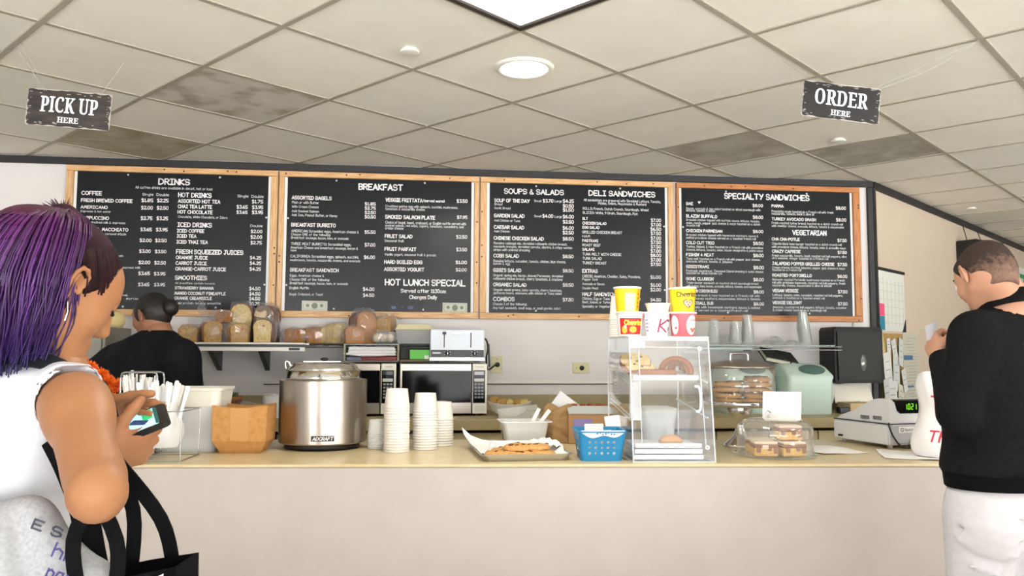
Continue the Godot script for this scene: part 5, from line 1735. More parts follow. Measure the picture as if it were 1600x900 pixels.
func glass_dome() -> void:
	M.sponge = textured(hexa("#ffffff", 0.8), noise_tex(0.09, [[0.0, "#c99a48"], [0.5, "#dcb162"], [1.0, "#e8c47c"]], 128, 3, 42), Vector3(5, 5, 5))
	var c := cp(1.432, 0.245)
	var pl := thing("glass_plate", "clear glass cake plate at the counter edge", "plate", c)
	part(pl, "plate", mb().lathe(profile([0.0, 0.002, 0.12, 0.0, 0.158, 0.003, 0.166, 0.008, 0.164, 0.010, 0.12, 0.006, 0.0, 0.007]), Vector3.ZERO, 48).done(), M.clear_plastic)
	var d := thing("cake_dome", "low clear glass dome over layered cakes at the counter edge", "dome", c + Vector3(0, 0.0095, 0))
	var outer := [0.150, 0.0, 0.150, 0.095, 0.146, 0.112, 0.134, 0.126, 0.115, 0.134, 0.07, 0.140, 0.0, 0.142]
	var inner := [0.0, 0.140, 0.07, 0.138, 0.114, 0.132, 0.132, 0.124, 0.144, 0.111, 0.148, 0.095, 0.148, 0.0, 0.150, 0.0]
	part(d, "glass", mb().lathe(profile(outer + inner), Vector3.ZERO, 48).done(), M.glass)
	part(d, "knob", mb().lathe(profile([0.0, 0.172, 0.010, 0.170, 0.017, 0.162, 0.016, 0.152, 0.008, 0.146, 0.010, 0.141, 0.0, 0.141]), Vector3.ZERO, 20).done(), M.glass)
	var spots := [[-0.066, 0.0, 0.058, "front left layered cake square under the low glass dome"], [0.042, 0.0, 0.062, "front right layered cake square under the low glass dome"], [0.040, 0.0615, 0.040, "layered cake square on top of another under the low glass dome"], [-0.045, 0.0, -0.045, "layered cake square at the back left under the low glass dome"], [0.060, 0.0, -0.045, "back right layered cake square under the low glass dome"]]
	for k in spots.size():
		var s: Array = spots[k]
		var cs := thing("cake_square", s[3], "cake", c + Basis(Vector3.UP, CT) * Vector3(s[0], 0.0075 + s[1], s[2]), CT + 0.16 * (k % 2) - 0.08, "cake squares under the glass dome")
		part(cs, "sponge", bx(Vector3(0.096, 0.034, 0.078), 0.006), M.sponge, Vector3(0, 0.017, 0))
		part(cs, "chocolate_layer", bx(Vector3(0.098, 0.013, 0.080), 0.005), hexa("#8a5636", 0.55), Vector3(0, 0.040, 0))
		part(cs, "sugar_top", bx(Vector3(0.092, 0.012, 0.074), 0.005), hexa("#e2cdb8", 0.8), Vector3(0, 0.052, 0))
		for q in [[-0.030, 0.020], [0.012, 0.014], [0.036, 0.024]]:
			part(cs, "glaze_drip", bx(Vector3(0.016, q[1], 0.004), 0.0015), hexa("#8a5636", 0.55), Vector3(q[0], 0.036 - q[1] * 0.5, 0.040))
	var cd := thing("price_card", "blank white price card in a clip above the low glass dome", "card", c + Basis(Vector3.UP, CT) * Vector3(0.062, 0.0, -0.13), CT)
	part(cd, "stem", mb().tube([Vector3(-0.04, 0.0, 0), Vector3(-0.035, 0.135, 0)], 0.002, 6).done(), M.wire)
	part(cd, "clip", mb().tube(curve([Vector3(-0.06, 0.158, 0.004), Vector3(-0.045, 0.172, 0.004), Vector3(-0.03, 0.160, 0.004), Vector3(-0.045, 0.146, 0.004)], 5), 0.003, 6).done(), M.chrome)
	part(cd, "card", bx(Vector3(0.166, 0.116, 0.001)), M.paper, Vector3(0.020, 0.193, 0.0), Vector3(0.05, 0.0, -0.015))

func cash_register() -> void:
	var t := thing("cash_register", "white electronic register with a glowing green display", "register", cp(2.155, 0.667), CT + 0.29)
	M.pos = hexa("#dcdddf", 0.4)
	M.pos_dark = hexa("#b9bcc2", 0.45)
	# drawer unit
	var body := v2([-0.20, 0.016, 0.20, 0.016, 0.20, 0.105, -0.19, 0.105, -0.215, 0.085])
	part(t, "drawer_unit", mb().box(Vector3(0, 0.060, 0), Vector3(0.40, 0.092, 0.34), 0.008).done(), M.pos)
	part(t, "drawer_front", mb().box(Vector3(-0.203, 0.058, 0.0), Vector3(0.012, 0.080, 0.33), 0.004).done(), M.pos)
	part(t, "groove", bx(Vector3(0.406, 0.004, 0.344), 0.0), M.dark_grey, Vector3(0, 0.107, 0))
	part(t, "side_panel", bx(Vector3(0.39, 0.078, 0.004), 0.002), M.pos_dark, Vector3(0.0, 0.060, 0.171))
	part(t, "lock", bx(Vector3(0.006, 0.008, 0.03), 0.002), M.black_plastic, Vector3(-0.210, 0.034, -0.12))
	for c in [[-1, -1], [1, -1], [1, 1], [-1, 1]]:
		part(t, "foot", mb().lathe(profile([0.0, 0.0, 0.012, 0.0, 0.012, 0.016, 0.0, 0.016]), Vector3(c[0] * 0.17, 0, c[1] * 0.14), 14).done(), M.pos)
	# upper housing: low towards the employee, high at the guests' side
	var up := v2([-0.165, 0.109, 0.165, 0.109, 0.165, 0.200, 0.150, 0.210, 0.095, 0.214, 0.055, 0.205, 0.010, 0.182, -0.06, 0.150, -0.13, 0.128])
	var side := Basis(Vector3(0, 0, 1), Vector3(0, 1, 0), Vector3(-1, 0, 0))
	part(t, "housing", mb().prism(up, 0.38, Vector3(0.0, 0, 0), side).done(), M.pos)
	var win := v2([0.145, 0.150, 0.172, 0.150, 0.172, 0.208, 0.145, 0.208])
	part(t, "display_window", mb().prism(v2([-0.165, 0.208, -0.150, 0.165, -0.135, 0.152, 0.20, 0.152, 0.20, 0.208]), 0.014, Vector3(0, 0, 0.163)).done(), M.black_gloss)
	part(t, "window_top", bx(Vector3(0.36, 0.006, 0.03), 0.002), hexa("#3c4a44", 0.2), Vector3(0.02, 0.211, 0.155))
	var m := mb()
	var seg := {"1": [1, 2], "0": [0, 1, 2, 3, 4, 5], "2": [0, 1, 6, 4, 3]}
	var x := -0.112
	for ch in "1021":
		for s in seg[ch]:
			var y0 := 0.168
			var r: Array = [[0.001, 0.024, 0.010, 0.0028], [0.0095, 0.012, 0.0028, 0.012], [0.0095, 0.001, 0.0028, 0.011], [0.001, 0.0, 0.010, 0.0028], [0.0, 0.001, 0.0028, 0.011], [0.0, 0.013, 0.0028, 0.011], [0.001, 0.0118, 0.010, 0.0028]][s]
			patch(m, PackedVector2Array([Vector2(x + r[0], y0 + r[1]), Vector2(x + r[0] + r[2], y0 + r[1]), Vector2(x + r[0] + r[2], y0 + r[1] + r[3]), Vector2(x + r[0], y0 + r[1] + r[3])]), on_z(0.1708))
		x += 0.018
	part(t, "digits", m.done(), M.green_screen)
	# vent slots on the left end
	for k in 2:
		for i in 6:
			part(t, "vent_slot", bx(Vector3(0.003, 0.016, 0.006)), M.mid_grey, Vector3(-0.191, 0.127 + 0.002 * k, -0.005 + k * 0.075 + i * 0.009))
	# maker's plate with a square mark
	part(t, "name_plate", bx(Vector3(0.13, 0.026, 0.003), 0.001), M.paper, Vector3(-0.085, 0.082, 0.1735))
	m = mb()
	for r in [[-0.058, -0.008, 0.016, 0.004], [-0.058, 0.004, 0.016, 0.004], [-0.058, -0.004, 0.004, 0.008], [-0.046, -0.004, 0.004, 0.008]]:
		patch(m, PackedVector2Array([Vector2(r[0], r[1]), Vector2(r[0] + r[2], r[1]), Vector2(r[0] + r[2], r[1] + r[3]), Vector2(r[0], r[1] + r[3])]), on_z(0.0018))
	write(m, "Square", -0.036, -0.005, 0.045, 0.010, 0.0018, on_z(0.0018))
	part(t, "plate_print", m.done(), M.mid_grey, Vector3(-0.085, 0.082, 0.1735))
	part(t, "cable", mb().tube(curve([Vector3(-0.20, 0.112, 0.168), Vector3(-0.205, 0.095, 0.176), Vector3(-0.185, 0.05, 0.180), Vector3(-0.14, 0.008, 0.182), Vector3(-0.06, 0.004, 0.184)], 6), 0.0035, 8).done(), M.black_plastic)
	part(t, "thin_cable", mb().tube(curve([Vector3(0.02, 0.062, 0.176), Vector3(-0.04, 0.058, 0.18), Vector3(-0.09, 0.04, 0.18), Vector3(-0.13, 0.006, 0.19)], 6), 0.0018, 6).done(), M.mid_grey)
	# sheets of paper lying on the counter around it
	var sheets := [[1.72, 0.42, 0.2, 0.21, 0.28, "white paper sheet lying behind the low glass dome"], [1.98, 0.24, -0.35, 0.21, 0.28, "white paper sheet lying before the register"], [2.20, 0.10, 0.1, 0.28, 0.21, "white paper sheet at the counter edge beside the plastic bag"]]
	for s in sheets:
		var rows := []
		for i in 7:
			var row := []
			for j in 7:
				row.append(Vector3((j / 6.0 - 0.5) * s[3], 0.0015 + 0.002 * (1 + sin(i * 1.3 + j * 0.9 + s[0] * 7)), (i / 6.0 - 0.5) * s[4]))
			rows.append(row)
		solo("paper_sheet", s[5], "paper", mb().sheet(rows, 0.0008).done(), M.paper, cp(s[0], s[1]), Vector3(0, CT + s[2], 0), "papers on the counter by the register")

func plastic_bag() -> void:
	var t := thing("plastic_bag", "white plastic carrier bag with red lettering beside the man", "bag", cp(2.135, 0.20), CT)
	rng.seed = 88
	var rings := []
	for i in 15:
		var f := i / 14.0
		var w: float = lerpf(0.150, 0.110, pow(f, 1.2)) + 0.010 * sin(f * 9.0)
		var d: float = lerpf(0.10, 0.05, f)
		var ring := []
		for j in 30:
			var a := TAU * j / 30.0
			var k := 1.0 + (0.030 * sin(a * 4 + i * 0.5) + 0.018 * sin(a * 9 - i * 0.8)) * (0.4 + f)
			if i == 0:
				k *= 0.92
			ring.append(Vector3(cos(a) * w * k, 0.006 + f * 0.33 + (0.008 * sin(a * 3) * f), sin(a) * d * k))
		rings.append(ring)
	M.bag_white = hexa("#f3f1f2", 0.35)
	M.bag_white.backlight_enabled = true
	M.bag_white.backlight = Color(0.3, 0.3, 0.3)
	part(t, "bag", mb().loft(rings, true, true, true).done(), M.bag_white)
	for s in [-1.0, 1.0]:
		part(t, "handle", mb().tube(curve([Vector3(s * 0.06, 0.33, 0.0), Vector3(s * 0.055, 0.39, 0.01), Vector3(s * 0.02, 0.42, 0.0), Vector3(s * 0.015, 0.34, -0.01)], 6), 0.008, 6).done(), M.bag_white)
	# red lettering follows the bulge of the bag
	var place := func(p: Vector2) -> Vector3:
		var f := clampf((p.y - 0.006) / 0.33, 0.0, 1.0)
		var fi := f * 14.0
		var i := clampi(int(fi), 0, 13)
		# walk round the ring: x = 0 is the front
		var a := PI / 2 - p.x / 0.125
		var jf := fposmod(a / TAU * 30.0, 30.0)
		var j := int(jf)
		var A: Vector3 = (rings[i][j] as Vector3).lerp(rings[i][(j + 1) % 30], jf - j)
		var B: Vector3 = (rings[i + 1][j] as Vector3).lerp(rings[i + 1][(j + 1) % 30], jf - j)
		var q := A.lerp(B, fi - i)
		return q + Vector3(q.x, 0, q.z * 2.0).normalized() * 0.0012
	M.bag_red = hexa("#d23350", 0.45)
	var m := mb()
	write(m, "Thank", -0.118, 0.066, 0.15, 0.040, 0.0065, place, 0.25, 0.006)
	part(t, "lettering", m.done(), M.bag_red)
	m = mb()
	write(m, "Thank", -0.112, 0.190, 0.15, 0.050, 0.0075, place, 0.2, 0.006)
	part(t, "lettering", m.done(), M.bag_red)

func counter_back_row() -> void:
	# clear tub with tongs
	var t := thing("plastic_tub", "clear plastic food tub with white tongs behind the cookie tray", "tub", cp(0.435, 0.665), CT + 0.1)
	var rings := []
	for q in [[0.165, 0.12, 0.0], [0.205, 0.15, 0.098], [0.235, 0.175, 0.100], [0.235, 0.175, 0.106], [0.200, 0.146, 0.106], [0.160, 0.116, 0.004]]:
		var r := []
		for p in rrect(q[0], q[1], 0.02, 4):
			r.append(Vector3(p.x, q[2], p.y))
		rings.append(r)
	part(t, "body", mb().loft(rings, true, true, false).done(), M.milky)
	var tg := thing("tongs", "white plastic serving tongs standing in the clear tub", "tongs", cp(0.49, 0.665, 0.03), CT)
	for s in [-1.0, 1.0]:
		part(tg, "arm", mb().box(Vector3(0.018 * s, 0.065, 0.0), Vector3(0.018, 0.14, 0.005), 0.002, Basis(Vector3.BACK, -0.55 - 0.10 * s)).done(), M.white_plastic)
	var lid := solo("tub_lid", "clear tub lid leaning up behind the clear food tub", "lid", bx(Vector3(0.19, 0.15, 0.004), 0.001), M.clear_plastic, cp(0.42, 0.77, 0.098), Vector3(-0.35, CT + 0.1, 0.12))
	lid.position.y = DECK + 0.086
	# paper bag and boxes
	var b := thing("paper_bag", "crumpled brown paper bag behind the blue basket", "bag", cp(0.600, 0.735), CT)
	rng.seed = 17
	rings = []
	for i in 8:
		var f := i / 7.0
		var ring := []
		for j in 16:
			var a := TAU * j / 16.0
			var k := 1.0 + rng.randf_range(-0.09, 0.09)
			ring.append(Vector3(cos(a) * 0.088 * k * (1.0 - 0.25 * f * f), 0.002 + 0.155 * f + 0.02 * sin(a * 2) * f, sin(a) * 0.06 * k * (1.0 - 0.3 * f)))
		rings.append(ring)
	part(b, "bag", mb().loft(rings, true, true, false).done(), hexa("#9b7a4f", 0.85))
	var ps := solo("parchment_sheet", "grey parchment sheet poking up behind the brown paper bag", "paper", bx(Vector3(0.13, 0.12, 0.001)), M.shade_paper, cp(0.63, 0.79, 0.145), Vector3(-0.2, CT, -0.65))
	var c := thing("cardboard_box", "open brown cardboard box with a purple panel behind the blue basket", "box", cp(0.735, 0.72), CT)
	part(c, "carton", mb().box(Vector3(0, 0.070, 0), Vector3(0.20, 0.138, 0.14), 0.002).done(), hexa("#a9825a", 0.8))
	part(c, "purple_panel", bx(Vector3(0.085, 0.075, 0.003), 0.001), hexa("#8e7fb4", 0.7), Vector3(-0.035, 0.075, 0.072))
	part(c, "flap", mb().box(Vector3(0.0, 0.150, 0.035), Vector3(0.20, 0.003, 0.085), 0.001, Basis(Vector3.RIGHT, 0.35)).done(), hexa("#b9bdbb", 0.7))
	for k in 4:
		var o := solo("crust_piece", ["dark pastry crust on the left of the cardboard box", "small dark crust beside another on the cardboard box", "curved dark crust in the middle of the cardboard box", "dark crust at the right end of the cardboard box"][k], "pastry", mb().ball(Vector3.ZERO, Vector3(0.024 + 0.004 * k, 0.009, 0.014), 9, 6).done(), M.crust, cp(0.665 + 0.045 * k, 0.745, 0.166), Vector3(0, k * 1.1, 0.15), "dark crusts on the cardboard box")

func back_counter() -> void:
	var t := thing("back_counter", "tan laminate back counter along the white wall", "counter", Vector3(-0.45, 0, 0.33))
	part(t, "worktop", bx(Vector3(6.9, 0.060, 0.64), 0.004), M.back_top, Vector3(0, BACK - 0.030, 0.005))
	part(t, "carcass", bx(Vector3(6.86, 0.86, 0.56)), M.back_front, Vector3(0, 0.48, -0.03))
	part(t, "toe_kick", bx(Vector3(6.86, 0.10, 0.50)), M.dark_grey, Vector3(0, 0.05, -0.05))
	for k in 11:
		var x := -3.1 + k * 0.62
		var d := part(t, "drawer_front", bx(Vector3(0.612, 0.17, 0.018), 0.002), M.back_front, Vector3(x, 0.855, 0.259))
		part(d, "handle", mb().tube([Vector3(-0.05, -0.02, 0.02), Vector3(0.05, -0.02, 0.02)], 0.004, 6).done(), M.wire)

func microwave(label: String, x: float) -> void:
	var t := thing("microwave", label, "microwave", Vector3(x, BACK, 0.215))
	var W := 0.510
	var H := 0.302
	part(t, "body", bx(Vector3(W - 0.004, H - 0.012, 0.36), 0.006), M.dark_grey, Vector3(0, H / 2 + 0.004, -0.005))
	for c in [[-1, -1], [1, -1], [1, 1], [-1, 1]]:
		part(t, "foot", bx(Vector3(0.03, 0.012, 0.03), 0.003), M.black_plastic, Vector3(c[0] * 0.2, 0.006, c[1] * 0.15))
	part(t, "side_rim", bx(Vector3(0.006, H - 0.004, 0.02), 0.002), M.alu, Vector3(-W / 2 + 0.003, H / 2 + 0.006, 0.18))
	var d := part(t, "door", bx(Vector3(0.415, H - 0.012, 0.022), 0.004), M.steel, Vector3(-0.047, H / 2 + 0.006, 0.186))
	part(d, "window", bx(Vector3(0.400, 0.186, 0.004), 0.001), M.black_gloss, Vector3(0.006, 0.012, 0.0112))
	part(d, "window_mesh", bx(Vector3(0.350, 0.152, 0.002), 0.0), hexa("#0b0d0c", 0.10, 0.0, 0.22), Vector3(0.0, 0.010, 0.0130))
	var c := part(t, "control_panel", bx(Vector3(0.086, H - 0.012, 0.020), 0.004), M.cream_plastic, Vector3(0.209, H / 2 + 0.006, 0.185))
	part(c, "keypad", bx(Vector3(0.070, 0.190, 0.003), 0.001), M.black_gloss, Vector3(-0.004, 0.012, 0.0102))
	part(c, "display", bx(Vector3(0.056, 0.020, 0.002)), hexa("#243036", 0.1), Vector3(-0.004, 0.090, 0.0120))
	part(c, "light_button", bx(Vector3(0.058, 0.018, 0.003), 0.001), hexa("#c9cbc8", 0.4), Vector3(-0.004, 0.050, 0.0120))
	for r in 5:
		for q in 3:
			part(c, "button", bx(Vector3(0.014, 0.011, 0.003), 0.001), hexa("#8c9094", 0.4), Vector3(-0.023 + q * 0.019, 0.026 - r * 0.019, 0.0120))
	part(c, "open_button", bx(Vector3(0.062, 0.036, 0.003), 0.001), hexa("#d9d9d0", 0.4), Vector3(0.0, -0.114, 0.0105))
	var m := mb()
	write(m, "Panasonic", -0.020, 0.124, 0.042, 0.006, 0.0011, on_z(0.0104))
	part(c, "lettering", m.done(), M.mid_grey)

func toaster() -> void:
	var t := thing("toaster", "white four slot toaster with two knobs on the right microwave", "toaster", Vector3(0.232, BACK + 0.310, 0.23))
	part(t, "body", bx(Vector3(0.322, 0.165, 0.25), 0.008), hexa("#d8e0ec", 0.3), Vector3(0, 0.112, 0))
	part(t, "base", bx(Vector3(0.330, 0.026, 0.26), 0.003), M.alu, Vector3(0, 0.018, 0.0))
	for c in [-1.0, 1.0]:
		part(t, "foot", bx(Vector3(0.03, 0.006, 0.2), 0.002), M.black_plastic, Vector3(c * 0.12, 0.003, 0))
	part(t, "control_strip", bx(Vector3(0.312, 0.040, 0.006), 0.002), M.black_plastic, Vector3(0, 0.052, 0.126))
	for x in [-0.058, 0.102]:
		var k := part(t, "knob", mb().lathe(profile([0.0, 0.014, 0.010, 0.014, 0.013, 0.010, 0.014, 0.0, 0.0, 0.0]), Vector3.ZERO, 20, Basis(Vector3.RIGHT, PI / 2)).done(), M.black_plastic, Vector3(x, 0.052, 0.129))
		part(k, "pointer", bx(Vector3(0.006, 0.014, 0.003), 0.001), M.white_plastic, Vector3(0, 0.0, 0.0145))
		for q in 6:
			var a := PI * 0.15 + q * PI * 0.34
			part(k, "tick", bx(Vector3(0.003, 0.003, 0.001)), M.white_plastic, Vector3(cos(a) * 0.0185, sin(a) * 0.0165, 0.0008))
	for x in [-0.078, 0.080]:
		part(t, "lever_slot", bx(Vector3(0.006, 0.088, 0.003)), M.black_plastic, Vector3(x, 0.130, 0.1255))
	part(t, "lever", bx(Vector3(0.022, 0.016, 0.022), 0.004), M.black_plastic, Vector3(-0.078, 0.170, 0.136))
	part(t, "badge", bx(Vector3(0.062, 0.014, 0.002), 0.0005), hexa("#a6abb0", 0.3, 0.6), Vector3(0.0, 0.172, 0.1255))
	part(t, "badge", bx(Vector3(0.050, 0.010, 0.002), 0.0005), hexa("#c9ccd0", 0.4), Vector3(-0.122, 0.054, 0.1295))
	for z in [-0.075, -0.025, 0.025, 0.075]:
		part(t, "bread_slot", bx(Vector3(0.28, 0.003, 0.022)), M.black_plastic, Vector3(0, 0.1945, z))
	part(t, "power_cord", mb().tube(curve([Vector3(0.162, 0.145, 0.0), Vector3(0.182, 0.13, 0.01), Vector3(0.190, 0.08, 0.02), Vector3(0.182, 0.03, 0.01), Vector3(0.190, -0.02, -0.05), Vector3(0.215, -0.05, -0.18), Vector3(0.26, -0.02, -0.223)], 6), 0.0055, 8).done(), M.black_plastic)
	part(t, "side_handle", bx(Vector3(0.012, 0.14, 0.02), 0.004), M.black_plastic, Vector3(0.197, 0.04, 0.02), Vector3(0, 0, 0.05))

func shelves() -> void:
	# bread shelf with two steel brackets
	var t := thing("wall_shelf", "long steel edged wall shelf carrying the bagged bread", "shelf", Vector3(-0.98, 1.425, 0))
	part(t, "board", bx(Vector3(0.70, 0.012, 0.32), 0.003), M.alu, Vector3(0, 0.008, 0.162))
	part(t, "front_rail", bx(Vector3(0.64, 0.010, 0.014), 0.002), M.white_metal, Vector3(0.01, 0.010, 0.328))
	part(t, "front_rail", bx(Vector3(0.62, 0.024, 0.010), 0.002), M.white_metal, Vector3(0.015, -0.022, 0.312))
	part(t, "rail_painted_shadow", bx(Vector3(0.64, 0.012, 0.010)), M.dark_grey, Vector3(0.0, -0.004, 0.318))  # solid dark strip painted as the shadow between the two rails
	part(t, "rail_tag", bx(Vector3(0.062, 0.014, 0.003)), M.dark_grey, Vector3(0.265, -0.022, 0.3185))
	for x in [-0.225, 0.060]:
		var b := part(t, "bracket", mb().prism(v2([0, 0, 0.28, 0, 0.28, -0.02, 0.05, -0.13, 0.0, -0.155]), 0.028, Vector3(x, 0.0, 0.0), Basis(Vector3(0, 0, 1), Vector3(0, 1, 0), Vector3(-1, 0, 0))).done(), M.dark_grey)
	# wire shelf going on to the right
	t = thing("wire_shelf", "dark wire shelf carrying bags, over the papers and microwaves", "shelf", Vector3(-0.29, 1.432, 0))
	for k in 7:
		part(t, "wire", mb().tube([Vector3(-0.38, 0, 0.03 + k * 0.045), Vector3(0.42, 0, 0.03 + k * 0.045)], 0.0035, 6).done(), M.wire_dark)
	for k in 9:
		part(t, "cross_wire", mb().tube([Vector3(-0.36 + k * 0.095, -0.005, 0.0), Vector3(-0.36 + k * 0.095, -0.005, 0.305)], 0.003, 6).done(), M.wire_dark)
	part(t, "front_lip", mb().tube([Vector3(-0.38, -0.018, 0.305), Vector3(0.42, -0.018, 0.305)], 0.0035, 6).done(), M.wire_dark)
	# right shelf with cups
	t = thing("glass_shelf", "thin greenish wire and glass shelf carrying plastic cups at the right", "shelf", Vector3(2.20, 1.440, 0))
	part(t, "glass", bx(Vector3(0.86, 0.008, 0.28), 0.002), clear(Color(0.75, 0.85, 0.80), 0.35, 0.08), Vector3(0, 0.0, 0.145))
	for y in [-0.008, -0.028]:
		part(t, "front_wire", mb().tube([Vector3(-0.44, y, 0.29), Vector3(0.47, y, 0.29)], 0.0035, 6).done(), M.wire)
	for k in 7:
		part(t, "cross_wire", mb().tube([Vector3(-0.40 + k * 0.135, -0.008, 0.0), Vector3(-0.40 + k * 0.135, -0.008, 0.29)], 0.003, 6).done(), M.wire_dark)
	part(t, "side_board", bx(Vector3(0.34, 0.022, 0.26), 0.003), hexa("#b9cfc6", 0.4), Vector3(-0.28, -0.024, 0.145))
	part(t, "rail_tag", bx(Vector3(0.05, 0.012, 0.003)), M.dark_grey, Vector3(-0.15, -0.03, 0.2765))

# a clear bag pulled over something: a wobbly closed skin, gathered at one end
func bag_skin(s: Vector3, seed_: int, tail: Vector3) -> ArrayMesh:
	rng.seed = seed_
	var n := FastNoiseLite.new()
	n.seed = seed_
	n.frequency = 9.0
	n.fractal_octaves = 3
	var rings := []
	var rows := 13
	for i in rows:
		var f := float(i) / (rows - 1)
		var ring := []
		for j in 20:
			var a := TAU * j / 20.0
			var pr := pow(sin(PI * clampf(f * 0.96 + 0.02, 0.0, 1.0)), 0.38)
			var p := Vector3(lerpf(-0.5, 0.5, f) * s.x, (0.5 + 0.5 * signf(sin(a)) * pow(absf(sin(a)), 0.7) * pr) * s.y, signf(cos(a)) * pow(absf(cos(a)), 0.7) * 0.5 * s.z * pr)
			var w := n.get_noise_3d(p.x * 2.2, p.y * 2.2, p.z * 2.2 + seed_)
			p += Vector3(0, 1, 0).rotated(Vector3.RIGHT, a) * w * 0.030
			p.y = maxf(p.y, 0.0015 + 0.004 * absf(w))
			ring.append(p)
		rings.append(ring)
	# gathered tail
	var e: Vector3 = Vector3(0.5 * s.x, 0.5 * s.y, 0)
	for k in 4:
		var ring := []
		for j in 20:
			var a := TAU * j / 20.0
			var r: float = [0.012, 0.018, 0.034, 0.045][k] * (1.0 + 0.25 * sin(a * 5 + k))
			ring.append(e + tail * ([0.15, 0.45, 0.8, 1.0][k]) + Vector3(0, sin(a), cos(a)) * r)
		rings.append(ring)
	return mb().loft(rings, true, true, false).done()

func loaf_slice(w: float, h: float, d: float) -> ArrayMesh:
	return mb().prism(v2([-0.44 * w, 0.0, 0.44 * w, 0.0, 0.46 * w, 0.45 * h, 0.50 * w, 0.62 * h, 0.47 * w, 0.80 * h, 0.33 * w, 0.94 * h, 0.12 * w, h, -0.12 * w, h, -0.33 * w, 0.94 * h, -0.47 * w, 0.80 * h, -0.50 * w, 0.62 * h, -0.46 * w, 0.45 * h]), d).done()

func bread() -> void:
	M.rye = textured(hexa("#ffffff", 0.85), noise_tex(0.07, [[0.0, "#8f6a32"], [0.5, "#b08a4c"], [1.0, "#c2a062"]], 128, 3, 51), Vector3(5, 5, 5))
	M.pale_crumb = textured(hexa("#ffffff", 0.85), noise_tex(0.07, [[0.0, "#b59a58"], [0.5, "#c9b070"], [1.0, "#d6c288"]], 128, 3, 52), Vector3(5, 5, 5))
	M.brown_crust = hexa("#6d3d1c", 0.6)
	M.orange_crust = hexa("#a06a2c", 0.6)
	M.swirl = textured(hexa("#ffffff", 0.8), noise_tex(0.03, [[0.0, "#2c1810"], [0.45, "#3b2115"], [0.55, "#cdb286"], [1.0, "#d8c29a"]], 128, 1, 53), Vector3(3.5, 3.5, 3.5))
	# name, x, y (base), z, slice size, number, direction, crumb, crust, label
	var top := 1.4395
	var L := [
		[-1.345, top, 0.16, 0.115, 0.10, 7, 0.1, "rye", "orange_crust", "pale bagged loaf at the left end of the bread shelf beside the employee"],
		[-1.215, top, 0.20, 0.11, 0.125, 7, 0.4, "rye", "orange_crust", "bagged reddish loaf standing left of the tall sliced loaf"],
		[-1.165, top + 0.118, 0.14, 0.12, 0.07, 5, 1.35, "orange_crust", "orange_crust", "bagged orange roll lying on top of the reddish loaf"],
		[-1.055, top, 0.10, 0.135, 0.235, 6, 0.0, "pale_crumb", "brown_crust", "tall pale sliced loaf in a clear bag in the middle of the bread shelf"],
		[-1.06, top, 0.255, 0.11, 0.11, 4, 0.5, "rye", "orange_crust", "small bagged loaf with a red tie before the tall pale loaf"],
		[-0.905, top, 0.11, 0.130, 0.225, 6, -0.2, "swirl", "brown_crust", "dark marbled swirl loaf in a clear bag on the bread shelf"],
		[-0.892, top, 0.245, 0.115, 0.135, 4, -0.1, "pale_crumb", "brown_crust", "golden bagged loaf with a red tie before the marbled loaf"],
		[-0.735, top, 0.19, 0.10, 0.085, 6, 1.1, "orange_crust", "orange_crust", "bagged orange baguette piece at the right end of the bread shelf"]]
	var k := 0
	for q in L:
		k += 1
		var t := thing("bread_loaf", q[9], "bread", Vector3(q[0], q[1], q[2]), q[6], "bagged bread on the left shelf")
		var w: float = q[3]
		var h: float = q[4]
		var n: int = q[5]
		for i in n:
			var z := 0.062 - i * 0.0185
			part(t, "slice", loaf_slice(w * 0.95, h * 0.965, 0.0165), M[q[7]], Vector3(0.001 * (i % 2), 0.003, z))
			part(t, "crust", loaf_slice(w, h, 0.0150), M[q[8]], Vector3(0.001 * (i % 2), 0.001, z - 0.0006))
		var bagm := bag_skin(Vector3(0.185, h * 1.10, w * 1.12), 500 + k, Vector3(0.06, 0.055 if k % 2 else 0.02, 0.02))
		part(t, "bag", bagm, M.bag_plastic, Vector3(0, 0.0, 0.012), Vector3(0, PI / 2 + 0.1, 0))
		if k in [5, 7]:
			part(t, "tie", mb().ball(Vector3.ZERO, Vector3(0.008, 0.007, 0.006), 8, 6).done(), hexa("#c42a2a", 0.4), Vector3(0.01, h * 0.72, 0.085))
	# bags on the wire shelf
	top = 1.4375
	L = [
		[-0.605, top, 0.17, 0.17, 0.10, 5, 1.3, "pale_crumb", "orange_crust", "flat bagged pale bread hanging over the front of the wire shelf"],
		[-0.500, top, 0.16, 0.13, 0.12, 5, 0.8, "pale_crumb", "pale_crumb", "bagged pale loaf in the middle of the wire shelf"],
		[-0.335, top, 0.17, 0.14, 0.195, 6, 0.5, "orange_crust", "brown_crust", "large bagged brown loaf tipped up on the wire shelf"],
		[-0.385, top, 0.27, 0.12, 0.10, 3, 0.3, "orange_crust", "orange_crust", "bagged orange roll with a red tie before the large brown loaf"],
		[-0.205, top + 0.07, 0.15, 0.10, 0.10, 5, 1.2, "rye", "rye", "round bagged bun beside the large brown loaf"]]
	for q in L:
		k += 1
		var t := thing("bread_loaf", q[9], "bread", Vector3(q[0], q[1], q[2]), q[6], "bagged bread on the wire shelf")
		var w: float = q[3]
		var h: float = q[4]
		for i in q[5]:
			var z: float = 0.05 - i * 0.0185
			part(t, "slice", loaf_slice(w * 0.95, h * 0.965, 0.0165), M[q[7]], Vector3(0, 0.003, z))
			part(t, "crust", loaf_slice(w, h, 0.0150), M[q[8]], Vector3(0, 0.001, z - 0.0006))
		part(t, "bag", bag_skin(Vector3(0.17, h * 1.12, w * 1.12), 520 + k, Vector3(0.05, -0.02, 0.03)), M.bag_plastic, Vector3(0, 0.0, 0.012), Vector3(0, PI / 2, 0))
	# clear tubs on the wire shelf
	var t2 := thing("clamshell_box", "clear plastic clamshell box with a cream lid on the wire shelf", "box", Vector3(-0.02, top, 0.17))
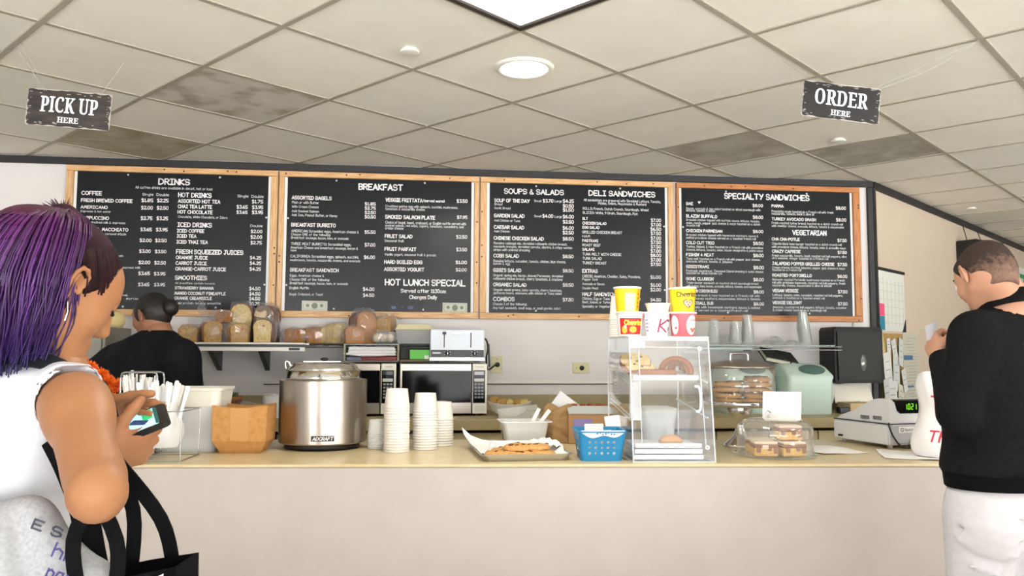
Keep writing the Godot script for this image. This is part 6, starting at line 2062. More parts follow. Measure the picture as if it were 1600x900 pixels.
	part(t2, "body", mb().loft([[Vector3(-0.10, 0, -0.08), Vector3(0.10, 0, -0.08), Vector3(0.10, 0, 0.08), Vector3(-0.10, 0, 0.08)], [Vector3(-0.115, 0.085, -0.095), Vector3(0.115, 0.085, -0.095), Vector3(0.115, 0.085, 0.095), Vector3(-0.115, 0.085, 0.095)]], true, true, false).done(), clear(Color(0.80, 0.80, 0.80), 0.45, 0.12))
	part(t2, "lid", mb().loft([[Vector3(-0.118, 0.086, -0.098), Vector3(0.118, 0.086, -0.098), Vector3(0.118, 0.086, 0.098), Vector3(-0.118, 0.086, 0.098)], [Vector3(-0.10, 0.118, -0.08), Vector3(0.085, 0.118, -0.08), Vector3(0.085, 0.118, 0.08), Vector3(-0.10, 0.118, 0.08)]], true, true, false).done(), hexa("#cfc6a2", 0.6))
	var t3 := thing("clear_bag", "small clear bag of rolls left of the clamshell box", "bag", Vector3(-0.20, top, 0.24))
	part(t3, "bag", bag_skin(Vector3(0.15, 0.085, 0.10), 577, Vector3(0.02, 0.02, 0.0)), M.bag_plastic)
	for i in 3:
		part(t3, "roll", mb().ball(Vector3(-0.045 + i * 0.04, 0.035, 0.0), Vector3(0.024, 0.026, 0.032), 12, 8).done(), hexa("#cdbfa8", 0.8))

func organizer() -> void:
	var y := BACK + 0.312
	var t := thing("paper_organizer", "grey desk organizer full of papers on the left microwave", "organizer", Vector3(-0.27, y, 0.20))
	for x in [-0.155, 0.155]:
		part(t, "side", bx(Vector3(0.012, 0.100, 0.28), 0.002), hexa("#8d8c78", 0.6), Vector3(x, 0.05, 0.0))
	part(t, "top", bx(Vector3(0.322, 0.006, 0.28), 0.001), hexa("#8f9894", 0.5), Vector3(0, 0.100, 0.0))
	part(t, "base", bx(Vector3(0.322, 0.006, 0.28), 0.001), hexa("#8d8c78", 0.6), Vector3(0, 0.003, 0.0))
	rng.seed = 3
	for k in 6:
		solo("paper_stack", ["lowest white paper stack in the desk organizer", "second white paper stack in the desk organizer", "third white paper stack in the desk organizer", "fourth white paper stack in the desk organizer", "fifth white paper stack in the desk organizer", "top white paper stack in the desk organizer"][k], "paper", bx(Vector3(0.285 - 0.004 * k, 0.007, 0.27), 0.001), [M.paper, M.shade_paper][k % 2], t.position + Vector3(rng.randf_range(-0.004, 0.004), 0.040 + k * 0.0085, 0.012 + rng.randf_range(0, 0.012)), Vector3(0, rng.randf_range(-0.03, 0.03), 0), "paper stacks in the organizer")
	solo("red_binder", "dark red binder under the papers in the desk organizer", "binder", bx(Vector3(0.20, 0.022, 0.26), 0.003), hexa("#7c1d22", 0.5), t.position + Vector3(0.045, 0.018, 0.02), Vector3.ZERO)
	solo("grey_binder", "blue grey binder left of the dark red binder", "binder", bx(Vector3(0.085, 0.020, 0.26), 0.003), hexa("#5a6478", 0.5), t.position + Vector3(-0.10, 0.017, 0.02), Vector3.ZERO)
	solo("curled_sheet", "curled white sheet hanging out of the desk organizer", "paper", mb().sheet([[Vector3(-0.17, 0.046, 0.17), Vector3(-0.05, 0.032, 0.175), Vector3(0.05, 0.033, 0.175), Vector3(0.13, 0.042, 0.165)], [Vector3(-0.145, 0.040, 0.10), Vector3(-0.05, 0.040, 0.10), Vector3(0.05, 0.040, 0.10), Vector3(0.12, 0.040, 0.10)]], 0.001).done(), M.paper, t.position)
	var g := thing("green_box", "bright green carton between the organizer and the toaster", "box", Vector3(0.0, y + 0.012, 0.255))
	part(g, "carton", bx(Vector3(0.118, 0.056, 0.10), 0.002), hexa("#5fbf4a", 0.5), Vector3(0.012, 0.030, 0.02))
	part(g, "white_label", bx(Vector3(0.026, 0.022, 0.002)), M.paper, Vector3(0.052, 0.014, 0.071))
	solo("low_tray", "olive brown tray under the bright green carton", "tray", bx(Vector3(0.19, 0.012, 0.20), 0.003), hexa("#6f6244", 0.6), Vector3(-0.01, y + 0.006, 0.25), Vector3.ZERO)
	solo("dark_cubby", "dark grey cubby between the organizer and the toaster", "cubby", mb().box(Vector3(0, 0.05, -0.06), Vector3(0.19, 0.094, 0.10), 0.003).done(), hexa("#4a4a46", 0.6), Vector3(-0.01, y + 0.012, 0.19), Vector3.ZERO)

func wall_fittings() -> void:
	for o in [[1.047, 1.290, "ivory wall outlet with a black plug hole above the boxes"], [0.500, 1.310, "ivory wall outlet behind the toaster cord"]]:
		var t := thing("wall_outlet", o[2], "outlet", Vector3(o[0], o[1], 0.0), 0.0, "wall outlets")
		part(t, "plate", bx(Vector3(0.108 if o[0] > 0.8 else 0.07, 0.070 if o[0] > 0.8 else 0.108, 0.008), 0.003), hexa("#c9c39a", 0.45), Vector3(0, 0, 0.004))
		part(t, "socket", mb().lathe(profile([0.0, 0.004, 0.014, 0.004, 0.016, 0.0]), Vector3.ZERO, 18, Basis(Vector3.RIGHT, PI / 2)).done(), M.black_plastic, Vector3(0.004, 0, 0.008))
		part(t, "screw", mb().lathe(profile([0.0, 0.002, 0.003, 0.0015, 0.0035, 0.0]), Vector3.ZERO, 10, Basis(Vector3.RIGHT, PI / 2)).done(), M.mid_grey, Vector3(-0.03 if o[0] > 0.8 else 0.0, 0.0 if o[0] > 0.8 else 0.035, 0.008))
	# towel dispenser and its towels
	var d := thing("towel_dispenser", "black paper towel dispenser with an oval window beside the corner post", "dispenser", Vector3(2.835, 1.20, 0.0))
	part(d, "cover", mb().prism(v2([-0.165, 0.012, -0.15, 0.0, 0.15, 0.0, 0.165, 0.012, 0.165, 0.34, 0.150, 0.362, -0.150, 0.362, -0.165, 0.34]), 0.20, Vector3(0, 0, 0.10)).done(), hexa("#151615", 0.4, 0.0, 0.3))
	part(d, "face", mb().prism(v2([-0.145, 0.018, 0.145, 0.018, 0.150, 0.33, -0.150, 0.33]), 0.012, Vector3(0, 0, 0.204)).done(), hexa("#1b1d19", 0.35, 0.0, 0.3))
	part(d, "oval_window", mb().lathe(profile([0.0, 0.004, 0.8, 0.004, 1.0, 0.0]), Vector3.ZERO, 28, Basis(Vector3.RIGHT, PI / 2) * Basis.from_scale(Vector3(0.021, 1.0, 0.053))).done(), hexa("#6d726e", 0.12, 0.4), Vector3(0.025, 0.13, 0.211))
	part(d, "lock", mb().lathe(profile([0.0, 0.03, 0.007, 0.03, 0.008, 0.0]), Vector3.ZERO, 12).done(), M.alu, Vector3(-0.005, 0.361, 0.15))
	var rows := []
	for i in 7:
		var row := []
		for j in 9:
			row.append(Vector3(lerpf(-0.125, 0.125, j / 8.0) * (1.0 + 0.06 * i / 6.0), -0.125 * i / 6.0 - 0.01 * sin(j * 1.0), 0.10 + 0.055 * sin(i / 6.0 * 1.5) + 0.006 * sin(j * 0.8)))
		rows.append(row)
	solo("paper_towel", "white paper towel hanging from the black dispenser", "towel", mb().sheet(rows, 0.002).done(), M.cream_plastic, Vector3(2.81, 1.198, 0.02))
	solo("cream_box", "cream carton under the paper towel dispenser", "box", bx(Vector3(0.22, 0.06, 0.16), 0.003), hexa("#cbb98c", 0.7), Vector3(2.80, BACK + 0.03, 0.26))
	solo("black_plug", "small black power adapter beside the right mint appliance", "adapter", bx(Vector3(0.07, 0.04, 0.05), 0.006), M.black_plastic, Vector3(2.63, BACK + 0.02, 0.36))
	# mint appliances
	M.mint = hexa("#c3d8cf", 0.25)
	for q in [[2.375, 0.30, "right mint green bread maker with an oval lid handle"], [2.02, 0.24, "left mint green bread maker behind the cookie dome"]]:
		var t := thing("bread_maker", q[2], "appliance", Vector3(q[0], BACK, q[1]), 0.0, "mint bread makers")
		var ring := func(w: float, dd: float, y: float, x: float, z: float) -> Array:
			var o := []
			for p in rrect(w, dd, 0.03, 4):
				o.append(Vector3(p.x + x, y, p.y + z))
			return o
		part(t, "body", mb().loft([ring.call(0.275, 0.30, 0.0, 0, 0), ring.call(0.285, 0.31, 0.01, 0, 0), ring.call(0.298, 0.32, 0.215, 0, 0)], true, true, true).done(), M.mint)
		var lid := part(t, "lid", mb().loft([ring.call(0.304, 0.326, 0.214, 0, 0), ring.call(0.306, 0.328, 0.232, 0, 0), ring.call(0.300, 0.312, 0.244, 0, -0.004), ring.call(0.282, 0.25, 0.285, -0.004, -0.030), ring.call(0.262, 0.20, 0.304, -0.008, -0.048), ring.call(0.24, 0.17, 0.307, -0.01, -0.055)], true, true, true).done(), M.mint)
		part(lid, "lid_window", mb().lathe(profile([0.0, 0.003, 0.9, 0.003, 1.0, 0.0]), Vector3.ZERO, 28, Basis.from_scale(Vector3(0.085, 1, 0.045))).done(), hexa("#4e6b66", 0.12), Vector3(0.025, 0.272, 0.122), Vector3(0.72, 0, 0))
		part(t, "side_grip", mb().ball(Vector3(0.160, 0.13, 0.0), Vector3(0.05, 0.115, 0.10), 18, 12).done(), hexa("#c9d8cf", 0.3))
		part(t, "nameplate", bx(Vector3(0.05, 0.005, 0.002)), hexa("#6d7a74", 0.4), Vector3(0.045, 0.20, 0.1585))
	# black notebook hung under the shelf
	var nb := thing("strapped_notebook", "black notebook with an elastic strap wedged under the right shelf", "notebook", Vector3(2.275, 1.368, 0.23))
	nb.basis = Basis(Vector3.BACK, -0.18) * Basis(Vector3.RIGHT, 0.45)
	part(nb, "cover", bx(Vector3(0.215, 0.006, 0.15), 0.002), M.black_plastic, Vector3(0, -0.016, 0))
	part(nb, "pages", bx(Vector3(0.205, 0.022, 0.142), 0.001), hexa("#d5d0bd", 0.8), Vector3(0, -0.002, 0))
	part(nb, "cover", bx(Vector3(0.215, 0.006, 0.15), 0.002), M.black_plastic, Vector3(0, 0.012, 0))
	part(nb, "strap", bx(Vector3(0.014, 0.040, 0.158), 0.002), M.black_plastic, Vector3(0.03, -0.002, 0), Vector3(0, 0.4, 0))
	# clear plastic cups on the right shelf
	var cup := cup_down(0.040, 0.029, 0.115)
	var top := 1.4445
	var piles := [[1.875, 0.17, 5, 0.012, "first stack of clear plastic cups from the pastry case"], [2.005, 0.20, 4, 0.012, "short middle stack of clear plastic cups on the right shelf"], [2.095, 0.18, 8, 0.011, "taller third stack of clear plastic cups on the right shelf"], [2.495, 0.16, 11, 0.0105, "tall lone stack of clear plastic cups beside the dispenser"]]
	for p in piles:
		for k in p[2]:
			var o := solo("plastic_cup", ("topmost cup of the " if k == p[2] - 1 else ORD[p[2] - 1 - k] + " from top in the ") + p[4], "cup", cup, M.clear_plastic, Vector3(p[0], top + k * p[3], p[1]), Vector3.ZERO, p[4])
			if p[0] > 2.4:
				o.position.x -= k * 0.0018
	rng.seed = 90
	var lidm := mb().lathe(profile([0.0, 0.030, 0.014, 0.030, 0.030, 0.024, 0.040, 0.006, 0.044, 0.005, 0.044, 0.0, 0.042, 0.0, 0.038, 0.005, 0.028, 0.022, 0.013, 0.028, 0.0, 0.028]), Vector3.ZERO, 22).done()
	for k in 7:
		solo("cup_lid", ["clear dome lid at the left of the lid pile on the right shelf", "clear dome lid second from left in the lid pile", "clear dome lid in the middle of the lid pile", "clear dome lid fourth from left in the lid pile", "clear dome lid at the right of the lid pile beside the cups", "clear dome lid lying on the left half of the lid pile", "clear dome lid lying on the right half of the lid pile"][k], "lid", lidm, M.clear_plastic, Vector3(2.235 + (k % 5) * 0.046 + (0.02 if k > 4 else 0.0), top + (0.026 if k > 4 else 0.0), 0.14 + 0.06 * (k % 2)), Vector3(rng.randf_range(-0.1, 0.1), 0, rng.randf_range(-0.1, 0.1)), "clear lids on the right shelf")
	var tb := thing("clear_tub", "grey green clear tub standing at the left end of the right shelf", "tub", Vector3(1.815, top, 0.20), 0.2)
	part(tb, "body", mb().loft([[Vector3(-0.045, 0, -0.045), Vector3(0.045, 0, -0.045), Vector3(0.045, 0, 0.045), Vector3(-0.045, 0, 0.045)], [Vector3(-0.062, 0.145, -0.062), Vector3(0.062, 0.145, -0.062), Vector3(0.062, 0.145, 0.062), Vector3(-0.062, 0.145, 0.062)]], true, true, false).done(), M.clear_plastic)
	var bl := thing("bread_dish", "white oval dish of sliced bread on the back counter beside the microwave", "dish", Vector3(0.535, BACK, 0.43))
	var rings := []
	for q in [[0.05, 0.035, 0.0], [0.10, 0.06, 0.03], [0.128, 0.075, 0.066], [0.134, 0.08, 0.070], [0.124, 0.071, 0.066], [0.05, 0.03, 0.008]]:
		var r := []
		for j in 28:
			var a := TAU * j / 28.0
			r.append(Vector3(cos(a) * q[0], q[2] + (0.016 * pow(cos(a), 2.0) if q[2] > 0.05 else 0.0), sin(a) * q[1]))
		rings.append(r)
	part(bl, "bowl", mb().loft(rings, true, true, true).done(), M.white_plastic)
	for k in 6:
		var o := solo("bread_chunk", ["brown bread chunk at the left of the white dish", "bread chunk second from left in the white dish", "pale bread chunk in the middle of the white dish", "bread chunk right of the middle in the white dish", "bread chunk at the right of the white dish", "bread chunk lying on the others in the white dish"][k], "bread", mb().box(Vector3.ZERO, Vector3(0.058, 0.048, 0.040), 0.014).done(), M.rye if k % 2 else M.pale_crumb, Vector3(0.45 + 0.042 * (k % 5), BACK + 0.074 + (0.02 if k == 5 else 0.0), 0.43), Vector3(0.3 * k, 0.7 * k, 0.4 - 0.2 * k), "bread chunks in the white dish")
	# left end of the back counter, behind the employee
	var bxx := thing("grey_cabinet", "grey countertop cabinet behind the employee", "cabinet", Vector3(-1.86, BACK, 0.30))
	part(bxx, "body", bx(Vector3(0.34, 0.50, 0.40), 0.006), hexa("#8c8a82", 0.5), Vector3(0, 0.25, 0.02))
	part(bxx, "door", bx(Vector3(0.31, 0.45, 0.016), 0.004), hexa("#94928a", 0.5), Vector3(0, 0.25, 0.226))
	part(bxx, "handle", bx(Vector3(0.012, 0.10, 0.02), 0.004), M.wire, Vector3(0.13, 0.26, 0.244))
	solo("cream_bag", "crumpled cream bag on the grey cabinet behind the employee", "bag", mb().ball(Vector3(0, 0.05, 0), Vector3(0.075, 0.058, 0.06), 9, 7).done(), hexa("#d8c58e", 0.8), Vector3(-1.73, BACK + 0.492, 0.32))
	# pot and bowl behind the kraft trays
	var pot := thing("potted_plant", "small terracotta pot with a spiky plant behind the food trays", "plant", Vector3(-1.055, BACK, 0.45))
	pot.scale = Vector3.ONE * 1.3
	part(pot, "pot", mb().lathe(profile([0.0, 0.0, 0.045, 0.0, 0.058, 0.075, 0.064, 0.077, 0.064, 0.092, 0.056, 0.092, 0.05, 0.08, 0.0, 0.078]), Vector3.ZERO, 26).done(), hexa("#9a6238", 0.75))
	rng.seed = 44
	for k in 26:
		var a := rng.randf() * TAU
		var r := rng.randf() * 0.045
		part(pot, "leaf", mb().lathe(profile([0.0, 0.0, 0.006, 0.008, 0.005, 0.02, 0.0, 0.034]), Vector3.ZERO, 6).done(), hexa("#4f5a3c", 0.6), Vector3(cos(a) * r, 0.080, sin(a) * r), Vector3(sin(a) * r * 12, 0, -cos(a) * r * 12))
	var sb := thing("steel_bowl", "steel bowl with wrapped items behind the food trays", "bowl", Vector3(-0.96, BACK, 0.50))
	part(sb, "bowl", mb().lathe(profile([0.0, 0.0, 0.05, 0.0, 0.095, 0.035, 0.11, 0.062, 0.113, 0.062, 0.10, 0.034, 0.05, 0.004, 0.0, 0.004]), Vector3.ZERO, 30).done(), hexa("#7b5a3c", 0.5))
	part(sb, "contents", bag_skin(Vector3(0.16, 0.06, 0.12), 707, Vector3(0.02, 0.02, 0)), M.bag_plastic, Vector3(0, 0.030, 0))
	var jar := thing("clear_canister", "clear plastic canister left of the soup warmer", "canister", Vector3(-0.80, BACK, 0.50))
	part(jar, "body", mb().lathe(profile([0.0, 0.0, 0.05, 0.0, 0.052, 0.01, 0.052, 0.12, 0.05, 0.125, 0.0, 0.125]), Vector3.ZERO, 26).done(), M.milky)
	part(jar, "lid", mb().lathe(profile([0.0, 0.138, 0.05, 0.138, 0.054, 0.134, 0.054, 0.122, 0.0, 0.122]), Vector3.ZERO, 26).done(), M.clear_plastic)

func right_wall_things() -> void:
	# planner board
	var t := thing("wall_planner", "white wall planner with a dark top rail beside the corner post", "planner", rw(0.325, 1.545), RT)
	part(t, "sheet", bx(Vector3(0.565, 0.42, 0.006), 0.001), hexa("#d9dcd6", 0.6), Vector3(0, 0.212, 0.004))
	part(t, "top_rail", bx(Vector3(0.575, 0.022, 0.014), 0.003), M.black_trim, Vector3(0, 0.430, 0.007))
	for k in 6:
		part(t, "ruled_line", bx(Vector3(0.53, 0.002, 0.001)), hexa("#aeb4ae", 0.7), Vector3(0, 0.06 + k * 0.055, 0.0075))
	for k in 7:
		part(t, "ruled_line", bx(Vector3(0.002, 0.33, 0.001)), hexa("#aeb4ae", 0.7), Vector3(-0.24 + k * 0.08, 0.20, 0.0075))
	for s in [-1.0, 1.0]:
		part(t, "corner", mb().prism(v2([0, 0, 0.07, 0, 0.07, 0.09]) if s > 0 else v2([0, 0, 0.06, 0, 0, 0.08]), 0.010, Vector3(0.215 if s > 0 else -0.285, 0.0, 0.006)).done(), M.black_trim)
	solo("pink_note", "pink note at the left edge of the wall planner", "note", bx(Vector3(0.135, 0.085, 0.001)), hexa("#e0557f", 0.6), rw(0.105, 1.692, 0.009), Vector3(0, RT, 0))
	solo("blue_note", "blue note under the pink note on the wall planner", "note", bx(Vector3(0.135, 0.095, 0.001)), hexa("#2f86a3", 0.6), rw(0.105, 1.600, 0.009), Vector3(0, RT, 0))
	# cork board with papers
	var c := thing("cork_board", "tan cork board covered in slips of paper below the planner", "cork board", rw(0.285, 1.00), RT)
	part(c, "cork", bx(Vector3(0.47, 0.53, 0.014), 0.002), textured(hexa("#ffffff", 0.9), noise_tex(0.12, [[0.0, "#96763c"], [0.5, "#b08f54"], [1.0, "#bfa067"]], 128, 3, 81), Vector3(4, 4, 4)), Vector3(0, 0.265, 0.007))
	rng.seed = 14
	var notes := [[0.07, 1.44, 0.10, 0.16, "#cfc58e"], [0.20, 1.45, 0.07, 0.09, "#dcdedc"], [0.31, 1.42, 0.09, 0.14, "#d3d6d4"], [0.16, 1.27, 0.15, 0.26, "#d9dbd8"], [0.32, 1.25, 0.13, 0.24, "#cdd2d1"], [0.42, 1.40, 0.09, 0.20, "#c6cccb"], [0.22, 1.10, 0.17, 0.20, "#d6d9d7"], [0.38, 1.08, 0.12, 0.18, "#cfcfbf"], [0.09, 1.12, 0.10, 0.20, "#c9ccca"], [0.45, 1.20, 0.08, 0.16, "#d2d5d3"]]
	var nn := ["yellow slip at the upper left of the cork board", "small white slip at the top of the cork board", "grey slip at the upper right of the cork board", "large white sheet at the left middle of the cork board", "white sheet in the middle of the cork board", "narrow grey sheet at the right of the cork board", "white sheet at the bottom of the cork board", "cream slip at the lower right of the cork board", "narrow sheet at the lower left of the cork board", "small slip at the right edge of the cork board"]
	for k in notes.size():
		var q: Array = notes[k]
		var o := solo("pinned_note", nn[k], "note", bx(Vector3(q[2], q[3], 0.001)), hexa(q[4], 0.75), rw(q[0], q[1], 0.017 + 0.0025 * k), Vector3.ZERO, "slips on the cork board")
		o.basis = Basis(Vector3.UP, RT) * Basis(Vector3.BACK, rng.randf_range(-0.25, 0.25)) * Basis(Vector3.RIGHT, rng.randf_range(-0.06, 0.02))
		for i in 3:
			part(o, "written_line", bx(Vector3(q[2] * rng.randf_range(0.4, 0.7), 0.004, 0.0006)), hexa(["#8f969c", "#5a6f96", "#9aa0a4"][i], 0.8), Vector3(0, q[3] * (0.25 - 0.22 * i), 0.0008))
	# taped notices on the wall
	var t2 := thing("wall_notice", "pale printed notice with blue bars taped right of the cork board", "notice", rw(0.72, 1.00), RT)
	part(t2, "sheet", bx(Vector3(0.36, 0.54, 0.002)), hexa("#c3c2b2", 0.8), Vector3(0, 0.27, 0.002))
	for k in 22:
		part(t2, "printed_line", bx(Vector3(rng.randf_range(0.10, 0.28), 0.005, 0.001)), hexa("#a3a49a", 0.8), Vector3(rng.randf_range(-0.03, 0.03), 0.03 + k * 0.0225, 0.0035))
	for b in [[0.36, 0.034], [0.15, 0.014]]:
		part(t2, "blue_bar", bx(Vector3(0.20, b[1], 0.001)), hexa("#4a7296", 0.7), Vector3(-0.06, b[0], 0.0042))
	# speakers
	for q in [[2.13, 2.165, 0.24, "black wall speaker nearest the corner post, above the man"], [2.62, 2.20, 0.22, "second black wall speaker just behind the man's head"]]:
		var sp := thing("wall_speaker", q[3], "speaker", rw(q[0], q[1], 0.11), RT - 0.2, "black wall speakers")
		part(sp, "cabinet", bx(Vector3(q[2], 0.40, 0.18), 0.012), M.black_plastic, Vector3(0, 0.0, 0.0))
		part(sp, "grille", bx(Vector3(q[2] - 0.02, 0.38, 0.01), 0.004), hexa("#1f1f20", 0.9), Vector3(0, 0, 0.092))
		part(sp, "cord", mb().tube([Vector3(0.03, 0.20, -0.06), Vector3(0.03, 2.52 - q[1], -0.095)], 0.004, 6).done(), M.black_plastic)
	# illuminated exit-type sign on the far wall
	var ex := thing("arrow_sign", "white wall sign with a green arrow at the right edge behind the man", "sign", rw(4.45, 2.10, 0.03), RT)
	part(ex, "case", bx(Vector3(0.95, 0.20, 0.06), 0.006), M.white_plastic, Vector3(0.05, 0.10, 0.0))
	var m := mb()
	patch(m, v2([-0.09, 0.13, -0.30, 0.13, -0.30, 0.085, -0.14, 0.085, -0.14, 0.04, -0.09, 0.07]), on_z(0.0308))
	part(ex, "green_mark", m.done(), hexa("#2f9e4f", 0.5))

# ---------------------------------------------------------------- soft bodies: smooth union of tapered limbs and ovals, meshed as surface nets
class Soft:
	var kind := PackedInt32Array()      # 0 limb, 1 oval, 2 half space
	var A := PackedVector3Array()
	var B := PackedVector3Array()
	var ra := PackedFloat32Array()
	var rb := PackedFloat32Array()
	var kk := PackedFloat32Array()
	var cut := PackedByteArray()
	var ax: Array[Basis] = []

	func limb(a: Vector3, b: Vector3, r0: float, r1: float, k := 0.02, carve := false) -> Soft:
		kind.push_back(0); A.push_back(a); B.push_back(b); ra.push_back(r0); rb.push_back(r1); kk.push_back(k); cut.push_back(1 if carve else 0); ax.push_back(Basis.IDENTITY)
		return self

	func oval(c: Vector3, r: Vector3, b := Basis.IDENTITY, k := 0.02, carve := false) -> Soft:
		kind.push_back(1); A.push_back(c); B.push_back(r); ra.push_back(maxf(r.x, maxf(r.y, r.z))); rb.push_back(0.0); kk.push_back(k); cut.push_back(1 if carve else 0); ax.push_back(b.transposed())
		return self

	# keeps only what lies behind the plane
	func keep(p: Vector3, n: Vector3) -> Soft:
		kind.push_back(2); A.push_back(p); B.push_back(n.normalized()); ra.push_back(0.0); rb.push_back(0.0); kk.push_back(0.002); cut.push_back(2); ax.push_back(Basis.IDENTITY)
		return self

	func one(i: int, p: Vector3) -> float:
		if kind[i] == 0:
			var ab := B[i] - A[i]
			var t := clampf((p - A[i]).dot(ab) / maxf(ab.length_squared(), 1e-9), 0.0, 1.0)
			return (p - A[i] - ab * t).length() - lerpf(ra[i], rb[i], t)
		if kind[i] == 1:
			var q := ax[i] * (p - A[i])
			var s := q / B[i]
			var k0 := s.length()
			if k0 < 1e-6:
				return -minf(B[i].x, minf(B[i].y, B[i].z))
			return k0 * (k0 - 1.0) / (s / B[i]).length()
		return (p - A[i]).dot(B[i])

	func at(p: Vector3, list: PackedInt32Array) -> float:
		var d := 1e3
		for i in list:
			var e := one(i, p)
			var k := kk[i]
			if cut[i] == 0:
				var h := maxf(k - absf(d - e), 0.0) / k
				d = minf(d, e) - h * h * k * 0.25
			else:
				if cut[i] == 1:
					e = -e
				var h := maxf(k - absf(d - e), 0.0) / k
				d = maxf(d, e) + h * h * k * 0.25
		return d

	# adds the surface to m; tint turns a point into a colour
	func mesh(m: MB, cell: float, tint = null) -> void:
		var lo := Vector3.ONE * 1e9
		var hi := Vector3.ONE * -1e9
		var all := PackedInt32Array()
		for i in kind.size():
			all.push_back(i)
			if cut[i]:
				continue
			if kind[i] == 0:
				var r := Vector3.ONE * (maxf(ra[i], rb[i]) + kk[i] * 0.3)
				lo = lo.min(A[i] - r).min(B[i] - r)
				hi = hi.max(A[i] + r).max(B[i] + r)
			else:
				var r := Vector3.ONE * (ra[i] + kk[i] * 0.3)
				lo = lo.min(A[i] - r)
				hi = hi.max(A[i] + r)
		lo -= Vector3.ONE * cell * 2.0
		hi += Vector3.ONE * cell * 2.0
		const BS := 6
		var nb := Vector3i(((hi - lo) / (cell * BS)).ceil())
		var n := nb * BS + Vector3i.ONE
		var val := PackedFloat32Array()
		val.resize(n.x * n.y * n.z)
		val.fill(1e6)
		var sy := n.x
		var sz := n.x * n.y
		var active: Array[Vector3i] = []
		var half := cell * BS * 0.5
		var reach := half * 1.7321 + cell
		for bz in nb.z:
			for by in nb.y:
				for bx in nb.x:
					var c := lo + (Vector3(bx, by, bz) * BS + Vector3.ONE * BS * 0.5) * cell
					var near := PackedInt32Array()
					var best := 1e9
					for i in all:
						var e := one(i, c)
						if cut[i]:
							if (cut[i] == 1 and e < reach + 0.03) or (cut[i] == 2 and e > -reach - 0.01):
								near.push_back(i)
						else:
							best = minf(best, e)
							if e < reach + kk[i] + 0.02:
								near.push_back(i)
					if best > reach + 0.015:
						continue
					active.push_back(Vector3i(bx, by, bz))
					for z in BS + 1:
						for y in BS + 1:
							var base := (bx * BS) + (by * BS + y) * sy + (bz * BS + z) * sz
							for x in BS + 1:
								if val[base + x] > 1e5:
									val[base + x] = at(lo + Vector3(bx * BS + x, by * BS + y, bz * BS + z) * cell, near)
		var vert := {}
		var edges := [[0, 1], [2, 3], [4, 5], [6, 7], [0, 2], [1, 3], [4, 6], [5, 7], [0, 4], [1, 5], [2, 6], [3, 7]]
		var off := [0, 1, sy, sy + 1, sz, sz + 1, sz + sy, sz + sy + 1]
		var cells := []
		for b in active:
			for z in BS:
				for y in BS:
					for x in BS:
						var g := Vector3i(b.x * BS + x, b.y * BS + y, b.z * BS + z)
						var id := g.x + g.y * sy + g.z * sz
						var mask := 0
						for q in 8:
							if val[id + off[q]] < 0.0:
								mask |= 1 << q
						if mask == 0 or mask == 255:
							continue
						var s := Vector3.ZERO
						var k := 0
						for e in edges:
							var in0 := (mask >> (e[0] as int)) & 1
							var in1 := (mask >> (e[1] as int)) & 1
							if in0 == in1:
								continue
							var v0 := val[id + off[e[0]]]
							var v1 := val[id + off[e[1]]]
							var t := v0 / (v0 - v1)
							var p0 := Vector3(e[0] & 1, (e[0] >> 1) & 1, (e[0] >> 2) & 1)
							var p1 := Vector3(e[1] & 1, (e[1] >> 1) & 1, (e[1] >> 2) & 1)
							s += p0.lerp(p1, t)
							k += 1
						vert[id] = lo + (Vector3(g) + s / k) * cell
						cells.append([id, mask])
		var t0 := m.sm.size()
		for c in cells:
			var id: int = c[0]
			var inside: int = c[1] & 1
			# the three edges that leave the first corner
			for axis in 3:
				var step: int = [1, sy, sz][axis]
				var other: int = (c[1] >> [1, 2, 4][axis]) & 1
				if other == inside:
					continue
				var u: int = [sy, sz, 1][axis]
				var w: int = [sz, 1, sy][axis]
				if not (vert.has(id - u) and vert.has(id - w) and vert.has(id - u - w)):
					continue
				var p: Vector3 = vert[id]
				var q: Vector3 = vert[id - u]
				var r: Vector3 = vert[id - u - w]
				var s: Vector3 = vert[id - w]
				if tint != null:
					m.cur = tint.call((p + r) * 0.5)
				if inside:
					m.quad(p, s, r, q, true)
				else:
					m.quad(p, q, r, s, true)
		m.outward(t0)

func soft() -> Soft:
	return Soft.new()

# head: x right, y up, z to the front, origin in the middle of the skull; about 0.23 high at size 1
func head_shape(f: Soft, c: Vector3, b: Basis, s: float) -> void:
	var P := func(x: float, y: float, z: float) -> Vector3: return c + b * (Vector3(x, y, z) * s)
	f.oval(P.call(0, 0.006, -0.008), Vector3(0.073, 0.090, 0.094) * s, b, 0.01)
	f.oval(P.call(0, 0.012, 0.045), Vector3(0.060, 0.060, 0.046) * s, b, 0.03)
	f.oval(P.call(0, -0.050, 0.042), Vector3(0.053, 0.066, 0.046) * s, b, 0.03)
	for q in [-1.0, 1.0]:
		f.limb(P.call(q * 0.046, -0.062, -0.002), P.call(q * 0.012, -0.108, 0.062), 0.022 * s, 0.018 * s, 0.03)
		f.oval(P.call(q * 0.034, -0.040, 0.062), Vector3.ONE * 0.024 * s, b, 0.02)
		f.limb(P.call(q * 0.014, 0.010, 0.086), P.call(q * 0.042, 0.008, 0.074), 0.009 * s, 0.008 * s, 0.014)
	f.limb(P.call(0, 0.0, 0.090), P.call(0, -0.040, 0.108), 0.008 * s, 0.011 * s, 0.014)
	f.oval(P.call(0, -0.046, 0.098), Vector3(0.016, 0.009, 0.011) * s, b, 0.010)
	f.oval(P.call(0, -0.073, 0.086), Vector3(0.021, 0.007, 0.011) * s, b, 0.008)
	f.oval(P.call(0, -0.084, 0.084), Vector3(0.018, 0.007, 0.011) * s, b, 0.008)
	f.oval(P.call(0, -0.106, 0.070), Vector3(0.020, 0.016, 0.016) * s, b, 0.016)

